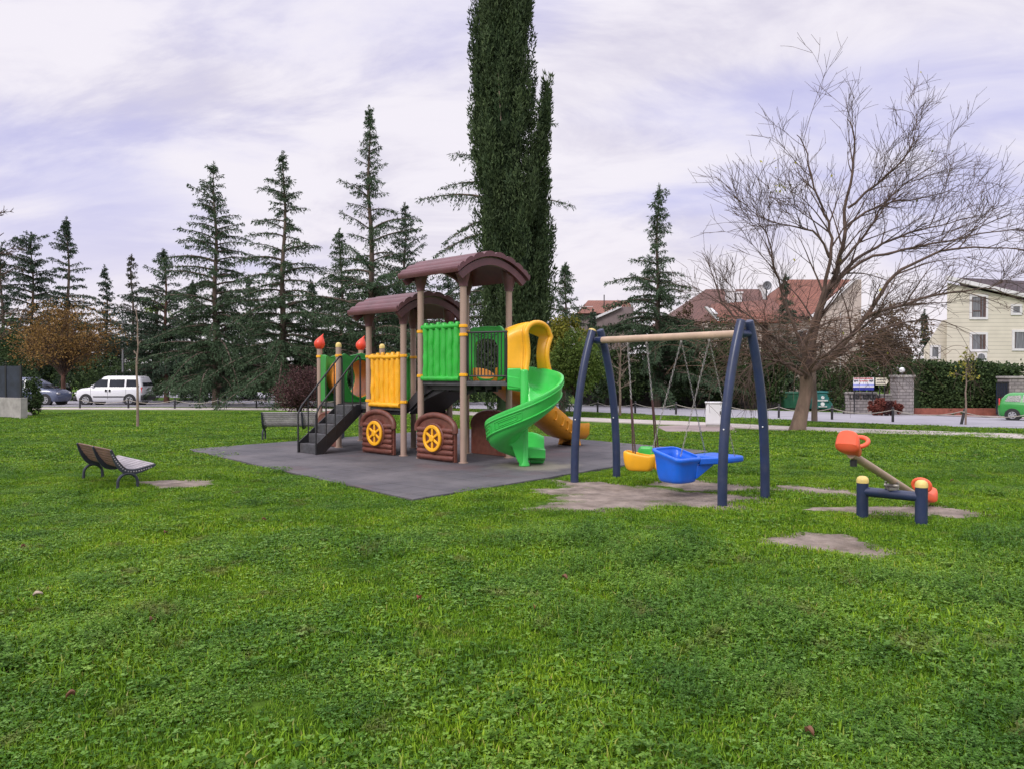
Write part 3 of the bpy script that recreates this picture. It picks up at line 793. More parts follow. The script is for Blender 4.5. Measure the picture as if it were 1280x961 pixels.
# yellow hood over its start
rows = []
nt, ns = 12, 30
for j in range(nt + 1):
    row = []
    for i in range(ns + 1):
        s = i/ns
        t = j/nt; t0 = 0.0 if s < .50 else min(.74, (s-.50)/.2*.74)
        t = t0 + (1 - t0)*t
        inn = Vector((-.08 + .33*t, 13.84 - .02*t, 0)); out = Vector((-.08 + .74*t + .03*t*t, 14.46 - .17*t, 0))
        zb = 1.70 - .0*t; ztop = 2.47 + .10*sin(min(1, t*1.1)*PI/2)
        if s < .32: q = s/.32; p = inn.copy(); z = zb + (ztop - .20 - zb)*q; bul = .05*sin(q*PI); p += (out-inn).normalized()*(bul*t)
        elif s < .68:
            q = (s-.32)/.36; a = PI*(1-q); k = (1 - cos(q*PI))/2; p = inn.lerp(out, k); z = ztop - .20 + .20*sin(a)
        else: q = (s-.68)/.32; p = out.copy(); z = ztop - .20 - (ztop-.20-zb)*q; p += (out-inn).normalized()*(.07*t*(1-q) - .10*sin(q*PI)*t)
        L_ = loc(p.x, p.y, z); row.append(L_)
    rows.append(row)
mb = MB(); mb.grid(rows); hood = mb.build("slide_hood", M['yellow'], sp, solid=.045, angle=70)
hood["label"] = "yellow arched hood over the slide start"
mb = MB(); mb.tube(rows[-1], .050, 10); mb.tube([q + Vector((-.01,-.01,0)) for q in rows[-4][:18]], .022, 8); mb.build("hood_rim", M['yellow'], hood)
mb = MB(); a_, b_ = loc(-.085, 13.80), loc(.17, 13.79)
mb.prism([(0,1.36),((b_-a_).length,1.36),((b_-a_).length,1.74),(0,1.74)], (a_.x,a_.y,0), (b_-a_).normalized(), (0,0,1), Vector((0,0,1)).cross((b_-a_).normalized()), .05); mb.build("entry_wall", M['slide'], sp, bevel=.02)

# ---------------------------------------------------------------- swing frame
SA, SB = Vector((3.055, 10.08, 0)), Vector((1.337, 12.19, 0))
q_ = (SB - SA).normalized(); p_ = Vector((.80, .60, 0))
swing = thing("playground_swing", "navy steel swing frame with curved legs and a tan top beam on the grass", "swing frame", (0,0,0))
BZ = 2.21
for e, (c, sg) in enumerate(((SA, -1), (SB, 1))):
    for s in (-1, 1):
        pts = []; n = 14
        for i in range(n+1):
            t = i/n; off = .455*(1 - t)**.9 + .085; off = .085 + (.455-.085)*(1 - t**2.5); z = -.05 + 2.41*t
            pts.append(c + p_*(s*off) + Vector((0,0,z)))
        mb = MB(); mb.tube(pts, .062, 16)
        lg = mb.build("leg", M['navy'], swing, angle=50)
        m2 = MB(); d = (pts[-1]-pts[-2]).normalized(); m2.tube([pts[-1] - d*.005, pts[-1] + d*.02, pts[-1] + d*.035], [.063,.058,.02], 14); m2.build("cap", M['cap'] if (e == 1 and s == -1) else M['navy'], lg)
        m2 = MB(); pp = pts[6]; m2.sphere(pp + Vector((-.03,-.062,0)), .011, 6, 4); m2.build("bolt", M['white_paint'], lg)
    mb = MB(); mb.tube([c - p_*.10 + Vector((0,0,BZ)), c + p_*.10 + Vector((0,0,BZ))], .045, 12)
    mb.tube([c - q_*sg*.0*1 + q_*(.0) + Vector((0,0,BZ)), c + q_*(-sg)*.14 + Vector((0,0,BZ))], .056, 14)
    mb.build("coupler", M['navy'], swing)
mb = MB(); mb.tube([SA + q_*.10 + Vector((0,0,BZ)), SB - q_*.10 + Vector((0,0,BZ))], .052, 18); beam = mb.build("top_beam", M['beam'], swing)
def chain_curve(a, b, sag=.02):
    return [a.lerp(b, t) + Vector((0,0,-sag*sin(PI*t))) for t in [i/10 for i in range(11)]]
def chain(a, b, parent, sleeve=False, name="chain"):
    mb = MB(); L_ = (b-a).length; n = int(L_/.042); d = (b-a).normalized(); x = d.orthogonal().normalized(); y = d.cross(x)
    last = n if not sleeve else int(n*.52)
    for i in range(last):
        c = a + d*(L_*(i+.5)/n); e = x if i % 2 else y
        pts = [c + d*(.024*cos(t)) + e*(.011*sin(t)) for t in [2*PI*k/8 for k in range(8)]]; mb.tube(pts, .0038, 4, closed=True)
    o = mb.build(name, M['chain'], parent)
    if sleeve:
        m2 = MB(); m2.tube([a + d*(L_*(last)/n), b], .011, 7); m2.build("chain_sleeve", M['sleeve'], o)
    return o
# yellow and green bucket seat
YC = SA + q_*1.87
ys = thing("baby_swing", "yellow bucket swing seat with a green back hanging from the swing frame", "swing seat", (YC.x + .11, YC.y, 0), PA*0 + R(0))
def rrect(w, h, r, n=5):
    out = []
    for cx0, cy0, a0 in ((w/2-r, h/2-r, 0), (-w/2+r, h/2-r, 90), (-w/2+r, -h/2+r, 180), (w/2-r, -h/2+r, 270)):
        for i in range(n+1): a = R(a0 + 90*i/n); out.append((cx0 + r*cos(a), cy0 + r*sin(a)))
    return out
def tub(mb, c, ax, ay, levels, wall=.03, r=.09, ztop=None, floor=True):
    """a bucket: outside loops up, inside loops down. levels = (z, w, d, ox, oy)"""
    rows = []
    for z, w, d_, ox, oy in levels: rows.append([c + ax*(a+ox) + ay*(b+oy) + Vector((0,0,z + (ztop(a, b) if ztop and z > levels[0][0] + .6*(levels[-1][0]-levels[0][0]) else 0))) for a, b in rrect(w, d_, min(r, w/2-.01, d_/2-.01))])
    for z, w, d_, ox, oy in levels[::-1]: rows.append([c + ax*(a+ox) + ay*(b+oy) + Vector((0,0,max(z, levels[0][0]+wall) + (ztop(a, b) if ztop and z > levels[0][0] + .6*(levels[-1][0]-levels[0][0]) else 0))) for a, b in rrect(w-2*wall, d_-2*wall, min(r, w/2-.01, d_/2-.01)*.8)])
    mb.grid(rows, True); mb.add(rows[0], [tuple(range(len(rows[0])))]); mb.add(rows[-1], [tuple(range(len(rows[0])))])
xr, yr = Vector((.955,-.30,0)), Vector((.30,.955,0))
mb = MB(); tub(mb, Vector((-.06,0,0)), xr, yr, [(.24,.33,.18,0,0), (.255,.40,.23,0,0), (.32,.46,.27,0,0), (.40,.49,.30,0,0), (.46,.49,.30,0,0), (.485,.48,.29,0,0)], .035, .10, ztop=lambda a, b: .05*math.exp(-((a+.20)/.12)**2) - .06*math.exp(-((a-.02)/.10)**2))
mb.sphere((.20,-.08,.33), .085, 12, 8); mb.tube([(.10,-.09,.37),(.20,-.11,.37),(.27,-.12,.35)], .04, 10)
mb.build("seat_shell", M['yellow'], ys, sub=1, angle=80)
mb = MB(); tub(mb, Vector((.07,.14,0)), xr, yr, [(.26,.26,.10,0,0), (.34,.32,.12,0,0), (.48,.30,.11,0,0), (.56,.24,.10,-.01,0), (.59,.16,.07,-.01,0)], .025, .05)
mb.build("seat_back", M['green'], ys, sub=1, angle=80)
for tt, off in ((-.18, -.16), (.19, .22)):
    top = q_*(-tt) + Vector((-.11,0,BZ-.06))
    for sgn in (-1, 1): chain(top + p_*.012*sgn, Vector((off*.9, -.30*off*.4 + .11*sgn, .50)) , ys, True)
for t in (-.18, .19): mb = MB(); mb.tube([q_*(-t) + Vector((-.11,0,BZ-.05)), q_*(-t) + Vector((-.11,0,BZ-.085))], .018, 8); mb.build("hanger", M['chain'], ys)
# blue double seat
BC = SA + q_*.80
bs = thing("double_swing", "blue double swing seat with a deep bucket joined to a flat seat", "swing seat", (BC.x, BC.y, 0), 0)
xr, yr = p_, Vector((-p_.y, p_.x, 0))
bk = p_*(-.37) + Vector((.0,.02,0)); fl = p_*.50
mb = MB(); tub(mb, bk, xr, yr, [(.21,.34,.32,.02,0), (.22,.40,.38,.02,0), (.25,.43,.405,.01,0), (.42,.46,.45,0,0), (.54,.47,.47,0,0), (.565,.52,.52,0,0), (.60,.53,.53,0,0), (.615,.51,.51,0,0)], .04, .10, ztop=lambda a, b: .24*b)

mb.build("bucket_seat", M['blue'], bs, sub=1, angle=80)
mb = MB(); c = fl
mb.prism(rrect(.52, .60, .10), (c.x, c.y, .44), xr, yr, (0,0,1), .09)
mb.build("flat_seat", M['blue'], bs, bevel=.03, seg=3, angle=60)
mb = MB()
for s in (-.27, .27): mb.bar(bk + xr*.20 + yr*s*.80 + Vector((0,0,.50)), c - xr*.20 + yr*s + Vector((0,0,.485)), .07, .09)
mb.prism([(.16,.26),(.55,.44),(.55,.50),(.16,.44)], tuple(bk + yr*(-.22)), xr, (0,0,1), yr, .44)
mb.build("link_arm", M['blue'], bs, bevel=.015)
for tt in (-.24, .24):
    top = q_*(-tt*-1) + Vector((0,0,BZ-.06))
    yo = -.26 if tt < 0 else .26
    e1 = bk + yr*(-.27 if tt > 0 and False else (yo*-1)) + xr*(-.22) + Vector((0,0,.60)); e2 = fl + yr*(yo*-1) + xr*.05 + Vector((0,0,.52))
    # nearest beam point is the one on the same side
    top = q_*(.24 if (yr*(-yo)).dot(q_) > 0 else -.24) + Vector((0,0,BZ-.06))
    chain(top, e1, bs); chain(top, e2, bs)
for t in (-.24, .24): mb = MB(); mb.tube([q_*t + Vector((0,0,BZ-.045)), q_*t + Vector((0,0,BZ-.085))], .018, 8); mb.build("hanger", M['chain'], bs)

# ---------------------------------------------------------------- seesaw
ss = thing("seesaw", "seesaw with coral seats, one end up and one on the ground, on a navy stand", "seesaw", (4.37, 8.82, 0))
PL, PRr = Vector((-.24,.21,0)), Vector((.23,-.21,0))
for P_, hh in ((PL, .43), (PRr, .44)):
    mb = MB(); mb.lathe([(.066,-.08), (.066, hh)], (P_.x, P_.y, 0), 20); po = mb.build("post", M['navy'], ss)
    mb = MB(); mb.lathe([(.069,hh-.02), (.069,hh+.012), (.060,hh+.04), (.036,hh+.058), (.002,hh+.064)], (P_.x, P_.y, 0), 20); mb.build("cap", M['cap'], po)
mb = MB(); mb.tube([PL + Vector((0,0,.31)), PRr + Vector((0,0,.31))], .056, 16); mb.build("crossbar", M['navy'], ss)
mb = MB(); mb.box(-.05,.05,-.05,.05,.36,.39); mb.tube([(-.06,.05,.41),(.06,-.05,.41)], .02, 8); mb.box(-.055,-.04,.02,.06,.37,.45); mb.box(.04,.055,-.06,-.02,.37,.45); mb.build("pivot", M['chain'], ss)
bd = Vector((.70,.714,0)).normalized()
e_lo = bd*1.28 + Vector((0,0,.06)); e_hi = -bd*1.22 + Vector((0,0,.86))
mb = MB(); mb.tube([e_lo, e_hi], .043, 16); mb.build("seesaw_beam", M['beam'], ss)
mb = MB(); k = e_hi + (e_lo-e_hi).normalized()*.07 ; mb.tube([k + Vector((0,0,-.04)), k + Vector((0,0,-.11))], .035, 10); mb.build("stop_bumper", M['black'], ss)
bdir = (e_hi - e_lo).normalized(); sd = bdir.cross(Vector((0,0,1))).normalized(); upv = sd.cross(bdir)
def seesaw_seat(pos, out):
    """pos on the beam, out = unit direction away from the pivot"""
    side = out.cross(Vector((0,0,1))).normalized(); up = side.cross(out)
    seat = MB()
    # seat body: loft along out
    rows = []
    for t, w, zt, zb in ((-.20,.035,.08,-.02), (-.17,.05,.09,-.05), (-.10,.06,.075,-.06), (-.02,.085,.065,-.06), (.05,.11,.08,-.06), (.10,.125,.15,-.05), (.135,.12,.175,-.02), (.155,.10,.16,.02)):
        loop = []
        for kx in range(16):
            a = 2*PI*kx/16; cx0, sz = cos(a), sin(a)
            z = (zt if sz > 0 else -zb) * abs(sz)**.6 * (1 if sz > 0 else -1); x = w*math.copysign(abs(cx0)**.6, cx0)
            if sz > 0 and -.1 < t < .13: z -= .03*(1 - abs(cx0))
            loop.append(pos + out*t + side*x + up*z)
        rows.append(loop)
    seat.grid(rows, True); seat.add(rows[0], [tuple(range(16))]); seat.add(rows[-1], [tuple(range(16))])
    s_ = seat.build("seat", M['coral'], ss, sub=1, angle=70)
    h = MB(); b = pos - out*.14
    ring = [b - out*(.055 + .055*cos(t)*1.0) * 1.0 + up*(.14 + .03*cos(t)) + side*(.125*sin(t)) for t in [2*PI*i/20 for i in range(20)]]
    rd = (-out*.62 + up*.78); ring = [b + up*.05 + out*.03 + rd*(.085 - .085*cos(t)) + side*(.10*sin(t)) for t in [2*PI*i/20 for i in range(20)]]
    h.tube(ring, .024, 10, closed=True)
    h.tube([b + up*.0 + out*.04, b + up*.07 + out*.03], [.05,.04], 10)
    h.build("handle", M['coral'], s_)
seesaw_seat(e_hi + upv*.05 - bdir*(-.02), bdir); seesaw_seat(e_lo + upv*.05 - bdir*(-.10), -bdir)

# ---------------------------------------------------------------- benches
def bench(pos, ang, length, wood, label, H=.60, seat=.33):
    """local x along the bench, y towards the front"""
    b = thing("park_bench", label, "bench", pos, ang, "park benches")
    # side profile: slat positions from back top, down, and along the seat (y, z)
    prof = catmull([(-.33, H, 0), (-.27, H-.12, 0), (-.21, seat+.06, 0), (-.13, seat-.02, 0), (0.0, seat-.035, 0), (.16, seat-.005, 0), (.27, seat+.02, 0)], 6)
    acc = [0]
    for a, c in zip(prof, prof[1:]): acc.append(acc[-1] + (c-a).length)
    def ap(s):
        for i in range(len(acc)-1):
            if acc[i+1] >= s: t = (s-acc[i])/(acc[i+1]-acc[i]); p = prof[i].lerp(prof[i+1], t); return p, (prof[i+1]-prof[i]).normalized()
        return prof[-1], (prof[-1]-prof[-2]).normalized()
    T = acc[-1]; n = 15; back = MB(); seatm = MB()
    for k in range(n):
        s = T*(k+.5)/n; p, d = ap(s); nn = Vector((-d.y, d.x))
        tgt = back if p.x < -.15 else seatm; w = T/n*.40
        corners = [(p.x + d.x*i*w + nn.x*j*.010, p.y + d.y*i*w + nn.y*j*.010) for i, j in ((-1,-1),(1,-1),(1,1),(-1,1))]
        tgt.prism(corners, (-length/2, 0, 0), (0,1,0), (0,0,1), (1,0,0), length)
    back.build("backrest", wood, b, bevel=.003); seatm.build("seat", M['bench_grey'], b, bevel=.003)
    for x in (-length/2 - .012, 0, length/2 + .012):
        mb = MB(); op = [(p.x, p.y) for p in prof]
        und = []
        for i, p in enumerate(prof):
            t = i/(len(prof)-1); d = (prof[min(i+1,len(prof)-1)] - prof[max(i-1,0)]).normalized(); nn = Vector((d.y, -d.x)) ; th = .025 + .05*sin(PI*t)
            und.append((p.x + nn.x*th, p.y + nn.y*th))
        rws = []
        up_ = [(p.x - 0*0, p.y) for p in prof]
        for xx in (x-.018, x+.018): rws.append([(xx, q[0], q[1]) for q in up_ + und[::-1]])
        mb.grid(rws, True); m = len(up_)*2; nn_ = len(up_)
        for row in rws: mb.add(row, [(i, i+1, m-2-i, m-1-i) for i in range(nn_-1)])
        mb.build("end_frame" if x else "middle_rib", M['bench_iron'], b)
        if x:
            lg = MB(); pts = []
            y0, y1, top = -.25, .02, seat - .09
            for i in range(15): a = PI*i/14; pts.append((x, (y0+y1)/2 - (y1-y0)/2*cos(a)*1.0, top - .13 + .13*sin(a)))
            lg.tube([(x, y0-.005, -.03)] + pts + [(x, y1+.005, -.03)], .022, 8); lg.bar((x, -.115, top-.02), (x, -.115, seat-.03), .05, .10); lg.build("leg", M['bench_iron'], b)
    # row of pale holes along the end casting
    mb = MB()
    for k in range(2, 21):
        s = T*k/22; p, d = ap(s); nn = Vector((d.y, -d.x)); c = (p.x + nn.x*.03, p.y + nn.y*.03)
        w = .009
        for sx in (1, -1):
            xx = sx*(length/2 + .031)
            mb.box(min(xx, xx+sx*.003), max(xx, xx+sx*.003), c[0]-w, c[0]+w, c[1]-w, c[1]+w)
    mb.build("casting_dots", M['bench_grey'], b)
    return b
n1_, n2_ = at(168, 610), at(128, 598)
mid = (n1_ + n2_)/2; dd = (n2_ - n1_)
bench((mid.x, mid.y, 0), math.atan2(dd.y, dd.x) + PI, dd.length + .12, M['bench_wood'], "slatted bench with dark iron ends standing on the grass beside a bare soil patch")
c0 = at(329, 551); c1 = at(372, 550.5)
bench(((c0.x+c1.x)/2 + .55, c0.y + .28, gz(c0.x, c0.y)), R(4), 1.95, M['bench_grey'], "grey weathered bench seen from behind beyond the rubber play surface", H=.74, seat=.40)
# ---------------------------------------------------------------- vegetation builders
def leaf_mat(name, col, tintcol, rough=0.75, var=0.25, scale=0.7, tint=1.0):
    return mat(name, col, rough, var, scale, world_space=True, tint=tint, tintcol=tintcol, trans=0.12, spec=0.2)
M['cedar'] = leaf_mat("cedar_needles", (0.036, 0.062, 0.031), (0.080, 0.130, 0.066))
M['cedar2'] = leaf_mat("dark_cedar_needles", (0.031, 0.054, 0.033), (0.068, 0.105, 0.066))
M['cedar_dry'] = leaf_mat("thin_brownish_needles", (0.050, 0.055, 0.036), (0.10, 0.10, 0.07))
M['cypress'] = leaf_mat("cypress_sprays", (0.022, 0.042, 0.018), (0.090, 0.130, 0.052))
M['rust'] = leaf_mat("rust_coloured_leaves", (0.125, 0.070, 0.028), (0.30, 0.18, 0.05))
M['ygreen'] = leaf_mat("yellow_green_leaves", (0.16, 0.18, 0.030), (0.38, 0.34, 0.055))
M['fresh'] = leaf_mat("fresh_green_leaves", (0.085, 0.145, 0.03), (0.20, 0.28, 0.055))
M['hedge'] = leaf_mat("hedge_leaves", (0.022, 0.042, 0.015), (0.07, 0.11, 0.035))
M['purple'] = leaf_mat("purple_shrub_leaves", (0.050, 0.022, 0.026), (0.13, 0.065, 0.06))
M['redleaf'] = leaf_mat("red_shrub_leaves", (0.10, 0.035, 0.025), (0.25, 0.07, 0.055))
M['brownleaf'] = leaf_mat("dull_brown_leaves", (0.085, 0.060, 0.035), (0.16, 0.11, 0.06))
M['twig'] = mat("twig_bark", (0.085, 0.055, 0.042), 0.9, 0.2, 3)
M['limb'] = mat("brown_limb_bark", (0.095, 0.062, 0.048), 0.9, 0.25, 3, bump=.4, bscale=14)
M['twig_mid'] = mat("tan_shoot_bark", (0.155, 0.095, 0.065), 0.9, 0.3, 3)
M['twig_pale'] = mat("pale_twig_bark", (0.24, 0.18, 0.14), 0.9, 0.2, 3)

def leaf_faces(P, D, L, W, rng, spread=0.35):
    """kite-like leaves at points P along directions D"""
    n = len(P); D = D + rng.normal(0, spread, (n, 3)); D /= np.linalg.norm(D, axis=1)[:, None] + 1e-9
    S = np.cross(D, rng.normal(0, 1, (n, 3))); S /= np.linalg.norm(S, axis=1)[:, None] + 1e-9
    L = np.asarray(L).reshape(-1, 1) * rng.uniform(.6, 1.3, (n, 1)); W = np.asarray(W).reshape(-1, 1) * rng.uniform(.7, 1.3, (n, 1))
    V = np.stack([P, P + D*L*.45 + S*W, P + D*L, P + D*L*.45 - S*W], 1).reshape(-1, 3)
    return V, np.arange(n*4).reshape(n, 4)
class Limbs:
    def __init__(s): s.mb = MB()
    def add(s, pts, r0, r1, n=4):
        m = len(pts); s.mb.tube(pts, [r0 + (r1-r0)*i/(m-1) for i in range(m)], n, cap=False)

def cedar(name, label, px, py, Y, top, half, m='cedar', bark='bark', seed=0, crown_base=1.6, dens=1.0, shape=None, droop=1.0, leader=0.13, group="tall conifers behind the playground", uppow=0.85, x_off=0, tilt=0):
    rng = np.random.default_rng(seed); rnd = random.Random(seed)
    if py: b = at(px, py); Yb = b.y
    else: b = pt(px, HZ, Y); b = Vector((b.x, Y, gz(b.x, Y))); Yb = Y
    Ht = (HZ - top)/FPX*Yb + CAMH - b.z; Rm = half*(1.22 if Yb > 60 or half > 100 or 800 < px < 840 else 1.48)/FPX*Yb
    root = thing(name, label, "tree", tuple(b), 0, group)
    lean = Vector((rnd.uniform(-.015,.015) + tilt, rnd.uniform(-.01,.01), 0))
    def axis_(z): return Vector((lean.x*z, lean.y*z, z)) + Vector((.10*sin(z*.9+seed), .08*cos(z*.7+seed), 0))*(z/Ht)
    tr = MB(); r0 = .0115*Ht + .05
    pts = [axis_(Ht*i/18) for i in range(19)]; pts[0].z = -.3
    tr.tube(pts, [r0*(1.25 if i == 0 else 1)*(1 - i/18)**.9 + .012 for i in range(19)], 9, cap=False); tr.build("trunk", M[bark], root, angle=180)
    prof = shape or (lambda t: ((1 - t)**(uppow*1.15)*(1 - leader*.6) + leader*.45*(1-t)**.9) if t > .12 else .92)
    LB = Limbs(); Ps, Ds, Ls = [], [], []
    ph0 = rnd.uniform(0, 6.28); risek = rnd.uniform(-.10, .16); gap = rnd.uniform(.9, 1.3); asym = rnd.uniform(.12, .34)
    z = crown_base
    while z < Ht*.985:
        t = (z - crown_base)/(Ht - crown_base)
        nb = max(2, int(round(rnd.uniform(3.6, 5.2)*dens*(1.3 if t < .35 else .78 if t < .8 else .8))))
        a0 = rnd.uniform(0, 2*PI)
        for k in range(nb):
            az = a0 + 2*PI*k/nb + rnd.uniform(-.4, .4)
            Lb = Rm*prof(t)*(rnd.uniform(.45, 1.05) if rnd.random() > .14 else rnd.uniform(1.1, 1.32))*(1 if rnd.random() > .15 else .5)
            Lb *= 1 + asym*cos(az - ph0 - 5*t) 
            if Lb < .12: Lb = .12
            rise = rnd.uniform(.05, .45) + risek + .45*t; dr = (.30 + .26*(1 - t))*droop*rnd.uniform(.6,1.3)
            hd = Vector((cos(az), sin(az), 0)); sd = Vector((-sin(az), cos(az), 0)); o = axis_(z + rnd.uniform(-.15, .15))
            n = 8; bend = rnd.uniform(-.12, .12); bp = []
            for i in range(n+1):
                u = i/n; bp.append(o + hd*(Lb*u) + sd*(bend*Lb*u*u) + Vector((0, 0, Lb*(rise*u - dr*u*u*1.15 + .10*u**4))))
            LB.add(bp, .012 + .022*Lb**.8, .006, 4)
            nbr = max(3, int(Lb/.16))
            for j in range(nbr):
                u = (j + .6 + rnd.uniform(-.3, .3))/nbr
                if u < .10: continue
                u = min(u, .999); i = int(u*n); q = bp[i].lerp(bp[i+1], u*n - i)
                for sg in (-1, 1):
                    ll = (.17*Lb*(1 - u)**.6 + .13)*rnd.uniform(.45, 1.25); ll = min(ll, .85)
                    dirn = (hd*rnd.uniform(.45, .95) + sd*sg*rnd.uniform(.5, 1.0)).normalized()
                    dn = rnd.uniform(.3, .95)*droop
                    ns = max(3, int(ll/.075))
                    for s in range(ns):
                        w = (s + rnd.random())/ns; p = q + dirn*(ll*w) + Vector((0, 0, -dn*ll*w*w))
                        dd = dirn*.6 + Vector((0, 0, -.35 - dn*w)); Ps.append(p); Ds.append(dd); Ls.append(.20*rnd.uniform(.7,1.2)*(1.15 - .35*w))
            for s in range(int(Lb/.07)+2):      # needles along the limb itself
                u = rnd.random(); u = min(u, .999); i = int(u*n); Ps.append(bp[i].lerp(bp[i+1], u*n - i)); Ds.append(hd*.5 + Vector((rnd.uniform(-.5,.5), rnd.uniform(-.5,.5), rnd.uniform(-.9,.5)))); Ls.append(.16)
        z += (.20 + .26*min(1, (1 - t)*1.5)*(Ht/14))*(.75 if t < .35 else 1.05*gap if t < .5 else 1.25*gap) / dens**.5 * rnd.uniform(.5, 1.6)
    for s in range(34): Ps.append(axis_(Ht*(1 - .07*rnd.random()**1.3))); Ds.append(Vector((rnd.uniform(-.45,.45), rnd.uniform(-.45,.45), rnd.uniform(.3,1.3)))); Ls.append(.13)
    P = np.array([tuple(p) for p in Ps]); D = np.array([tuple(p) for p in Ds]); L = np.array(Ls)
    idx = np.repeat(np.arange(len(P)), 2); P2 = P[idx] + rng.normal(0, .035, (len(idx), 3))
    V, F = leaf_faces(P2, D[idx], L[idx]*1.05, .020*Yb/46 + .006, rng, .42)
    tint = np.repeat(rng.random(len(P))**1.6, 2)
    LB.mb.build("branches", M['bark'], root, angle=180)
    fast_mesh("crown", V, F, M[m], root, tint)
    return root

def crown_cloud(rng, n, c, rad, lumps=18, inner=.25, flat=1.0):
    """leaf points gathered in uneven clumps inside an ellipsoid"""
    C = rng.normal(0, 1, (lumps, 3)); C /= np.linalg.norm(C, axis=1)[:, None]; C *= rng.uniform(.35, .86, (lumps, 1))
    k = rng.integers(0, lumps, n); q = rng.normal(0, 1, (n, 3)); q /= np.linalg.norm(q, axis=1)[:, None]
    sz = rng.uniform(.16, .40, lumps)
    P = C[k] + q*(rng.uniform(inner, 1, (n, 1))**.6)*sz[k][:, None]
    return np.array(c) + P*np.array(rad), q
def leafy(name, label, px, py, top, half, m, cat="tree", seed=0, n=9000, leaf=.09, bark='bark', base_h=None, group=None, trunk=True, lumps=20, Y=None, depth=None, twigs=40, width=.4, down=0.0, parent=None, bare=0.0):
    rng = np.random.default_rng(seed); rnd = random.Random(seed)
    if Y: b = pt(px, HZ, Y); b = Vector((b.x, Y, gz(b.x, Y)))
    else: b = at(px, py)
    Yb = b.y; Ht = (HZ - top)/FPX*Yb + CAMH - b.z; Rx = half/FPX*Yb; Ry = depth or Rx
    bh = base_h if base_h is not None else (Ht*.22 if trunk else 0.0)
    root = thing(name, label, cat, tuple(b), 0, group)
    cz, rz_ = (Ht + bh)/2, (Ht - bh)/2
    P, q = crown_cloud(rng, n, (0, 0, cz), (Rx, Ry, rz_), lumps)
    P[:, 2] = np.maximum(P[:, 2], .03)
    D = q + np.array([0, 0, -down]);
    V, F = leaf_faces(P, D, leaf, leaf*width, rng, .6)
    LB = Limbs()
    if trunk: LB2 = Limbs(); LB2.add([Vector((0,0,-.2)), Vector((rnd.uniform(-.05,.05)*Ht*.2, 0, bh*.6 + .2)), Vector((0, 0, bh + rz_*.5))], .05 + .022*Ht, .02 + .008*Ht, 8); LB2.mb.build("trunk", M[bark], root, angle=180)
    for k in range(twigs):
        i = rng.integers(0, n); e = Vector(P[i]*np.array([1.03, 1.03, 1.0])); s = Vector((0, 0, bh*.8 + rz_*rnd.uniform(0, .5)))
        mid = s.lerp(e, .5) + Vector((rnd.uniform(-.1,.1)*Rx, rnd.uniform(-.1,.1)*Rx, rnd.uniform(0,.15)*rz_))
        LB.add([s, s.lerp(mid, .5) + Vector((0,0,.03*Ht)), mid, mid.lerp(e, .5), e], .008 + .006*Ht**.8, .004 + .0006*Ht, 4)
    if twigs: LB.mb.build("branches", M['twig'], root, angle=180)
    fast_mesh("crown" if trunk else "foliage", V, F, M[m], root, rng.random(n)**1.5)
    return root

# ---------------------------------------------------------------- conifers
cedar("cedar_tree", "tall dark cedar with a wide sweeping skirt, standing left of the playground", 270, 0, 50, 205, 92, seed=11, crown_base=1.3)
cedar("cedar_tree", "tall cedar with gaps between its branches, directly right of the widest cedar on the left", 352, 0, 46, 190, 84, seed=23, crown_base=1.2, leader=.16)
cedar("cedar_tree", "tallest slender cedar rising above the lower maroon roof of the playground", 467, 0, 45, 137, 82, seed=31, crown_base=1.4, leader=.15, uppow=1.0)
cedar("cedar_tree", "short cedar with a thin tip just right of the tallest slender cedar", 507, 0, 53, 255, 60, 'cedar2', seed=41)
cedar("cedar_tree", "short cedar just left of the tallest slender cedar", 428, 0, 53, 288, 62, seed=45, crown_base=1.0)
cedar("cedar_tree", "cedar with a reddish trunk standing beside the rear of the white van", 208, 0, 55, 312, 66, 'cedar2', 'bark_red', seed=51, crown_base=2.0)
cedar("cedar_tree", "pointed cedar in the far left row, above the rust coloured tree", 86, 0, 66, 272, 56, 'cedar2', seed=61, crown_base=1.5, dens=1.1)
cedar("cedar_tree", "broad topped cedar in the far left row, left of the pointed one", 40, 0, 68, 292, 52, 'cedar2', seed=62, shape=lambda t: (1-t)**.5*.8+.2*(1-t)**.3, dens=1.1)
cedar("cedar_tree", "small narrow cedar between the pointed far left cedar and the street lamp", 134, 0, 72, 333, 34, 'cedar2', seed=63)
cedar("cedar_tree", "thin see-through conifer just right of the street lamp", 166, 0, 68, 320, 34, 'cedar_dry', seed=64, dens=.75)
cedar("cedar_tree", "dark cedar at the left edge of the view", 4, 0, 62, 305, 40, 'cedar2', seed=65)
cedar("cedar_tree", "large cedar mostly hidden behind the cypress, its long branches showing on both sides", 628, 0, 38, 70, 112, seed=74, crown_base=2.2, dens=.62, shape=lambda t: .30 + .75*(1-t)**.9 if t < .75 else (1-t)*2.2, droop=1.15)
cedar("cedar_tree", "cedar with a narrow spire and a wide low skirt behind the swing frame", 822, 0, 50, 232, 84, seed=83, crown_base=1.2, shape=lambda t: 1.0 if t < .2 else (1.0 - (t-.2)*1.6 if t < .62 else max(.05, .20*(1-t)/.38 + .04)), dens=1.05)
cedar("fir_tree", "small dark fir in front of the red roofs, behind the bare tree", 984, 0, 56, 345, 26, 'cedar2', seed=91, dens=1.2, group="small dark firs by the houses")
cedar("fir_tree", "small dark fir just left of the cream house", 1156, 0, 66, 388, 20, 'cedar2', seed=92, dens=1.2, group="small dark firs by the houses")
cedar("fir_tree", "small dark fir beside the far house left of the swing frame", 741, 0, 60, 388, 15, 'cedar2', seed=93, dens=1.2, group="small dark firs by the houses")

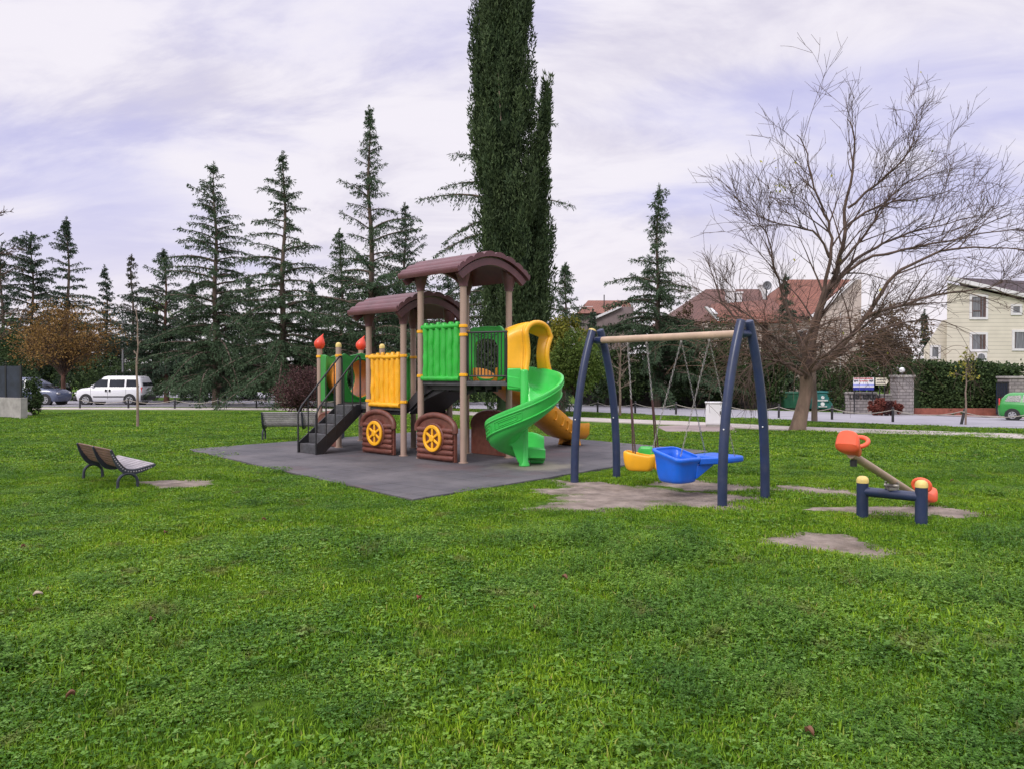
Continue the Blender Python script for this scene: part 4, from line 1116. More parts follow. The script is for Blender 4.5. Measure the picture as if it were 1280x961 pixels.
for k, (px, Yk, tp, hf, lb) in enumerate([(242, 64, 352, 50, "low dark cedar deep behind, filling the gap left of the widest cedar"), (311, 64, 345, 52, "low dark cedar deep behind, between the two tall cedars on the left"), (392, 62, 350, 50, "low dark cedar deep behind, above the purple shrub"), (562, 58, 330, 46, "low dark cedar showing between the tall playground roof and the cypress"), (708, 50, 330, 40, "small light cedar whose tip shows just right of the cypress")]):
    cedar("cedar_tree", lb, px, 0, Yk, tp, hf, 'cedar' if px > 700 else 'cedar2', seed=201+k, crown_base=.9, dens=1.2)
# ---------------------------------------------------------------- the great cypress
def cypress():
    rng = np.random.default_rng(7); rnd = random.Random(7); Y = 30.0
    b = pt(640, HZ, Y); b = Vector((b.x, Y, gz(b.x, Y))); s = Y/FPX
    root = thing("cypress_tree", "huge dark columnar cypress rising behind the playground, with a smaller second tip", "tree", tuple(b), 0)
    # outline (py, left px, right px) read from the place, relative to the axis at px 640
    prof = [(500, 604, 676), (440, 598, 690), (390, 600, 690), (330, 602, 692), (290, 600, 686), (230, 590, 674), (170, 586, 668), (120, 588, 667), (60, 590, 668), (0, 590, 667), (-60, 594, 664), (-120, 604, 656), (-165, 618, 646), (-195, 630, 636)]
    def ext(z):
        py = HZ - (z + b.z - CAMH)/s
        for (a, l0, r0), (c, l1, r1) in zip(prof, prof[1:]):
            if c <= py <= a: t = (a-py)/(a-c); return (l0 + (l1-l0)*t - 640)*s, (r0 + (r1-r0)*t - 640)*s
        if py > 500: return -36*s, 36*s
        return -4*s, -1*s
    Ht = (HZ + 195)*s + CAMH
    P, D, T = [], [], []
    nlobes = 46
    sprays = []
    # vertical plumes: each a flame of sprays rising up the column
    for k in range(1150):
        z = rnd.uniform(.3, Ht*.985); l, r = ext(z + .5); a = rnd.uniform(0, 2*PI)
        cx, hw = (l+r)/2, (r-l)/2; lob = noise.noise(Vector((cos(a)*1.6, sin(a)*1.6, z*.42))) ; lob2 = noise.noise(Vector((cos(a)*4, sin(a)*4, z*1.1 + 9)))
        rr = (.78 + .36*lob + .20*lob2)*rnd.uniform(.84, 1.08); h = rnd.uniform(.6, 2.2)
        sprays.append((cx + hw*rr*cos(a), hw*.95*rr*sin(a), z, h, rnd.uniform(.10, .20) + .05*h, a, cx))
    # second tip, right
    for k in range(150):
        z = rnd.uniform((HZ-330)*s + CAMH, (HZ-98)*s + CAMH - .6); t = (z - (HZ-330)*s - CAMH)/7.2
        w = .30*(1 - t) + .05; sprays.append(((672 + 12*t - 640)*s + rnd.uniform(-w, w), rnd.uniform(-w, w), z, rnd.uniform(.4, .9), .13, rnd.uniform(0,6.28), (680-640)*s))
    for x, y, z, h, w, a, cx in sprays:
        n = int(95*h); u = rng.random(n); ang = rng.uniform(0, 2*PI, n); rad = w*np.sin(PI*np.clip(u*.85+.12, 0, 1))*rng.uniform(.5, 1.05, n)
        fl = .16*h*u*u; px_ = x + rad*np.cos(ang) + fl*cos(a); py_ = y + rad*np.sin(ang) + fl*sin(a); pz = z + u*h
        P.append(np.stack([px_, py_, pz], 1)); out = np.stack([np.cos(ang)*.4, np.sin(ang)*.4, np.full(n, 1.0)], 1); D.append(out); T.append(np.clip(rng.random(n)*.6 + .5*rnd.random(), 0, 1)**1.5)
    P, D, T = np.concatenate(P), np.concatenate(D), np.concatenate(T)
    V, F = leaf_faces(P, D, rng.uniform(.10,.22,len(P)), .027, rng, .38)
    # dense inner mass
    mb = MB(); rows = []
    for i in range(60):
        z = .4 + (Ht*.97 - .4)*i/59; l, r = ext(z); cx, hw = (l+r)/2, (r-l)/2*.50
        rows.append([(cx + hw*cos(2*PI*k/20)*(1 + .22*noise.noise(Vector((k*.9, z*.8, 1)))), hw*sin(2*PI*k/20)*(1 + .22*noise.noise(Vector((k*.9, z*.8, 5)))), z) for k in range(20)])
    mb.grid(rows, True); mb.build("inner_foliage", M['cypress'], root, angle=180)
    fast_mesh("crown", V, F, M['cypress'], root, T)
    t = MB(); t.tube([(0,0,-.2),(0,0,3),(0,0,8)], [.3,.24,.15], 10); t.build("trunk", M['bark'], root)
    t = MB(); t.tube([(-.52+.02*i, -.98 + .0*i, 13.2 - .42*i*.9) for i in range(6)], .022, 5); t.build("dead_stem", M['twig_pale'], root)
cypress()

# ---------------------------------------------------------------- bare tree on the right
def bare_tree():
    rnd = random.Random(5); b = at(996, 538)
    root = thing("bare_tree", "large bare tree with a leaning trunk and fine drooping twigs beside the path", "tree", tuple(b), 0)
    s = b.y/FPX
    def W(px, py, dy=0):
        if py < 330: py = 330 - (330 - py)*.75
        return Vector(((px - 996)*s, dy, (HZ - py)*s + CAMH - b.z))
    trunk = MB(); big = MB(); mid = MB(); fine = MB(); low = MB(); counts = [0]; tips = []
    tp = [Vector((-.02,0,-.2)), W(998,532), W(1003,512,.05), W(1008,495,.1), W(1010,480,.1), W(1008,468,.1)]
    trunk.tube(tp, [.32,.24,.205,.195,.21,.19], 12, cap=False)
    def wander(p, d, L, r0, r1, up, n, wig=.10, droop=0.0):
        pts = [p.copy()]; d = d.normalized()
        for i in range(n):
            d = (d + Vector((rnd.gauss(0, wig), rnd.gauss(0, wig), rnd.gauss(0, wig*.7) + up - droop*(i/n)))).normalized(); p = p + d*(L/n); pts.append(p.copy())
        return pts, [r0 + (r1-r0)*i/n for i in range(n+1)]
    def twigs(pts, rads, lvl, L):
        """children along a limb"""
        if lvl > 4: return
        n = len(pts) - 1
        cnt = {1: 10, 2: 4, 3: 3, 4: 1}[lvl]
        for k in range(cnt):
            u = rnd.uniform(.22, .99) if lvl > 1 else .18 + .8*rnd.random()**1.25; i = min(n-1, int(u*n)); p = pts[i].lerp(pts[i+1], u*n - i); d = (pts[i+1] - pts[i]).normalized()
            az = rnd.uniform(0, 2*PI); perp = d.orthogonal().normalized(); perp = Matrix.Rotation(az, 3, d) @ perp
            low = p.z < 3.4
            ang = rnd.uniform(.35, .85); nd = d*cos(ang) + perp*sin(ang) + Vector((0, 0, .18 if not low else -.05))
            Lc = max(L*rnd.uniform(.40, .72)*(1.15 - .45*u), rnd.uniform(.45, .8)); Lc = min(Lc, {1: 1.9, 2: 1.15, 3: .8, 4: .5}[lvl]*rnd.uniform(.8,1.15)); r0 = min(max(.0065, rads[i]*.6), .034); 
            dr = (.10 if p.z > 5 else .34 if low else .20)
            ns = {1: 8, 2: 7, 3: 5, 4: 4}[lvl]
            cp_, cr = wander(p, nd, Lc, r0, .0045, .02, ns, .05, dr*.6)
            (mid if lvl == 1 else fine).tube(cp_, cr, 5 if lvl == 1 else 3, cap=False); counts[0] += 1
            tips.append(cp_[-1]); twigs(cp_, cr, lvl + 1, Lc)
    # main limbs following the silhouette (drawn at their real depth around the trunk)
    limbs = [
        ([(1008,470,0),(1016,440,.2),(1026,405,.3),(1036,365,.3),(1050,330,.2),(1055,290,.1),(1056,240,.1),(1063,180,0),(1062,130,-.1),(1058,92,-.1)], .12),
        ([(1030,385,.3),(1050,355,.6),(1078,325,.9),(1105,300,1.1),(1135,280,1.2),(1175,262,1.3),(1215,248,1.4),(1262,232,1.5)], .075),
        ([(1008,472,0),(1000,445,-.3),(1003,415,-.6),(1012,380,-.8),(1018,340,-1.0),(1020,300,-1.1),(1010,262,-1.2),(995,220,-1.3),(985,170,-1.4),(975,140,-1.4)], .085),
        ([(1010,465,0),(1040,440,-.4),(1062,405,-.8),(1080,370,-1.1),(1098,345,-1.3),(1140,325,-1.6),(1190,318,-1.8),(1240,330,-2.0)], .09),
        ([(1058,240,0),(1085,205,-.4),(1105,180,-.6),(1125,140,-.7),(1128,95,-.7)], .045),
        ([(1005,470,0),(985,455,.3),(975,440,.5),(955,425,.8),(935,400,1.0),(915,375,1.2),(905,340,1.3),(890,300,1.4)], .07),
        ([(1000,445,-.3),(985,410,-.5),(970,375,-.6),(958,340,-.7),(950,300,-.8),(935,262,-.9),(925,235,-.9)], .05),
        ([(1045,340,.3),(1075,300,.5),(1100,262,.7),(1120,222,.9),(1150,185,1.0),(1185,155,1.1),(1212,130,1.1)], .05),
        ([(1012,462,0),(1045,450,.6),(1080,430,1.0),(1110,420,1.3),(1150,425,1.5),(1185,445,1.6)], .06),
        ([(1010,470,0),(990,462,-.6),(965,455,-1.0),(940,450,-1.3),(915,460,-1.5),(900,480,-1.6)], .055),
        ([(1062,400,-.8),(1100,385,-1.6),(1140,375,-2.0),(1185,372,-2.3),(1225,395,-2.5)], .05),
        ([(1018,330,-1.0),(1000,300,-1.4),(972,285,-1.6),(940,280,-1.8),(912,268,-1.9)], .04),
        ([(1055,270,.1),(1090,240,.6),(1140,215,1.0),(1190,205,1.3),(1235,180,1.4)], .045),
        ([(1000,452,-.2),(970,432,-.4),(940,408,-.7),(908,388,-1.0),(876,380,-1.2)], .05),
        ([(1012,462,.1),(1060,440,.4),(1105,415,.9),(1160,400,1.3),(1215,398,1.6),(1255,415,1.7)], .055),
        ([(1036,365,.3),(1070,330,-.2),(1115,312,-.6),(1165,300,-.8),(1220,285,-1.0),(1268,290,-1.2)], .055),
        ([(1010,465,0),(1025,452,1.2),(1035,430,2.0),(1030,400,2.6),(1020,370,3.0)], .06),
        ([(1010,465,0),(1005,450,-1.2),(1020,430,-2.0),(1045,400,-2.6),(1060,360,-3.0)], .06)]
    for L_, r in limbs:
        P = catmull([W(*q) for q in L_], 3); n = len(P)
        P = [p + Vector((rnd.gauss(0,.02), rnd.gauss(0,.03), rnd.gauss(0,.02))) for p in P]
        rr = [r*(1 - .88*i/(n-1))**1.0 for i in range(n)]; big.tube(P, rr, 7, cap=False)
        Ltot = sum((b_ - a_).length for a_, b_ in zip(P, P[1:]))
        twigs(P, rr, 1, Ltot*.55); twigs(P, rr, 2, Ltot*.4)
    # tangle of thin shoots low in the crown
    for k in range(380):
        p = W(rnd.gauss(1005, 55), rnd.uniform(400, 458), rnd.uniform(-1.6, 1.6)); az = rnd.uniform(0, 2*PI)
        cp_, cr = wander(p, Vector((cos(az), sin(az), rnd.uniform(-.2, .6))), rnd.uniform(.8, 2.6), .010, .0035, .0, 7, .08, .40); low.tube(cp_, cr, 3, cap=False)
    trunk.build("trunk", M['bark_bare'], root, angle=180); big.build("limbs", M['limb'], root, angle=180)
    mid.build("branches", M['twig'], root, angle=180); fine.build("twigs", M['twig'], root, angle=180); low.build("low_shoots", M['twig_mid'], root, angle=180)
    rng = np.random.default_rng(3); n = 46; idx = [rnd.randrange(len(tips)) for _ in range(n)]
    P = np.array([tuple(tips[i]) for i in idx]); cl = W(957, 220, -1.3); extra = np.array(tuple(cl)) + rng.normal(0, .09, (14, 3)); P = np.concatenate([P, extra])
    V, F = leaf_faces(P, rng.normal(0, .4, P.shape) + np.array([0,0,-1.0]), .11, .035, rng, .5)
    fast_mesh("last_leaves", V, F, M['ygreen'], root, rng.random(len(P)))
bare_tree()
def small_bare(name, label, px, py, top, half, seed, m='twig', r=.03, lvl=3, base=.35, group=None, up=.25, nb=12, leaves=None):
    rnd = random.Random(seed); b = at(px, py); s = b.y/FPX; Ht = (HZ-top)*s + CAMH - b.z; Rx = half*s
    root = thing(name, label, "tree", tuple(b), 0, group); tr = MB(); br = MB()
    pts = [Vector((rnd.gauss(0,.004)*i, rnd.gauss(0,.004)*i, Ht*i/9 - (.1 if i == 0 else 0))) for i in range(10)]
    tr.tube(pts, [r*(1 - .8*i/9) + .004 for i in range(10)], 8, cap=False); tips = []
    def go(p, d, L, r0, l):
        P = [p]; n = 5
        for i in range(n): d = (d + Vector((rnd.gauss(0,.13), rnd.gauss(0,.13), rnd.gauss(0,.08) + up*.1))).normalized(); p = p + d*(L/n); P.append(p)
        br.tube(P, [r0*(1-.7*i/n) for i in range(n+1)], 3, cap=False); tips.append(P[-1])
        if l > 0:
            for k in range(4):
                i = rnd.randint(1, n-1); az = rnd.uniform(0, 2*PI); pp = Matrix.Rotation(az, 3, d) @ d.orthogonal().normalized(); go(P[i], d*.75 + pp*.65, L*rnd.uniform(.35,.6), max(.004, r0*.6), l-1)
    for k in range(nb):
        t = base + (1-base)*(k + rnd.random())/nb*.95; i = min(8, int(t*9)); p = pts[i].lerp(pts[i+1], t*9-i); az = k*2.4 + rnd.uniform(-.4,.4)
        go(p, Vector((cos(az), sin(az), up + .5*t)), Rx*rnd.uniform(.7,1.25)*(1.2 - t*.7), r*.42, lvl-1)
    tr.build("trunk", M['bark'] if m == 'twig' else M['twig_pale'], root, angle=180); br.build("branches", M[m], root, angle=180)
    if leaves:
        rng = np.random.default_rng(seed); n = leaves[1]; P = np.array([tuple(tips[rnd.randrange(len(tips))]) for _ in range(n)]) + rng.normal(0,.08,(n,3)); V, F = leaf_faces(P, rng.normal(0,.5,P.shape)+np.array([0,0,-.7]), .10, .035, rng, .5); fast_mesh("leaves", V, F, M[leaves[0]], root, rng.random(n))
    return root
small_bare("bare_tree", "second smaller bare trunk standing just behind the large bare tree", 1018, 526, 400, 38, 6, r=.13, base=.45, nb=7)
small_bare("young_tree", "thin leafless young tree alone on the lawn in front of the white van", 172, 534, 385, 10, 8, r=.045, base=.5, nb=9, lvl=2, m='twig_pale', up=.9)
small_bare("young_tree", "young staked tree with yellow leaves on the verge before the cream house", 1207, 531, 440, 16, 9, 'twig_pale', r=.035, base=.55, nb=8, lvl=2, leaves=('ygreen', 160))
small_bare("young_tree", "small leafless tree at the roadside seen through the swing frame", 775, 520, 418, 30, 10, 'twig_pale', r=.06, base=.3, nb=12, lvl=3)
small_bare("bare_tree", "bare twiggy tree at the left edge reaching up in front of the far conifers", -14, 512, 255, 48, 12, r=.14, base=.3, nb=18, lvl=3)
# ---------------------------------------------------------------- other trees and shrubs
leafy("autumn_tree", "rust coloured spreading tree behind the cars on the left", 80, 503, 372, 78, 'rust', seed=1, n=9500, leaf=.14, lumps=110, bark='bark_red', base_h=2.1, twigs=120, Y=52, depth=3.6, width=.33)
leafy("leafy_tree", "yellow topped tree between the cypress and the swing frame", 703, 515, 383, 32, 'ygreen', seed=2, n=7000, leaf=.12, lumps=34, Y=37, base_h=1.2, down=.3)
leafy("leafy_tree", "light green drooping tree close beside the left leg of the swing frame", 722, 518, 412, 36, 'fresh', seed=3, n=9000, leaf=.11, lumps=36, Y=35, base_h=.5, down=.8)
leafy("purple_shrub", "large purple leaved shrub behind the grey weathered bench", 374, 517, 456, 40, 'purple', "shrub", seed=4, n=7000, leaf=.075, lumps=90, trunk=False, twigs=160)
leafy("round_tree", "round brownish tree left of the cream house", 1108, 0, 376, 50, 'brownleaf', seed=5, n=8000, leaf=.17, lumps=40, Y=58, base_h=2.2, twigs=160)
leafy("leafy_tree", "ivy-dark bushy tree in front of the red roofed house, left of the bare tree", 900, 0, 398, 48, 'hedge', seed=6, n=9000, leaf=.17, lumps=34, Y=52, base_h=.4)
leafy("leafy_tree", "brownish thinning tree at the right shoulder of the spired cedar", 868, 0, 372, 34, 'brownleaf', seed=7, n=4500, leaf=.15, lumps=30, Y=54, base_h=2.5)
leafy("shrub", "dark green bush between the teal bin and the lettered wall", 1047, 0, 480, 12, 'hedge', 'shrub', seed=99, n=1800, leaf=.12, lumps=16, trunk=False, twigs=0, Y=42.5)
leafy("shrub", "dark bushy tree behind the left stone gate pillar", 1128, 0, 440, 22, 'hedge', 'shrub', seed=98, n=4200, leaf=.15, lumps=26, trunk=False, twigs=0, Y=49)
HG = "dark shrubs along the low wall"
for k, (px, tp, hf, m_, lb) in enumerate([(756, 428, 30, 'hedge', "dark shrub at the low wall, leftmost behind the swing frame"), (795, 440, 34, 'hedge', "dark shrub at the low wall left of the spired cedar's trunk"), (858, 436, 36, 'hedge', "dark shrub at the low wall right of the spired cedar's trunk"),
        (908, 432, 34, 'hedge', "dark shrub at the low wall left of the green bins"), (955, 428, 34, 'hedge', "tall dark shrub at the low wall above the first green bin"), (1028, 448, 34, 'hedge', "dark shrub at the low wall behind the blue-green bin"),
        (1075, 440, 30, 'hedge', "dark shrub behind the banner")]):
    leafy("shrub", lb, px, 0, tp, hf, m_, "shrub", seed=100+k, n=4800, leaf=.16, lumps=30, trunk=False, twigs=0, Y=50, group=HG)
for k, (px, Yk, tp, hf, m_, lb) in enumerate([(205, 60, 440, 46, 'hedge', "dark bush behind the rear of the white van"), (15, 58, 398, 34, 'hedge', "dark leafy tree rising behind the fenced wall on the left"), (120, 62, 440, 60, 'hedge', "long dark bush behind the bonnet of the white van"),
        (430, 56, 440, 46, 'hedge', "dark bush behind the tunnel end of the playground"), (520, 54, 425, 60, 'hedge', "dark bush seen through the lower playground tower"), (600, 52, 420, 60, 'hedge', "dark bush seen through the tall playground tower"), (665, 48, 430, 40, 'hedge', "dark bush behind the spiral slide"),
        (320, 68, 446, 60, 'hedge', "dark bush beyond the curved road between the cedars"), (62, 64, 425, 50, 'hedge', "dark bush behind the blue-grey car")]):
    leafy("bush", lb, px, 0, tp, hf, m_, "bush", seed=140+k, n=3800, leaf=.18, lumps=26, trunk=False, twigs=0, Y=Yk, base_h=(1.3 if px == 320 else 0), group="dark bushes behind the conifers")
for k, (px, hf, tp, lb) in enumerate([(1094, 8, 496, "small red shrub leftmost in front of the stone sign wall"), (1101, 8, 497, "small red shrub, second from the left before the gate pillar"), (1111, 9, 498, "small green-red shrub, second nearest the stone gate pillar"), (1122, 8, 498, "small red shrub right against the stone gate pillar")]):
    leafy("red_shrub", lb, px, 0, tp, hf, 'redleaf' if k != 2 else 'purple', "shrub", seed=170+k, n=1500, leaf=.09, lumps=14, trunk=False, twigs=0, Y=39.5, group="small shrubs by the gate")
leafy("shrub", "rounded green shrub at the corner of the concrete wall on the left", 39, 519, 468, 15, 'hedge', "shrub", seed=180, n=3500, leaf=.08, lumps=24, trunk=False, twigs=20)
small_bare("young_tree", "young tree with yellow leaves beside the reddish cedar trunk", 206, 503, 432, 9, 13, 'twig_pale', r=.05, base=.35, nb=9, lvl=2, leaves=('ygreen', 120))
# pruned hedge behind the driveway
def hedge_row(px0, px1, Y, top, lb, n=9000, seed=0, m='hedge', depth=1.0):
    a, c = pt(px0, HZ, Y), pt(px1, HZ, Y); x0, x1 = a.x, c.x; zb = gz((x0+x1)/2, Y); H_ = (HZ-top)/FPX*Y + CAMH - zb
    root = thing("hedge", lb, "hedge", ((x0+x1)/2, Y, zb), 0); rng = np.random.default_rng(seed)
    w = x1 - x0; P = np.stack([rng.uniform(-w/2, w/2, n), rng.uniform(-depth, depth, n), rng.uniform(.02, 1, n)*H_], 1)
    face = rng.random(n); P[:, 1] = np.where(face < .6, -depth + rng.normal(0, .12, n), P[:, 1]); P[:, 2] = np.where(face > .75, H_ + rng.normal(0, .10, n), P[:, 2])
    P[:, 1] += .25*np.sin(P[:, 0]*1.3) ; P[:, 2] += .12*np.sin(P[:, 0]*2.1)*(P[:, 2] > H_*.7)
    V, F = leaf_faces(P, rng.normal(0, 1, (n, 3)), .17, .06, rng, .5); fast_mesh("foliage", V, F, M[m], root, rng.random(n)**1.5)
    mb = MB(); mb.box(-w/2+.1, w/2-.1, -depth+.25, depth-.2, 0, H_-.15); mb.build("inner_growth", M['hedge'], root)
    return root
hedge_row(1140, 1266, 44.5, 457, "tall clipped green hedge below the cream house", 11000, 5)
hedge_row(-60, 30, 72, 430, "dark hedge far behind at the left edge", 3000, 6)

# palm, tiny beyond the street lamp
def palm():
    Y = 75; b = pt(195, HZ, Y); b.z = gz(b.x, Y); root = thing("palm_tree", "distant small palm above the bushes right of the street lamp", "tree", tuple(b), 0); Ht = (HZ-385)/FPX*Y + CAMH - b.z
    mb = MB(); mb.tube([(0,0,0),(0,0,Ht*.5),(.1,0,Ht)], [.25,.2,.18], 8); mb.build("trunk", M['bark'], root); rng = np.random.default_rng(1); P = []; D = []
    for k in range(26):
        az = rng.uniform(0, 2*PI); el = rng.uniform(-.2, 1.1); d = np.array([cos(az)*cos(el), sin(az)*cos(el), sin(el)])
        for u in np.linspace(.1, 1.5, 22): P.append(np.array([.1,0,Ht]) + d*u + np.array([0,0,-.35*u*u])); D.append(d*.4 + rng.normal(0,.5,3) + np.array([0,0,-.4]))
    V, F = leaf_faces(np.array(P), np.array(D), .4, .04, rng, .3); fast_mesh("crown", V, F, M['fresh'], root, rng.random(len(P)))
palm()
# ---------------------------------------------------------------- buildings
M['siding'] = None
def siding():
    m = bpy.data.materials.new("cream_horizontal_siding"); m.use_nodes = True; N, L = m.node_tree.nodes, m.node_tree.links; b = N["Principled BSDF"]; b.inputs["Roughness"].default_value = .7
    g = N.new("ShaderNodeNewGeometry"); sp_ = N.new("ShaderNodeSeparateXYZ"); L.new(g.outputs["Position"], sp_.inputs[0])
    a = N.new("ShaderNodeMath"); a.operation = 'MULTIPLY'; a.inputs[1].default_value = 1/.28; L.new(sp_.outputs[2], a.inputs[0])
    f = N.new("ShaderNodeMath"); f.operation = 'FRACT'; L.new(a.outputs[0], f.inputs[0])
    r = N.new("ShaderNodeValToRGB"); r.color_ramp.elements[0].position = .0; r.color_ramp.elements[0].color = (.37,.345,.29,1); r.color_ramp.elements[1].position = .18; r.color_ramp.elements[1].color = (.67,.625,.52,1); L.new(f.outputs[0], r.inputs[0])
    n = N.new("ShaderNodeTexNoise"); n.inputs["Scale"].default_value = 1.2; n.inputs["Detail"].default_value = 6; L.new(g.outputs["Position"], n.inputs["Vector"])
    mr = N.new("ShaderNodeMapRange"); mr.inputs[3].default_value = .82; mr.inputs[4].default_value = 1.08; L.new(n.outputs["Fac"], mr.inputs[0])
    x = N.new("ShaderNodeVectorMath"); x.operation = 'SCALE'; L.new(r.outputs[0], x.inputs[0]); L.new(mr.outputs[0], x.inputs["Scale"]); L.new(x.outputs[0], b.inputs["Base Color"]); return m
M['siding'] = siding()
def tiles(name, c1, c2, c3):
    m = bpy.data.materials.new(name); m.use_nodes = True; N, L = m.node_tree.nodes, m.node_tree.links; b = N["Principled BSDF"]; b.inputs["Roughness"].default_value = .85
    g = N.new("ShaderNodeTexCoord"); br = N.new("ShaderNodeTexBrick"); br.inputs["Scale"].default_value = 1; br.inputs["Brick Width"].default_value = .32; br.inputs["Row Height"].default_value = .34; br.inputs["Mortar Size"].default_value = .03
    br.inputs["Color1"].default_value = (*c1, 1); br.inputs["Color2"].default_value = (*c2, 1); br.inputs["Mortar"].default_value = (*c3, 1)
    sp_ = N.new("ShaderNodeSeparateXYZ"); cb = N.new("ShaderNodeCombineXYZ"); L.new(g.outputs["Object"], sp_.inputs[0])
    ad = N.new("ShaderNodeMath"); ad.operation = 'ADD'; L.new(sp_.outputs[1], ad.inputs[0]); L.new(sp_.outputs[2], ad.inputs[1]); L.new(sp_.outputs[0], cb.inputs[0]); L.new(ad.outputs[0], cb.inputs[1]); L.new(cb.outputs[0], br.inputs["Vector"])
    n = N.new("ShaderNodeTexNoise"); n.inputs["Scale"].default_value = .7; n.inputs["Detail"].default_value = 8; L.new(g.outputs["Object"], n.inputs["Vector"])
    mr = N.new("ShaderNodeMapRange"); mr.inputs[3].default_value = .55; mr.inputs[4].default_value = 1.4; L.new(n.outputs["Fac"], mr.inputs[0])
    x = N.new("ShaderNodeVectorMath"); x.operation = 'SCALE'; L.new(br.outputs[0], x.inputs[0]); L.new(mr.outputs[0], x.inputs["Scale"]); L.new(x.outputs[0], b.inputs["Base Color"]); return m
M['roof_dark'] = tiles("dark_brown_roof_tiles", (.060,.042,.048), (.075,.050,.055), (.03,.022,.026))
M['roof_red'] = tiles("red_roof_tiles", (.21,.082,.056), (.245,.10,.066), (.10,.045,.035))
M['roof_brown'] = tiles("brown_red_roof_tiles", (.125,.066,.056), (.155,.078,.064), (.07,.038,.033))
M['plaster'] = mat("pale_house_plaster", (.50,.43,.38), .85, .08, .8, bump=.1)
M['plaster_pink'] = mat("pinkish_house_plaster", (.42,.33,.31), .85, .08, .8)
M['mauve'] = mat("mauve_gable_boards", (.20,.155,.155), .8, .1, 1.5)
M['trim'] = mat("white_house_trim", (.68,.67,.68), .6, .04, 2)
M['curtain'] = mat("curtain_behind_glass", (.16,.165,.18), .25, .3, 2.5, stretch=(6,1,.3))
M['shutter'] = mat("brown_window_frame", (.10,.06,.055), .5, .15, 6)
M['stone'] = None
def stone():
    m = bpy.data.materials.new("grey_stone_blocks"); m.use_nodes = True; N, L = m.node_tree.nodes, m.node_tree.links; b = N["Principled BSDF"]; b.inputs["Roughness"].default_value = .9
    g = N.new("ShaderNodeNewGeometry"); sp_ = N.new("ShaderNodeSeparateXYZ"); cb = N.new("ShaderNodeCombineXYZ"); L.new(g.outputs["Position"], sp_.inputs[0]); L.new(sp_.outputs[0], cb.inputs[0]); L.new(sp_.outputs[2], cb.inputs[1])
    br = N.new("ShaderNodeTexBrick"); br.inputs["Scale"].default_value = 1; br.inputs["Brick Width"].default_value = .34; br.inputs["Row Height"].default_value = .17; br.inputs["Mortar Size"].default_value = .02
    br.inputs["Color1"].default_value = (.22,.20,.20,1); br.inputs["Color2"].default_value = (.32,.29,.28,1); br.inputs["Mortar"].default_value = (.12,.11,.105,1); L.new(cb.outputs[0], br.inputs["Vector"])
    n = N.new("ShaderNodeTexNoise"); n.inputs["Scale"].default_value = 5; n.inputs["Detail"].default_value = 6; L.new(g.outputs["Position"], n.inputs["Vector"])
    mr = N.new("ShaderNodeMapRange"); mr.inputs[3].default_value = .6; mr.inputs[4].default_value = 1.35; L.new(n.outputs["Fac"], mr.inputs[0])
    x = N.new("ShaderNodeVectorMath"); x.operation = 'SCALE'; L.new(br.outputs[0], x.inputs[0]); L.new(mr.outputs[0], x.inputs["Scale"]); L.new(x.outputs[0], b.inputs["Base Color"]); return m
M['stone'] = stone()
M['stone_dark'] = mat('dark_mauve_stone', (.085,.070,.075), .9, .25, 3, bump=.4, bscale=8)
def window(parent, x0, x1, z0, z1, y, fm='trim', split=True, dark=False):
    """a framed window on a wall facing -y at depth y"""
    mb = MB(); fw = .16
    for a in ((x0-fw, x0, z0-fw, z1+fw), (x1, x1+fw, z0-fw, z1+fw), (x0, x1, z1, z1+fw), (x0, x1, z0-fw, z0)): mb.box(a[0], a[1], y-.07, y+.02, a[2], a[3])
    w = mb.build("window", M[fm], parent)
    g = MB(); g.box(x0, x1, y-.02, y+.01, z0, z1); g.build("pane", M['glass' if dark else 'curtain'], w)
    if split:
        s = MB(); xm = x0 + (x1-x0)*.62; s.box(xm, xm+.10, y-.05, y-.021, z0, z1); s.box(x0, x0+.07, y-.05, y-.021, z0, z1); s.box(x1-.18, x1, y-.05, y-.021, z0, z1)
        if z1 - z0 > 1.4: s.box(x0+.07, xm, y-.05, y-.021, z0+.42, z0+.50)
        s.build("frame", M['shutter'], w)
    return w
# cream house on the right
Y = 56.0
cr = thing("cream_house", "cream sided house with a sloping dark roof above the clipped hedge", "house", (0,0,0))
def X_(px, Yv=Y): return (px - 640)/FPX*Yv
def Z_(py, Yv=Y): return CAMH + (HZ - py)/FPX*Yv
zb = -1.2
mb = MB(); poly = [(X_(1183), zb), (X_(1420), zb), (X_(1420), Z_(408)), (X_(1183), Z_(354))]
mb.prism(poly, (0,Y,0), (1,0,0), (0,0,1), (.66,1,0), 7.0); mb.build("wall", M['siding'], cr)
mb = MB(); poly = [(X_(1160), zb), (X_(1190), zb), (X_(1190), Z_(400)), (X_(1183), Z_(400)), (X_(1160), Z_(436))]
mb.prism(poly, (0,Y+.6,0), (1,0,0), (0,0,1), (.62,1,0), 5.5); mb.build("wing", M['siding'], cr)
mb = MB(); a0, a1 = (X_(1179), Z_(351)), (X_(1424), Z_(406.5)); mb.prism([a0, a1, (a1[0], a1[1]+.28), (a0[0], a0[1]+.28)], (0,Y-.45,0), (1,0,0), (0,0,1), (0,1,0), .3); mb.build("fascia", M['trim'], cr)
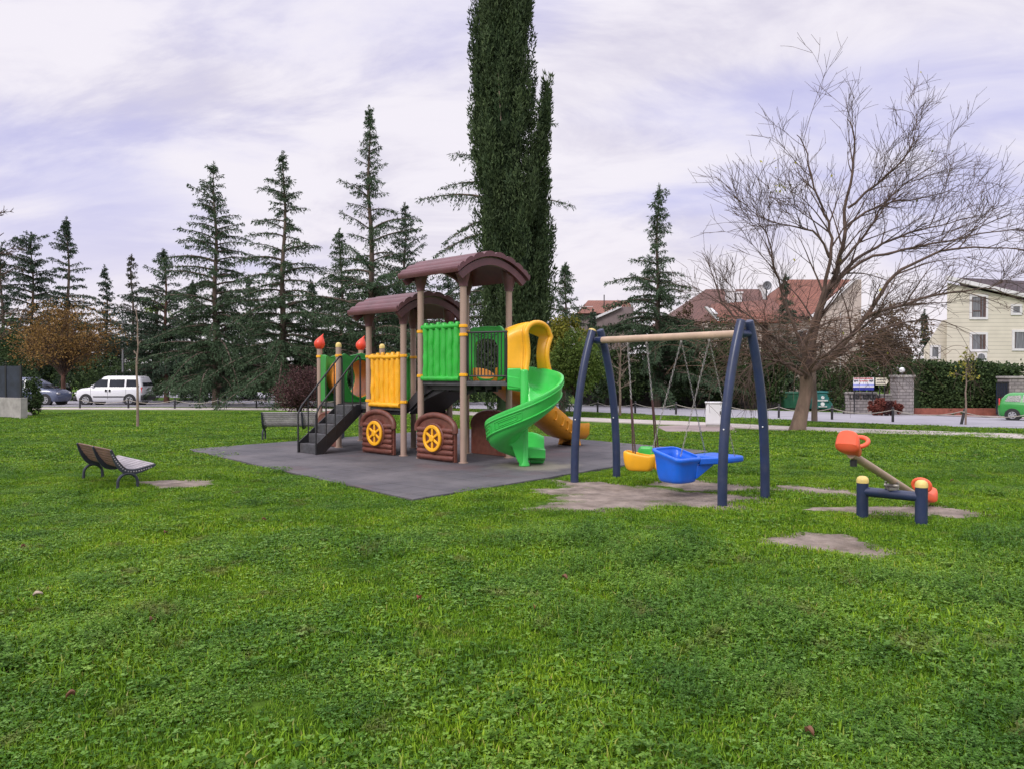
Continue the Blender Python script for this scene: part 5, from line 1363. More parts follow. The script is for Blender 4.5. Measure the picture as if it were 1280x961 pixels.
# roof plane rises away from the camera behind the white fascia
mb = MB(); A = Vector((a0[0]+.9, Y-.16, a0[1]+.18)); B = Vector((a1[0], Y-.16, a1[1]+.20)); A2 = Vector((a0[0]+7.0, Y+9.5, a0[1]+.25)); B2 = Vector((a1[0]+6.3, Y+9.5, a1[1]+3.9))
mb.add([A, B, B2, A2, A-Vector((0,0,.18)), B-Vector((0,0,.18)), B2-Vector((0,0,.18)), A2-Vector((0,0,.18))], [(0,1,2,3),(7,6,5,4),(0,4,5,1),(1,5,6,2),(2,6,7,3),(3,7,4,0)])
rf = mb.build("roof", M['roof_dark'], cr)
mb = MB(); c = (X_(1277), Y+3.2); mb.box(c[0]-.25, c[0]+.45, c[1]-.4, c[1]+.4, Z_(372), Z_(349)); mb.box(c[0]-.32, c[0]+.52, c[1]-.47, c[1]+.47, Z_(349), Z_(346)); mb.build("chimney", mat("orange_brick", (.42,.16,.10), .8, .15, 6), rf)
mb = MB(); c = (X_(1264), Y+1.2); mb.box(c[0]-.38, c[0]+.38, c[1]-.4, c[1]+.4, Z_(372), Z_(364)); mb.prism([(-.5,0),(.5,0),(0,.35)], (c[0], c[1]-.5, Z_(364)), (1,0,0), (0,0,1), (0,1,0), 1.0); mb.build("roof_vent", M['roof_red'], rf)
window(cr, X_(1213.5), X_(1231), Z_(397), Z_(371.5), Y-.01); window(cr, X_(1214), X_(1231), Z_(437), Z_(418.5), Y-.01)
window(cr, X_(1265), X_(1273.5), Z_(391.5), Z_(383.5), Y-.01, split=False); window(cr, X_(1267), X_(1290), Z_(436), Z_(415.5), Y-.01)
window(cr, X_(1170), X_(1178), Z_(446), Z_(434), Y+.59, split=False)
mb = MB(); mb.box(X_(1217), X_(1228), Y-.55, Y-.02, Z_(452), Z_(441.5)); ac = mb.build("air_conditioner", M['trim'], cr, bevel=.03)
mb = MB(); mb.prism([(.26*cos(2*PI*i/20), .26*sin(2*PI*i/20)) for i in range(20)], (X_(1220.5), Y-.58, Z_(446.8)), (1,0,0), (0,0,1), (0,1,0), .03); mb.build("fan_grille", M['curtain'], ac)
# red roofed houses
def house(label, Yh, x0, x1, py_e, py_r, roof, wall, xr0, xr1, depth=8, windows=(), chim=()):
    """hipped roof: eaves at py_e from px x0 to x1, ridge at py_r from xr0 to xr1"""
    h = thing("red_roofed_house", label, "house", (0,0,0), 0, "red roofed houses beyond the trees")
    X = lambda p: (p-640)/FPX*Yh; Z = lambda p: CAMH + (HZ-p)/FPX*Yh
    mb = MB(); mb.box(X(x0)+.5, X(x1)-.5, Yh+.5, Yh+depth-.5, -1.2, Z(py_e)); mb.build("wall", M[wall], h)
    e = Z(py_e); kr = (Yh + depth/2)/Yh; r_ = CAMH + (HZ-py_r)/FPX*(Yh+depth/2)
    v = [(X(x0), Yh, e), (X(x1), Yh, e), (X(x1), Yh+depth, e), (X(x0), Yh+depth, e), (X(xr0)*kr, Yh+depth/2, r_), (X(xr1)*kr, Yh+depth/2, r_)]
    mb = MB(); mb.add(v, [(0,1,5,4), (2,3,4,5), (1,2,5), (3,0,4), (3,2,1,0)]); rf = mb.build("roof", M[roof], h, smooth=False)
    for px, pyt, pyb, w in chim:
        m2 = MB(); yy = Yh + depth*.3; m2.box(X(px)-w, X(px)+w, yy-.35, yy+.35, Z(pyb)-.6, Z(pyt)); m2.box(X(px)-w-.08, X(px)+w+.08, yy-.43, yy+.43, Z(pyt), Z(pyt)+.14); m2.build("chimney", M['trim'], rf)
    for (a, b_, c, d) in windows: window(h, X(a), X(b_), Z(c), Z(d), Yh+.48, dark=True)
    return h, rf
h1, rf1 = house("far small house with a mauve gable and red roof left of the spired cedar", 66, 722, 792, 392, 376, 'roof_red', 'mauve', 735, 786, 8, [(768, 776, 402, 394)], [(738, 383, 390, .35)])
mb = MB(); Yg = 65.4; X = lambda p: (p-640)/FPX*Yg; Z = lambda p: CAMH + (HZ-p)/FPX*Yg
mb.prism([(X(742), Z(440)), (X(792), Z(440)), (X(792), Z(384)), (X(774), Z(384)), (X(742), Z(398))], (0,Yg,0), (1,0,0), (0,0,1), (0,1,0), .8); mb.build("gable", M['mauve'], h1)
mb = MB(); mb.prism([(X(740), Z(398)), (X(776), Z(382)), (X(776), Z(385)), (X(740), Z(401))], (0,Yg-.3,0), (1,0,0), (0,0,1), (0,1,0), .35); mb.build("gable_trim", M['trim'], h1)
mb = MB(); mb.tube([((755-640)/FPX*68, 68, CAMH + (HZ-382)/FPX*68), ((755-640)/FPX*68, 68, CAMH + (HZ-369)/FPX*68)], .05, 6); mb.build("aerial", M['black'], rf1)
h2, rf2 = house("long red-brown roofed house behind the swing frame with skylights and a white gable", 62, 836, 960, 402, 362, 'roof_brown', 'plaster_pink', 882, 950, 10, [(893, 905, 436, 418), (925, 938, 432, 414)], [(925, 360, 368, .3), (936, 363, 372, .22)])
mb = MB(); Yg = 60.5; X = lambda p: (p-640)/FPX*Yg; Z = lambda p: CAMH + (HZ-p)/FPX*Yg
mb.prism([(X(882), Z(470)), (X(952), Z(470)), (X(952), Z(400)), (X(900), Z(400)), (X(882), Z(404))], (0,Yg,0), (1,0,0), (0,0,1), (0,1,0), 2.5); mb.build("front_wing", M['plaster'], h2)
mb = MB(); mb.prism([(X(880), Z(384)), (X(884), Z(384)), (X(902), Z(403)), (X(897), Z(403))], (0,Yg-.2,0), (1,0,0), (0,0,1), (0,1,0), .4); mb.build("gable_trim", M['trim'], h2)
mb = MB(); mb.add([(X(886), Yg-.3, Z(404)), (X(1000), Yg-.3, Z(404)), (X(985), Yg+4, Z(370)), (X(905), Yg+4, Z(376))], [(0,1,2,3)]); mb.build("lower_roof", M['roof_red'], h2, solid=.15)
mb = MB(); mb.add([(X(891), Yg-.5, Z(394)), (X(895), Yg-.5, Z(394)), (X(891), Yg+.2, Z(386)), (X(887), Yg+.2, Z(386))], [(0,1,2,3)]); mb.build("skylight", M['trim'], h2, solid=.12)
h3, rf3 = house("house with a pale gable and red roof behind the bare tree's crown", 64, 955, 1075, 396, 350, 'roof_red', 'plaster', 985, 1066, 10, [(1000, 1010, 430, 414)], [(967, 353, 362, .28)])
mb = MB(); Yg = 63.2; X = lambda p: (p-640)/FPX*Yg; Z = lambda p: CAMH + (HZ-p)/FPX*Yg
mb.prism([(X(1016), Z(470)), (X(1076), Z(470)), (X(1076), Z(350)), (X(1066), Z(350)), (X(1016), Z(396))], (0,Yg,0), (1,0,0), (0,0,1), (0,1,0), .7); mb.build("gable", M['plaster'], h3)
mb = MB(); mb.prism([(X(1012), Z(396)), (X(1066), Z(348)), (X(1070), Z(348)), (X(1016), Z(399))], (0,Yg-.3,0), (1,0,0), (0,0,1), (0,1,0), .35); mb.build("gable_trim", M['trim'], h3)
dish = thing("satellite_dish", "grey satellite dish on the roofs behind the bare tree", "satellite dish", ((958-640)/FPX*66, 66, CAMH + (HZ-362)/FPX*66))
mb = MB(); rows = [[(r*cos(2*PI*k/20), -.25 + .25*(r/.55)**2*-1 + .25, r*sin(2*PI*k/20)+.3) for k in range(20)] for r in (.02, .15, .28, .38)]; mb.grid(rows, True); mb.build("reflector", M['curtain'], dish, solid=.03)
mb = MB(); mb.tube([(0,.1,-2.2),(0,.1,.2)], .05, 6); mb.tube([(0,.0,.0),(0,-.5,.3)], .03, 6); mb.build("mast", M['black'], dish)

# ---------------------------------------------------------------- walls, fence, gate
def wall_at(name, label, cat, px0, px1, Yw, top, m, t=.35, base=None, cap=True):
    x0, x1 = (px0-640)/FPX*Yw, (px1-640)/FPX*Yw; zb = min(gz(x0, Yw), gz(x1, Yw)) - .2; zt = CAMH + (HZ-top)/FPX*Yw
    r = thing(name, label, cat, (0,0,0)); mb = MB(); mb.box(x0, x1, Yw, Yw+t, zb, zt); mb.build("wall", M[m], r)
    if cap: mb = MB(); mb.box(x0-.03, x1+.03, Yw-.05, Yw+t+.05, zt, zt+.08); mb.build("coping", M['concrete'], r)
    return r
wall_at("stone_wall", "low grey stone wall behind the green bins, running left behind the swing frame", "wall", 725, 1056, 53.0, 491, 'stone_dark')
sw = wall_at("sign_wall", "low stone wall with dark worn lettering under the banner", "wall", 1057, 1096, 42.0, 491.5, 'stone')
wall_at("stone_wall", "short lower stone wall between the lettered wall and the gate pillar", "wall", 1096.5, 1122, 42.1, 494, 'stone')
rnd = random.Random(4); mb = MB(); x = (1062-640)/FPX*42
for k in range(9):
    w = .13; z = CAMH + (HZ-498.6)/FPX*42 + .0
    mb.box(x, x+w, 41.96, 42.0, z, z+.05); mb.box(x, x+.04, 41.96, 42.0, z+.05, z+.26); 
    if k % 2: mb.box(x+.04, x+w, 41.96, 42.0, z+.21, z+.26)
    if k % 3: mb.box(x+w-.04, x+w, 41.96, 42.0, z+.05, z+.21)
    x += .185
mb.build("worn_lettering", M['black'], sw)
def pillar(px0, px1, Yw, top, label, globe=True):
    x0, x1 = (px0-640)/FPX*Yw, (px1-640)/FPX*Yw; zb = gz(x0, Yw)-.2; zt = CAMH + (HZ-top)/FPX*Yw; r = thing("gate_pillar", label, "gate pillar", (0,0,0), 0, "stone pillars of the gateway")
    w = x1-x0; mb = MB(); mb.box(x0, x1, Yw, Yw+w, zb, zt-.12); mb.build("shaft", M['stone'], r); mb = MB(); mb.box(x0-.06, x1+.06, Yw-.06, Yw+w+.06, zt-.12, zt); mb.build("coping", M['concrete'], r, bevel=.02)
    if globe:
        g = thing("globe_lamp", "white globe lamp on top of the left stone gate pillar", "lamp", ((x0+x1)/2, Yw+w/2, zt)); mb = MB(); mb.lathe([(.06,0),(.05,.12),(.08,.14)], (0,0,0), 10); mb.build("stem", M['black'], g); mb = MB(); mb.sphere((0,0,.27), .15, 14, 10); mb.build("globe", M['white_paint'], g)
pillar(1122.5, 1142.5, 41.4, 469, "left stone gate pillar with a white globe lamp, beside the red shrubs"); pillar(1262, 1286, 41.8, 470.5, "right stone gate pillar above the green hatchback", False)
g = thing("iron_gate", "dark iron gate leaf standing open beside the right gate pillar", "gate", ((1246-640)/FPX*41.9, 41.9, gz(24, 41.9)))
mb = MB()
for z in (.15, 1.0, 1.75): mb.box(0, .68, -.02, .02, z, z+.06)
mb.build("rails", M['black'], g)
for k in range(8): mb = MB(); mb.box(.0+.09*k, .035+.09*k, -.05, -.022, .05, 1.85); mb.build("bar", M['black'], g)
mb = MB(); mb.box(0,.68,.022,.04,.1,1.75); mb.build("backing_sheet", M['navy'], g)
kb = MB(); x0, x1 = (1144-640)/FPX*43, (1248-640)/FPX*43; kb.box(x0, x1, 43.0, 43.25, gz(20,43)-.2, gz(20,43)+.32); tag(kb.build("brick_edging", mat("red_brick_edging", (.26,.085,.06), .85, .15, 4)), "low red brick edging at the foot of the clipped hedge", "edging")
# banner, arrow sign and poles
BY = 41.6
def flat(mb, px0, px1, py0, py1, y, t=.01): mb.box((px0-640)/FPX*y, (px1-640)/FPX*y, y-t, y, CAMH+(HZ-py1)/FPX*y, CAMH+(HZ-py0)/FPX*y); return mb
bn = thing("banner", "white and blue banner with red and dark lettering above the lettered stone wall", "banner", (0,0,0))
flat(MB(), 1066.5, 1092.5, 472, 487.5, BY).build("sheet", M['white_paint'], bn)
flat(MB(), 1066.5, 1092.5, 484, 487.5, BY-.012).build("blue_band", mat("banner_blue", (.02,.03,.26), .6, .1, 5), bn)
flat(MB(), 1066.5, 1092.5, 480.2, 482.0, BY-.012).build("pale_blue_band", mat("banner_pale_blue", (.30,.34,.72), .6, .1, 5), bn)
def text(s, size, loc_, m, parent, name="lettering", ext=.004):
    c = bpy.data.curves.new(name, 'FONT'); c.body = s; c.size = size; c.align_x = 'CENTER'; c.align_y = 'CENTER'; c.extrude = ext; c.resolution_u = 2
    o = bpy.data.objects.new(name, c); COL.objects.link(o); o.location = loc_; o.rotation_euler = (R(90), 0, 0); c.materials.append(m); o.parent = parent; return o
mred = mat("sign_red", (.55,.03,.03), .6, .1, 5); mdark = mat("sign_dark", (.03,.03,.06), .6, .1, 5)
def squiggle(parent, px0, px1, py, h, y, m, seed, name="worn_lettering"):
    rr = random.Random(seed); mb = MB(); x = px0
    while x < px1:
        w = rr.uniform(.5, 1.1); flat(mb, x, x+w, py-h/2, py+h/2*rr.uniform(.2,1), y-.014, .006); x += w + rr.uniform(.25,.5)
    mb.build(name, m, parent)
squiggle(bn, 1067.5, 1091, 473.3, 1.8, BY, mred, 1); squiggle(bn, 1068, 1072, 476.4, 2.4, BY, mdark, 2); squiggle(bn, 1086.5, 1091.5, 476.4, 2.6, BY, mdark, 3); squiggle(bn, 1073.5, 1085, 476.6, 1.6, BY, mred, 4)
ar = thing("arrow_sign", "cream arrow shaped sign pointing right beside the banner", "sign", (0,0,0))
x0, x1, xt = [(p-640)/FPX*BY for p in (1094.5, 1107.5, 1110.8)]; z0, z1 = [CAMH+(HZ-p)/FPX*BY for p in (481, 472.3)]
mb = MB(); mb.prism([(x0,z0),(x1,z0),(xt,(z0+z1)/2),(x1,z1),(x0,z1)], (0,BY,0), (1,0,0), (0,0,1), (0,-1,0), .02); mb.build("board", mat("cream_sign_paint", (.66,.62,.48), .6, .05, 4), ar)
squiggle(ar, 1096, 1107, 474.8, 1.3, BY-.02, mdark, 5); squiggle(ar, 1096, 1107, 478.3, 1.3, BY-.02, mdark, 6)
mb = MB(); mb.tube([((1100-640)/FPX*BY, BY+.04, gz(20,BY)), ((1100-640)/FPX*BY, BY+.04, z1)], .035, 8); mb.tube([((1106-640)/FPX*BY, BY+.04, gz(20,BY)), ((1106-640)/FPX*BY, BY+.04, z1)], .035, 8); mb.build("stand", M['black'], ar)
mb = MB()
for px in (1068.5, 1091): mb.tube([((px-640)/FPX*BY, BY+.04, gz(20,BY)), ((px-640)/FPX*BY, BY+.04, CAMH+(HZ-471)/FPX*BY)], .035, 8)
mb.build("stand", M['black'], bn)
def flagpole(px, base, top, label, flag=False, r=.05, Yp=None):
    b = at(px, base); s = b.y/FPX; H_ = (HZ-top)*s + CAMH - b.z; o = thing("flagpole", label, "pole", tuple(b)); mb = MB(); mb.tube([(0,0,-.1),(0,0,H_)], [r, r*.7], 10); mb.build("pole", M['white_paint'], o)
    mb = MB(); mb.sphere((0,0,H_), r*1.5, 8, 6); mb.build("finial", M['white_paint'], o)
    return b, H_
flagpole(1050, 510, 392, "plain white flagpole between the bins and the banner"); b_, H_ = flagpole(1076.5, 512, 395, "white flagpole in front of the banner with a furled red flag")
s_ = b_.y/FPX; fo = thing("flag", "furled red flag hanging on the white pole in front of the banner", "flag", tuple(b_)); mb = MB(); rows = []
for i in range(12):
    z = (HZ-424)*s_ + CAMH - b_.z - i*.078; rows.append([(-.10 + .12*cos(2*PI*k/12)*(.6+.4*sin(i*.5)) , .0 + .08*sin(2*PI*k/12 + i*.3), z) for k in range(12)])
mb.grid(rows, True); mb.build("cloth", mred, fo)
# street lamps
def lamp(px, base, top, label, globe=False):
    b = at(px, base); s = b.y/FPX; H_ = (HZ-top)*s + CAMH - b.z; o = thing("street_lamp", label, "street lamp", tuple(b)); mb = MB(); mb.tube([(0,0,-.1),(0,0,H_*.5),(0,0,H_)], [.09,.07,.045], 10)
    mb.build("pole", M['rim'], o); mb = MB()
    if globe: mb.sphere((0,0,H_*.30), .14, 12, 8); mb.tube([(0,0,H_*.30-.2),(0,0,H_*.3)], .05, 8); mb.build("lamp_globe", M['white_paint'], o)
    else: mb.tube([(0,0,H_),(-.2,0,H_+.12),(-.9,0,H_+.18)], .03, 8); mb.prism([(-.12,-.35),(.12,-.35),(.10,.35),(-.10,.35)], (-1.0,0,H_+.14), (0,1,0), (1,0,0), (0,0,1), .09); mb.build("lamp_head", M['rim'], o)
lamp(154, 503, 391, "pale street lamp rising above the rear of the white van"); lamp(1272.5, 514, 398, "slim white pole with a globe beside the green hatchback", True)

# ---------------------------------------------------------------- roadside bollards and ropes
mb0 = None
def bollard(px, py, label, lean=0.0, h=.62):
    b = at(px, py); o = thing("bollard", label, "bollard", tuple(b), 0, "black roadside bollards"); o.rotation_euler = (0, lean, 0)
    mb = MB(); mb.lathe([(.05,-.1),(.05,h-.05),(.035,h-.01),(.01,h)], (0,0,0), 10); p = mb.build("post", M['black'], o); mb = MB(); mb.lathe([(.058,h-.13),(.058,h-.10)], (0,0,0), 10); mb.build("rope_ring", M['chain'], p)
    return b
row_r = [(700,513.5,"bollard beside the light green drooping tree"),(747,515.3,"bollard between the two left swing legs"),(794,516.5,"bollard seen behind the yellow seat's chains"),(845,518,"bollard seen behind the blue seat's left chains"),(907,520,"bollard just right of the white cabinet, near the tall swing leg"),(973.5,522.3,"bollard left of the bare tree's trunk, before the green bin"),
         (1040,524.5,"bollard right of the blue-green bin"),(1116,527.5,"bollard in front of the stone gate pillar")]
row_l = [(100,510.6,"bollard in front of the nose of the white van"),(160.5,510.6,"bollard in front of the rear door of the white van"),(218.5,511,"bollard below the reddish cedar trunk"),(272.5,511,"bollard below the widest cedar's trunk"),(320.5,510.5,"bollard just left of the purple shrub"),(432,511,"bollard seen through the stair railing")]
BR = [bollard(*q) for q in row_r]; BL = [bollard(*q) for q in row_l]
BR.append(bollard(1201.5, 530.5, "leaning bollard beside the young staked tree", .22)); BR.append(bollard(1292, 534, "bollard at the right edge below the green hatchback"))
for k, (px, py) in enumerate([(241,501.5),(263,500.5),(291,501.5),(311,501),(332.5,503)]): bollard(px, py, ["small far bollard left of the widest cedar's trunk, on the curved road", "small far bollard hidden just left of the cedar trunk pair", "small far bollard right of the widest cedar's trunk", "small far bollard, second right of the cedar trunk", "far bollard nearest the purple shrub on the curved road"][k])
mrope = mat("pale_rope", (.36,.33,.28), .8, .1, 10)
for nm, rowb in (("pale rope slung between the bollards on the right", BR), ("pale rope slung between the bollards on the left", BL)):
    mb = MB(); pts = []
    for a, c in zip(rowb, rowb[1:]):
        for i in range(12): t = i/12; pts.append(a.lerp(c, t) + Vector((0,0,.50 - .9*t*(1-t)*.8)))
    pts.append(rowb[-1] + Vector((0,0,.5))); mb.tube(pts, .016, 5); tag(mb.build("rope", mrope), nm, "rope")

# ---------------------------------------------------------------- cabinet, slab, bins, left wall
b = at(893, 534)
slab = MB(); L0, L1, L2, L3 = at(836,540), at(928,543), at(912,532), at(820,533)
slab.prism([(p.x, p.y) for p in (L0, L1, L2, L3)], (0,0,min(L0.z,L2.z)-.1), (1,0,0), (0,1,0), (0,0,1), .16); tag(slab.build("concrete_slab", M['pink_paving'], bevel=.01), kind="structure")
cb = thing("utility_cabinet", "white utility cabinet with a flat lid on a slab beside the path", "cabinet", (b.x, b.y+.05, b.z+.03), R(-12)); s = b.y/FPX; w = 20*s; H_ = 31*s
mb = MB(); mb.box(-w/2, w/2, -.16, .30, .08, H_-.05); mb.build("housing", M['white_paint'], cb, bevel=.012)
mb = MB(); mb.box(-w/2-.03, w/2+.03, -.20, .34, H_-.05, H_+.0); mb.build("lid", M['white_paint'], cb, bevel=.02)
mb = MB(); mb.box(-w/2+.02, w/2-.02, -.14, .28, 0, .08); mb.build("plinth", M['concrete'], cb)
mb = MB(); mb.box(-w/2+.03, w/2-.03, -.168, -.161, .12, H_-.09); d_ = mb.build("door", M['white_paint'], cb, bevel=.003); mb = MB(); mb.box(w/2-.09, w/2-.06, -.185, -.169, H_*.5, H_*.5+.12); mb.build("handle", M['black'], d_)
mgreen = mat("green_bin_paint", (.025,.13,.075), .5, .15, 3, dirt=.4, dirtcol=(.06,.09,.06)); mteal = mat("teal_bin_paint", (.03,.17,.165), .5, .12, 3, dirt=.3, dirtcol=(.08,.12,.11))
def bin_(px, py, top, half, m, label, marks):
    b = at(px, py); s = b.y/FPX; w = half*s; H_ = (HZ-top)*s + CAMH - b.z; o = thing("waste_container", label, "waste container", tuple(b), R(-4)); k = .5
    mb = MB(); v = [(-w*.94,-k*.8,.16),(w*.94,-k*.8,.16),(w*.94,k*.8,.16),(-w*.94,k*.8,.16),(-w,-k,H_*.9),(w,-k,H_*.9),(w,k,H_*.9),(-w,k,H_*.9)]
    mb.add(v, [(3,2,1,0),(4,5,6,7),(0,1,5,4),(1,2,6,5),(2,3,7,6),(3,0,4,7)]); body = mb.build("body", m, o, bevel=.03)
    mb = MB()
    for q in range(7): x = -w*.85 + w*1.7*q/6; mb.bar((x,-k*.82-.01,.25),(x,-k*.98-.02,H_*.8),.04,.03,up=(1,0,0))
    if not marks: mb.build("ribs", m, body)
    mb = MB(); mb.prism([(-k-.06,H_*.9),(k+.04,H_*.9),(k+.04,H_*.95),(0,H_),(-k-.06,H_*.95)], (-w-.03,0,0), (0,1,0), (0,0,1), (1,0,0), 2*w+.06); mb.build("lid", m, o, bevel=.02)
    for x in (-w*.75, w*.75):
        for y in (-k*.6, k*.6): mb = MB(); mb.tube([(x-.03,y,.09),(x+.03,y,.09)], .09, 12); mb.build("wheel", M['tyre'], o)
    if marks:
        mb = MB()
        for zc, r in ((H_*.68,.10),(H_*.36,.12)): mb.prism([(r*cos(2*PI*i/20), r*sin(2*PI*i/20)) for i in range(20)], (0,-k-.03,zc), (1,0,0), (0,0,1), (0,1,0), .12)
        mb.build("round_emblem", M['white_paint'], body); mb = MB()
        for q in range(7): x = -.30 + .09*q; mb.box(x, x+.06, -k-.035, -k+.05, H_*.50, H_*.50+.09)
        for q in range(6): x = -.25 + .09*q; mb.box(x, x+.06, -k-.03, -k+.06, H_*.215, H_*.215+.06)
        mb.build("white_lettering", M['white_paint'], body)
bin_(992, 512.5, 489, 14, mgreen, "dark green wheeled waste container half hidden by the bare tree's trunk", False); bin_(1025, 513.5, 488, 13.3, mteal, "teal wheeled waste container with white emblems right of the bare tree", True)
a, c = at(-30, 521), at(28, 523)
lw = thing("garden_wall", "concrete garden wall topped by a dark navy screen fence at the left edge", "wall", (0,0,0)); dv = (c-a).normalized(); s = c.y/FPX
zc = CAMH + (HZ-497)*s; zt = CAMH + (HZ-457.5)*s
mb = MB(); mb.bar(a + Vector((0,.12,(zc-a.z)/2-.1)), c + Vector((0,.12,(zc-c.z)/2-.1)), .28, zc-c.z+.2); mb.build("concrete_base", M['concrete'], lw, bevel=.01)
mb = MB(); e = c - dv*.14; 
mb.bar(Vector((a.x,a.y+.12,(zc+zt)/2)), Vector((e.x,e.y+.12,(zc+zt)/2)), .04, zt-zc); mb.build("fence_screen", mat("dark_navy_mesh_fence", (.018,.024,.04), .7, .2, 3), lw)
for t in (.0, .33, .66, .99):
    q = a.lerp(e, t); mb = MB(); mb.box(q.x-.03,q.x+.03,q.y+.06,q.y+.13,zc-.05,zt+.04); mb.build("fence_post", M['black'], lw)
b = at(33, 519.5); mb = MB(); rows = [[(b.x + .22*r*cos(2*PI*k/10)*(1+.2*sin(k*2.3+i)), b.y + .16*r*sin(2*PI*k/10), b.z + z) for k in range(10)] for i, (r, z) in enumerate(((1,-.05),(1.05,.06),(.8,.15),(.4,.19),(.02,.2)))]; mb.grid(rows, True); tag(mb.build("rock", M['concrete'], angle=180), "pale rock at the foot of the shrub by the concrete wall", "rock")
# far pale wall and fence beyond the curved road
fw = wall_at("garden_wall", "long pale wall far away, seen under the cedars", "wall", 190, 345, 96, 476.5, 'plaster', cap=False)
mb = MB(); 
f = thing("railing_fence", "dark railing fence in front of the far pale wall", "fence", (0,0,0)); z0 = gz(-30, 92)
for px in range(186, 350, 7): x = (px-640)/FPX*92; m2 = MB(); m2.box(x-.04,x+.04,91.9,92,z0-.1,z0+1.15); m2.build("post", M['black'], f)
mb = MB(); mb.box((186-640)/FPX*92,(349-640)/FPX*92,91.94,91.98,z0+1.0,z0+1.06); mb.box((186-640)/FPX*92,(349-640)/FPX*92,91.94,91.98,z0+.4,z0+.46); mb.build("rail", M['black'], f)

# ---------------------------------------------------------------- cars
def car(name, label, cat, pos, ang, paint, body, cabin, L, Wd, wheels, wr, dark_low=False, glass=(), mirrorx=0, extra=None):
    """x forward. body / cabin: rows of (z, x_rear, x_front, half width)"""
    o = thing(name, label, cat, pos, ang)
    def loft(rows_, rc):
        R_ = []
        for z, xa, xb, hw in rows_:
            pts = rrect(xb-xa, 2*hw, min(rc, hw*.8, (xb-xa)*.3), 4); R_.append([((xa+xb)/2 + p[0], p[1], z) for p in pts])
        mb = MB(); mb.grid(R_, True); mb.add(R_[0], [tuple(range(len(R_[0])))]); mb.add(R_[-1], [tuple(range(len(R_[0])))]); return mb
    bd = loft(body, .28).build("body", paint, o, bevel=0, angle=50)
    cn = loft(cabin, .16).build("cabin", paint, bd, angle=50)
    # glazing: side windows follow the cabin's slope
    (z0, a0, b0, w0), (z1, a1, b1, w1) = cabin[0], cabin[-2]
    def side_pt(x, z, sg):
        for (za, _, _, wa), (zb2, _, _, wb2) in zip(cabin, cabin[1:]):
            if za - .001 <= z <= zb2: return (x, sg*(wa + (wb2-wa)*(z-za)/(zb2-za) + .014), z)
        return (x, sg*(w0 + .014), z)
    for sg in (-1, 1):
        for gl in glass:
            mb = MB(); v = [side_pt(x, z, sg) for x, z in gl]; v2 = [(p[0], p[1]-sg*.03, p[2]) for p in v]; n = len(v)
            mb.add(v + v2, [tuple(range(n)), tuple(range(2*n-1, n-1, -1))] + [(i,(i+1)%n,(i+1)%n+n,i+n) for i in range(n)]); mb.build("side_window", M['glass'], bd)
    for (xa, za, wa), (xb, zb_, wb), nm in (((b0+.015, z0+.02, w0*.88), (b1+.015, z1-.03, w1*.86), "windscreen"), ((a0-.015, z0+.12, w0*.8), (a1-.015, z1-.03, w1*.78), "rear_window")):
        mb = MB(); mb.add([(xa,-wa,za),(xa,wa,za),(xb,wb,zb_),(xb,-wb,zb_)], [(0,1,2,3)]); mb.build(nm, M['glass'], bd, solid=.02)
    for x in wheels:
        for sg in (-1, 1):
            y = sg*(body[2][3]-.005); mb = MB(); mb.tube([(x, y-sg*.24, wr), (x, y-sg*.0, wr), (x, y+sg*.012, wr)], [wr+.075, wr+.075, wr+.07], 24); mb.build("wheel_arch", M['black'], bd)
            mb = MB(); mb.tube([(x, y-sg*.2, wr), (x, y+sg*.0, wr), (x, y+sg*.03, wr)], [wr, wr, wr-.03], 24); wh = mb.build("wheel", M['tyre'], o, angle=40)
            mb = MB(); mb.tube([(x, y+sg*.02, wr), (x, y+sg*.04, wr)], [wr*.16]*2, 12)
            for k in range(6): a = k*PI/3 + .3; mb.bar((x+.03*cos(a), y+sg*.034, wr+.03*sin(a)), (x+wr*.62*cos(a), y+sg*.034, wr+wr*.62*sin(a)), .07, .02, up=(0,1,0))
            mb.ring_plate([(wr*.66*cos(2*PI*i/24), wr*.66*sin(2*PI*i/24)) for i in range(24)], [(wr*.56*cos(2*PI*i/24), wr*.56*sin(2*PI*i/24)) for i in range(24)], (x, y+sg*.02, wr), (1,0,0), (0,0,1), (0,sg,0), .02); mb.build("rim", M['rim'], wh)
    xf, xr = body[2][2], body[2][1]; hw = body[2][3]
    for sg in (-1, 1):
        mb = MB(); mb.prism(rrect(.26, .13, .05, 3), (xf-.09, sg*(hw-.24), .74), (0,1,0), (0,0,1), (1,0,0), .10); mb.build("headlight", M['rim'], bd)
        mb = MB(); mb.prism(rrect(.12, .38, .04, 3), (xr+.06, sg*(hw-.14), .95), (0,1,0), (0,0,1), (1,0,0), .06); mb.build("tail_light", mred, bd)
        mb = MB(); mb.sphere((mirrorx, sg*(w0+.10), z0+.08), .09, 10, 6, .8); mb.bar((mirrorx, sg*(w0-.03), z0+.04), (mirrorx, sg*(w0+.08), z0+.06), .04, .03); mb.build("wing_mirror", paint if name != "white_van" else M['white_paint'], bd)
    if extra: extra(o, bd, hw)
    return o
pw = mat("white_car_paint", (.72,.72,.75), .22, .03, 1, coat=.5, dirt=.2, dirtcol=(.45,.43,.42), dscale=1); pg = mat("green_car_paint", (.035,.28,.05), .25, .05, 1, coat=.5); pb = mat("blue_grey_car_paint", (.10,.12,.19), .25, .05, 1, coat=.5)
c = at(137, 506.3); c.y += .7
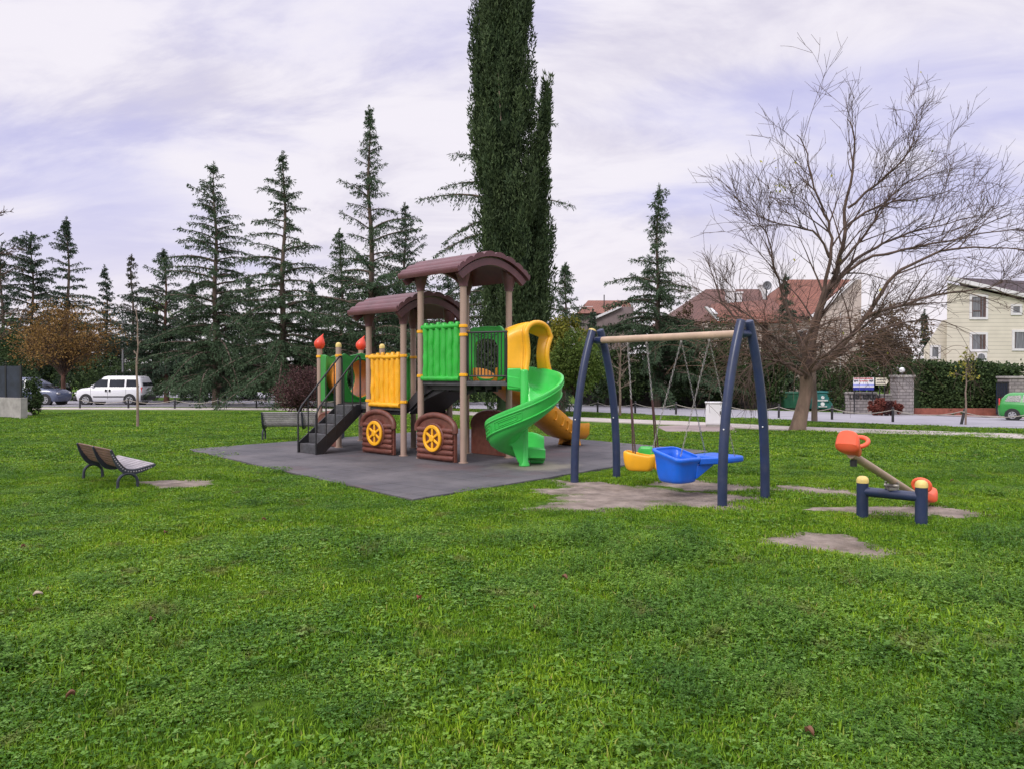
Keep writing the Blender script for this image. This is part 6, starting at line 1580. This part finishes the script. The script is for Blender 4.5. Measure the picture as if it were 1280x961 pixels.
def van_extra(o, bd, hw):
    for sg in (-1, 1):
        mb = MB(); mb.box(-1.05, .95, min(sg*(hw+.0), sg*(hw+.02)), max(sg*(hw+.0), sg*(hw+.02)), .50, .57); mb.build("rubbing_strip", M['black'], bd)
        for x in (-.12, .12): mb = MB(); mb.box(x-.05, x+.06, min(sg*hw, sg*(hw+.03)), max(sg*hw, sg*(hw+.03)), .84, 1.02); mb.build("door_handle", M['black'], bd)
        for x in (.02, -1.15, 1.12): mb = MB(); mb.box(x-.007, x+.007, min(sg*(hw-.01), sg*(hw+.004)), max(sg*(hw-.01), sg*(hw+.004)), .40, 1.08); mb.build("door_seam", M['black'], bd)
    mb = MB(); mb.prism(rrect(1.78, .34, .1, 4), (2.05, 0, .42), (0,1,0), (0,0,1), (1,0,0), .22); mb.build("front_bumper", M['black'], bd, bevel=.04)
    mb = MB(); mb.prism(rrect(1.76, .36, .08, 4), (-2.27, 0, .48), (0,1,0), (0,0,1), (1,0,0), .2); mb.build("rear_bumper", M['black'], bd, bevel=.04)
car("white_van", "white passenger van with black bumpers parked on the road on the left", "van", (c.x, c.y, c.z+.03), PI, pw,
    [(.22,-2.1,2.05,.80),(.34,-2.18,2.16,.88),(.62,-2.2,2.2,.90),(.92,-2.2,2.10,.90),(1.04,-2.19,1.85,.88),(1.13,-2.17,1.25,.84)],
    [(1.10,-2.17,1.28,.84),(1.35,-2.12,.93,.80),(1.62,-2.02,.56,.74),(1.78,-1.9,.42,.70),(1.84,-1.75,.2,.58)], 4.4, 1.8, (1.42,-1.38), .33,
    glass=[[(.06,1.14),(1.05,1.14),(.60,1.62),(.06,1.62)],[(-1.02,1.14),(-.06,1.14),(-.06,1.62),(-1.02,1.62)],[(-1.98,1.16),(-1.14,1.14),(-1.14,1.62),(-1.80,1.60)]], mirrorx=.98, extra=van_extra)
c = at(48, 506.5); c.y += .9
car("blue_grey_car", "blue-grey people carrier half hidden by the shrub at the left wall", "car", (c.x-.9, c.y, c.z+.03), R(-3), pb,
    [(.22,-2.1,2.05,.80),(.34,-2.15,2.14,.87),(.62,-2.18,2.18,.88),(.86,-2.18,2.05,.88),(.98,-2.17,1.75,.85),(1.06,-2.15,1.2,.82)],
    [(1.03,-2.14,1.28,.82),(1.3,-2.08,.85,.77),(1.56,-1.95,.35,.71),(1.70,-1.8,.1,.66),(1.75,-1.6,-.1,.52)], 4.3, 1.75, (1.40,-1.35), .33,
    glass=[[(.06,1.08),(1.05,1.08),(.42,1.54),(.06,1.56)],[(-1.0,1.08),(-.06,1.08),(-.06,1.56),(-1.0,1.56)],[(-1.95,1.10),(-1.1,1.08),(-1.1,1.56),(-1.75,1.52)]], mirrorx=.95)
c = at(1268, 526)
car("green_hatchback", "bright green small hatchback at the right edge beside the gate", "car", (c.x+1.45, c.y+.5, c.z), R(-38), pg,
    [(.20,-1.75,1.7,.74),(.30,-1.8,1.8,.80),(.55,-1.83,1.84,.82),(.80,-1.82,1.68,.82),(.90,-1.80,1.30,.80),(.95,-1.78,.95,.77)],
    [(.92,-1.76,1.0,.77),(1.12,-1.66,.66,.72),(1.32,-1.50,.28,.64),(1.41,-1.35,.1,.60),(1.45,-1.2,-.1,.48)], 3.6, 1.62, (1.15,-1.15), .28,
    glass=[[(.06,.97),(.82,.97),(.34,1.32),(.06,1.33)],[(-.72,.97),(-.06,.97),(-.06,1.33),(-.70,1.32)],[(-1.5,.99),(-.80,.97),(-.78,1.32),(-1.35,1.28)]], mirrorx=.72).scale = (.84, .84, .84)

# ---------------------------------------------------------------- person far off by the cars
def person():
    b = at(85, 499.5); o = thing("person", "distant person in a white top and dark trousers standing between the two parked cars", "person", tuple(b), R(20))
    J = {'pel':(0,0,.95),'ch':(0,0,1.28),'nk':(0,0,1.48),'hd':(0,-.01,1.58),'hd2':(0,-.01,1.70),'ls':(-.18,0,1.43),'le':(-.24,.02,1.15),'lh':(-.22,-.08,.92),'rs':(.18,0,1.43),'re':(.24,.02,1.15),'rh':(.2,-.1,.94),
         'lhp':(-.09,0,.92),'lk':(-.11,-.02,.50),'la':(-.12,.02,.08),'lt':(-.13,-.14,.03),'rhp':(.09,0,.92),'rk':(.12,-.03,.50),'ra':(.14,.02,.08),'rt':(.15,-.14,.03)}
    E = [('pel','ch'),('ch','nk'),('nk','hd'),('hd','hd2'),('ch','ls'),('ls','le'),('le','lh'),('ch','rs'),('rs','re'),('re','rh'),('pel','lhp'),('lhp','lk'),('lk','la'),('la','lt'),('pel','rhp'),('rhp','rk'),('rk','ra'),('ra','rt')]
    Rr = {'pel':.14,'ch':.15,'nk':.055,'hd':.09,'hd2':.085,'ls':.065,'le':.048,'lh':.04,'rs':.065,'re':.048,'rh':.04,'lhp':.10,'lk':.065,'la':.045,'lt':.04,'rhp':.10,'rk':.065,'ra':.045,'rt':.04}
    def skin(name, keys, m, grow=0):
        ks = [k for k in J if k in keys]; me = bpy.data.meshes.new(name); me.from_pydata([J[k] for k in ks], [(ks.index(a), ks.index(c)) for a, c in E if a in ks and c in ks], [])
        ob = bpy.data.objects.new(name, me); COL.objects.link(ob); ob.parent = o; ob.modifiers.new("skin", 'SKIN'); sm = ob.modifiers.new("sub", 'SUBSURF'); sm.levels = sm.render_levels = 2
        for i, k in enumerate(ks): me.skin_vertices[0].data[i].radius = (Rr[k]+grow, Rr[k]*.85+grow)
        me.skin_vertices[0].data[0].use_root = True; me.materials.append(m); return ob
    skin("body", list(J), mat("skin", (.42,.25,.18), .6, .05, 4)); skin("white_top", ['pel','ch','nk','ls','le','rs','re'], M['white_paint'], .018); skin("dark_trousers", ['pel','lhp','lk','la','rhp','rk','ra'], mat("dark_trouser_cloth", (.03,.03,.045), .9, .1, 4), .016)
    mb = MB(); mb.sphere((0,.02,1.73), .11, 12, 8); mb.build("hair", M['black'], o)
person()

# ---------------------------------------------------------------- grass and ground cover
def grass_mat():
    m = bpy.data.materials.new("grass_and_clover"); m.use_nodes = True; N, L = m.node_tree.nodes, m.node_tree.links; b = N["Principled BSDF"]; b.inputs["Roughness"].default_value = .6; b.inputs["Specular IOR Level"].default_value = .12
    g = N.new("ShaderNodeNewGeometry"); a = N.new("ShaderNodeAttribute"); a.attribute_name = "tint"; k = N.new("ShaderNodeAttribute"); k.attribute_name = "kindv"
    def nz(sc, det): n = N.new("ShaderNodeTexNoise"); n.inputs["Scale"].default_value = sc; n.inputs["Detail"].default_value = det; L.new(g.outputs["Position"], n.inputs["Vector"]); return n.outputs["Fac"]
    def ramp(f, stops):
        r = N.new("ShaderNodeValToRGB")
        while len(r.color_ramp.elements) < len(stops): r.color_ramp.elements.new(.5)
        for e, (p, c) in zip(r.color_ramp.elements, stops): e.position = p; e.color = (*c, 1)
        L.new(f, r.inputs[0]); return r.outputs[0]
    def mix(f, x, y, bt='MIX'):
        n = N.new("ShaderNodeMixRGB"); n.blend_type = bt
        for i, q in enumerate((f, x, y)):
            if isinstance(q, float): n.inputs[i].default_value = q
            elif isinstance(q, tuple): n.inputs[i].default_value = (*q, 1)
            else: L.new(q, n.inputs[i])
        return n.outputs[0]
    blade = ramp(a.outputs["Fac"], [(0.0, (.050,.118,.007)), (.5, (.145,.285,.013)), (.93, (.25,.40,.032)), (1.0, (.38,.34,.12))])
    clover = ramp(a.outputs["Fac"], [(0.0, (.034,.088,.010)), (.55, (.100,.222,.022)), (1.0, (.21,.35,.080))])
    c = mix(k.outputs["Fac"], blade, clover); r2 = ramp(nz(.45, 4), [(.35, (.70,.80,.85)), (.52, (1,1,1)), (.68, (1.25,1.15,.95))]); c = mix(.9, c, r2, 'MULTIPLY'); r3 = ramp(nz(1.9, 6), [(.36, (.60,.68,.70)), (.5, (1,1,1)), (.66, (1.30,1.18,1.0))]); c = mix(.85, c, r3, 'MULTIPLY'); r4 = ramp(nz(2.7, 8), [(.60, (0,0,0)), (.70, (.55,.55,.55))]); c = mix(r4, c, (.17,.15,.055))
    L.new(c, b.inputs["Base Color"]); tr = N.new("ShaderNodeBsdfTranslucent"); L.new(c, tr.inputs[0]); ms = N.new("ShaderNodeMixShader"); ms.inputs[0].default_value = .22; L.new(b.outputs[0], ms.inputs[1]); L.new(tr.outputs[0], ms.inputs[2]); L.new(ms.outputs[0], N["Material Output"].inputs[0]); return m
GM = grass_mat()
patches = bpy.data.collections.new("grass_patches")
def patch(idx, blades, clover, weeds, hb, rad, seed, bw=.0035, cl=.011, lush=1.0):
    rng = np.random.default_rng(seed); V, F, T, K = [], [], [], []; base = 0
    def disc(n): r = rad*np.sqrt(rng.random(n)); a = rng.uniform(0, 2*PI, n); return np.stack([r*np.cos(a), r*np.sin(a), np.zeros(n)], 1)
    def blades_(n, h, w, kind, lean=.5):
        nonlocal base
        P = disc(n); a = rng.uniform(0, 2*PI, n); d = np.stack([np.cos(a), np.sin(a), np.zeros(n)], 1); s = np.stack([-np.sin(a), np.cos(a), np.zeros(n)], 1)
        hh = h*rng.uniform(.45, 1.25, n)[:, None]; ln = rng.uniform(.1, lean*2, n)[:, None]; up = np.array([0,0,1.0]); ww = w*rng.uniform(.7,1.3,n)[:, None]
        m1 = P + up*hh*.55 + d*hh*ln*.25; tp = P + up*hh*(1-.25*ln) + d*hh*ln*.8
        v = np.stack([P - s*ww - up*.01, P + s*ww - up*.01, m1 + s*ww*.85, m1 - s*ww*.85, tp], 1); V.append(v.reshape(-1,3)); i = np.arange(n)*5 + base
        F.append(np.stack([i, i+1, i+2], 1)); F.append(np.stack([i, i+2, i+3], 1)); F.append(np.stack([i+3, i+2, i+4], 1)); t = rng.random(n); T.extend([t, t, t]); K.extend([np.full(n, kind)]*3); base += n*5
    blades_(blades, hb, bw, 0.0)
    if clover:
        n = clover; P = disc(n); P[:, 2] = hb*rng.uniform(.35, .95, n)*lush
        t3 = rng.random(n)
        for leaf in range(3):
            a0 = rng.uniform(0, 2*PI, n) if leaf == 0 else a0 + 2*PI/3
            d = np.stack([np.cos(a0), np.sin(a0), rng.uniform(-.35,.35,n)], 1); s = np.stack([-np.sin(a0), np.cos(a0), rng.uniform(-.3,.3,n)], 1); c = cl*rng.uniform(.7,1.4,n)[:, None]
            v = np.stack([P, P + d*c*.7 + s*c*.65, P + d*c*1.35 + s*c*.45, P + d*c*1.35 - s*c*.45, P + d*c*.7 - s*c*.65], 1); V.append(v.reshape(-1,3)); i = np.arange(n)*5 + base
            F.append(np.stack([i, i+1, i+2], 1)); F.append(np.stack([i, i+2, i+3], 1)); F.append(np.stack([i, i+3, i+4], 1)); T.extend([t3]*3); K.extend([np.full(n, 1.0)]*3); base += n*5
    if weeds: # upright leafy stems, many small leaflets
        for q in range(weeds):
            c0 = disc(1)[0]; hh = hb*rng.uniform(1.1, 1.9)*lush; nl = 26; az = rng.uniform(0, 2*PI); ln = rng.uniform(0,.5)
            u = rng.random(nl); P = c0 + np.stack([np.cos(az)*ln*hh*u, np.sin(az)*ln*hh*u, hh*u], 1); a = rng.uniform(0, 2*PI, nl); d = np.stack([np.cos(a), np.sin(a), rng.uniform(-.1,.8,nl)], 1); s = np.stack([-np.sin(a), np.cos(a), np.zeros(nl)], 1); L_ = (.012 + .011*(1-u))[:, None]*rng.uniform(.7,1.3,(nl,1))
            v = np.stack([P, P + d*L_*.5 + s*L_*.28, P + d*L_, P + d*L_*.5 - s*L_*.28], 1); V.append(v.reshape(-1,3)); i = np.arange(nl)*4 + base; F.append(np.stack([i,i+1,i+2],1)); F.append(np.stack([i,i+2,i+3],1)); t = np.clip(rng.random(nl)*.6 + .4*u, 0, 1); T.extend([t,t]); K.extend([np.full(nl,1.0)]*2); base += nl*4
    V = np.concatenate(V); F = np.concatenate(F); me_o = fast_mesh("grass_patch", V, F, GM, None, np.concatenate(T)); COL.objects.unlink(me_o); patches.objects.link(me_o)
    at_ = me_o.data.attributes.new("kindv", 'FLOAT', 'FACE'); at_.data.foreach_set("value", np.concatenate(K).astype(np.float32)); me_o.name = "grass_patch_%02d" % idx
# 0-2 short lawn, 3-5 clover, 6-7 lush leafy, 8-9 coarse for the far lawn, 10 taller tuft
for i in range(3): patch(i, 900, 40, 0, .045, .30, 10+i)
for i in range(3, 6): patch(i, 560, 420, 4, .045, .30, 10+i, cl=.0085)
for i in range(6, 8): patch(i, 420, 180, 30, .068, .30, 10+i, cl=.0085)
for i in range(8, 10): patch(i, 620, 90, 0, .055, .62, 10+i, bw=.009, cl=.02)
patch(10, 160, 20, 0, .095, .16, 40, bw=.004)
rng = np.random.default_rng(77); pts, idx, rot, scl = [], [], [], []
def on_mat(x, y, g=.0):
    inside = True
    for i in range(4):
        a, b = MAT[i], MAT[(i+1) % 4]; e = b - a; nrm = Vector((-e.y, e.x, 0)).normalized()
        if (x-a.x)*nrm.x + (y-a.y)*nrm.y < -g: inside = False
    return inside
def fill(y0, y1, dens, kind_fn, sc0, sc1):
    half = lambda y: y*.70 + 1.2
    st = 1/dens**.5; cells = [(i, j) for j in range(int((y1-y0)/st)+1) for i in range(-int(half(y1)/st)-1, int(half(y1)/st)+2)]
    for ci_, cj_ in cells:
        y = y0 + (cj_ + rng.random())*st; x = (ci_ + rng.random())*st
        if abs(x) > half(y) or y > y1: continue
        if y > 7 and (on_mat(x, y, .10) or in_dirt(x, y, .20*noise.noise(Vector((x*3,y*3,1))) + .10)): continue
        if y > 23 and blocked(x, y): continue
        pts.append((x, y, gz(x, y) - .004)); idx.append(kind_fn(x, y)); rot.append(rng.uniform(0, 2*PI)); scl.append(rng.uniform(sc0, sc1)*(1 + .55*noise.noise(Vector((x*.9, y*.9, 21))) + .35*noise.noise(Vector((x*2.6, y*2.6, 31)))))
def px_of(x, y): 
    d = Vector((x, y, gz(x, y) - CAMH)); c, s = cos(PITCH), sin(PITCH); f = d.y*c - d.z*s; u = d.y*s + d.z*c; return CX + FPX*d.x/f, CY - FPX*u/f
def lerp_line(L_, x):
    for a, b in zip(L_, L_[1:]):
        if a[0] <= x <= b[0]: return a[1] + (b[1]-a[1])*(x-a[0])/(b[0]-a[0])
    return L_[0][1] if x < L_[0][0] else L_[-1][1]
P_lo = [(-80,511.2),(330,512),(560,517),(720,525.8),(860,531.8),(990,538),(1300,549.5)]; P_up = [(-80,509.3),(330,509.8),(560,513.5),(720,521.8),(860,527.2),(990,533.5),(1300,543.8)]
R_lo = [(-80,508.2),(190,508),(420,508.6),(560,510),(720,514),(1000,525.5),(1300,537.5)]
def blocked(x, y):
    px, py = px_of(x, y)
    if lerp_line(P_up, px) - .7 < py < lerp_line(P_lo, px) + 3.0: return True
    if py < lerp_line(R_lo, px) + .8: return True
    if 815 < px < 932 and 530 < py < 543: return True
    return False
def kf_near(x, y):
    if y > 6.8 and in_dirt(x, y, 1.6): return int(rng.integers(0, 3))
    n = noise.noise(Vector((x*.55, y*.55, 9))) ; n2 = noise.noise(Vector((x*1.6, y*1.6, 4)))
    lush = n*.8 + (x - .3)*.16 + (.35 if y < 8 else -.4) - (.25 if y > 8.5 else 0)
    if lush + n2*.4 + rng.normal(0,.15) > .42 and rng.random() < .62: return 6 + int(rng.integers(0, 2))
    if n2 + n*.3 + rng.normal(0,.22) > .16: return 3 + int(rng.integers(0, 3))
    if rng.random() < .012: return 10
    return int(rng.integers(0, 3))
fill(2.6, 8.0, 20, kf_near, .75, 1.25); fill(8.0, 14.0, 13, kf_near, .7, 1.15)
kf_far = lambda x, y: (8 + int(rng.integers(0, 2))) if noise.noise(Vector((x*.8, y*.8, 4))) < .12 or rng.random() < .5 else 3 + int(rng.integers(0, 3))
fill(14.0, 22.0, 4.2, kf_far, .65, 1.0); fill(22.0, 46.0, 1.8, kf_far, .8, 1.2)
# sprigs creeping over the edges of the bare soil and of the rubber sheet
for d in DIRT:
    for k in range(int(130*(d[2]+d[3]))):
        a = rng.uniform(0, 2*PI); r = dirt_r(d, a)*(1.06 - abs(rng.normal(0, .13))); u, v = r*cos(a)*d[2], r*sin(a)*d[3]; c, s = cos(d[4]), sin(d[4]); x, y = d[0]+u*c-v*s, d[1]+u*s+v*c
        if in_dirt(x, y, -.35): continue
        pts.append((x, y, gz(x,y)-.004)); idx.append(int(rng.integers(0, 6))); rot.append(rng.uniform(0,6.28)); scl.append(rng.uniform(.12,.36))
for i in range(4):
    a, b = MAT[i], MAT[(i+1)%4]
    for k in range(90):
        p = a.lerp(b, rng.random()); c = (MAT[0]+MAT[2])/2; p = p + (p-c).normalized()*rng.uniform(.05,.2)
        if in_dirt(p.x, p.y, .1): continue
        pts.append((p.x, p.y, -.004)); idx.append(int(rng.integers(0,6))); rot.append(rng.uniform(0,6.28)); scl.append(rng.uniform(.35,.6))
me = bpy.data.meshes.new("lawn_grass"); me.vertices.add(len(pts)); me.vertices.foreach_set("co", np.array(pts, dtype=np.float32).ravel())
for nm, ty, arr in (("pidx", 'INT', np.array(idx, dtype=np.int32)), ("prot", 'FLOAT', np.array(rot, dtype=np.float32)), ("pscl", 'FLOAT', np.array(scl, dtype=np.float32))):
    a = me.attributes.new(nm, ty, 'POINT'); a.data.foreach_set("value", arr)
go = bpy.data.objects.new("lawn_grass", me); COL.objects.link(go); tag(go, "short green grass and clover covering the park lawn", "grass", kind="stuff")
ng = bpy.data.node_groups.new("scatter_grass", 'GeometryNodeTree'); ng.interface.new_socket("Geometry", in_out='INPUT', socket_type='NodeSocketGeometry'); ng.interface.new_socket("Geometry", in_out='OUTPUT', socket_type='NodeSocketGeometry')
N, L = ng.nodes, ng.links; gi, gou = N.new("NodeGroupInput"), N.new("NodeGroupOutput"); ip = N.new("GeometryNodeInstanceOnPoints"); ci = N.new("GeometryNodeCollectionInfo"); ci.inputs["Collection"].default_value = patches; ci.inputs["Separate Children"].default_value = True; ci.inputs["Reset Children"].default_value = True
def na(name, ty): n = N.new("GeometryNodeInputNamedAttribute"); n.data_type = ty; n.inputs[0].default_value = name; return n.outputs[0]
L.new(gi.outputs[0], ip.inputs["Points"]); L.new(ci.outputs[0], ip.inputs["Instance"]); ip.inputs["Pick Instance"].default_value = True; L.new(na("pidx", 'INT'), ip.inputs["Instance Index"])
cx2 = N.new("ShaderNodeCombineXYZ"); L.new(na("prot", 'FLOAT'), cx2.inputs[2]); L.new(cx2.outputs[0], ip.inputs["Rotation"]); cs = N.new("ShaderNodeCombineXYZ"); sc2 = na("pscl", 'FLOAT')
for i in range(3): L.new(sc2, cs.inputs[i])
L.new(cs.outputs[0], ip.inputs["Scale"]); L.new(ip.outputs[0], gou.inputs[0]); md = go.modifiers.new("scatter", 'NODES'); md.node_group = ng
print("grass instances", len(pts))
# fallen leaves on the lawn
mleaf = [mat("brown_fallen_leaf", (.16,.07,.035), .7, .2, 20), mat("pale_fallen_leaf", (.42,.34,.26), .7, .15, 20), mat("red_fallen_leaf", (.30,.055,.04), .6, .2, 20)]
spots = [(207,672,0,"brown fallen leaf on the grass below the left bench"),(668,769,2,"red fallen leaf in the middle of the foreground grass"),(48,752,1,"pale fallen leaf near the left edge of the grass"),(88,882,0,"curled brown leaf in the lower left grass"),(30,690,0,"brown leaf at the far left of the lawn"),(706,730,0,"dark leaf on the grass right of the picture's middle"),(190,785,0,"brown leaf in the left foreground grass"),(330,655,0,"brown leaf in front of the rubber surface's left edge"),(1045,690,0,"brown leaf lying on the bare soil in front of the seesaw"),(1012,930,0,"dark leaf at the bottom right among the weeds"),(524,757,2,"reddish leaf left of the picture's middle"),(1190,605,0,"brown leaf behind the seesaw")]
for k, (px, py, mi, lb) in enumerate(spots):
    b = at(px, py); rr = random.Random(k); mb = MB(); s = rr.uniform(.018,.032); rows = []
    for i in range(7):
        t = i/6; w = s*.62*sin(PI*min(.97, t*.92+.04))**.7; rows.append([((t-.5)*2*s, j*w, .018*abs(j)*1.2 + .012*sin(t*4)) for j in (-1,-.5,0,.5,1)])
    mb.grid(rows); o = mb.build("fallen_leaf", mleaf[mi], None, solid=.001); o.location = (b.x, b.y, b.z + .05 if not in_dirt(b.x, b.y) else b.z + .012); o.rotation_euler = (rr.uniform(-.3,.3), rr.uniform(-.3,.3), rr.uniform(0,6)); tag(o, lb, "leaf", "fallen leaves on the lawn")
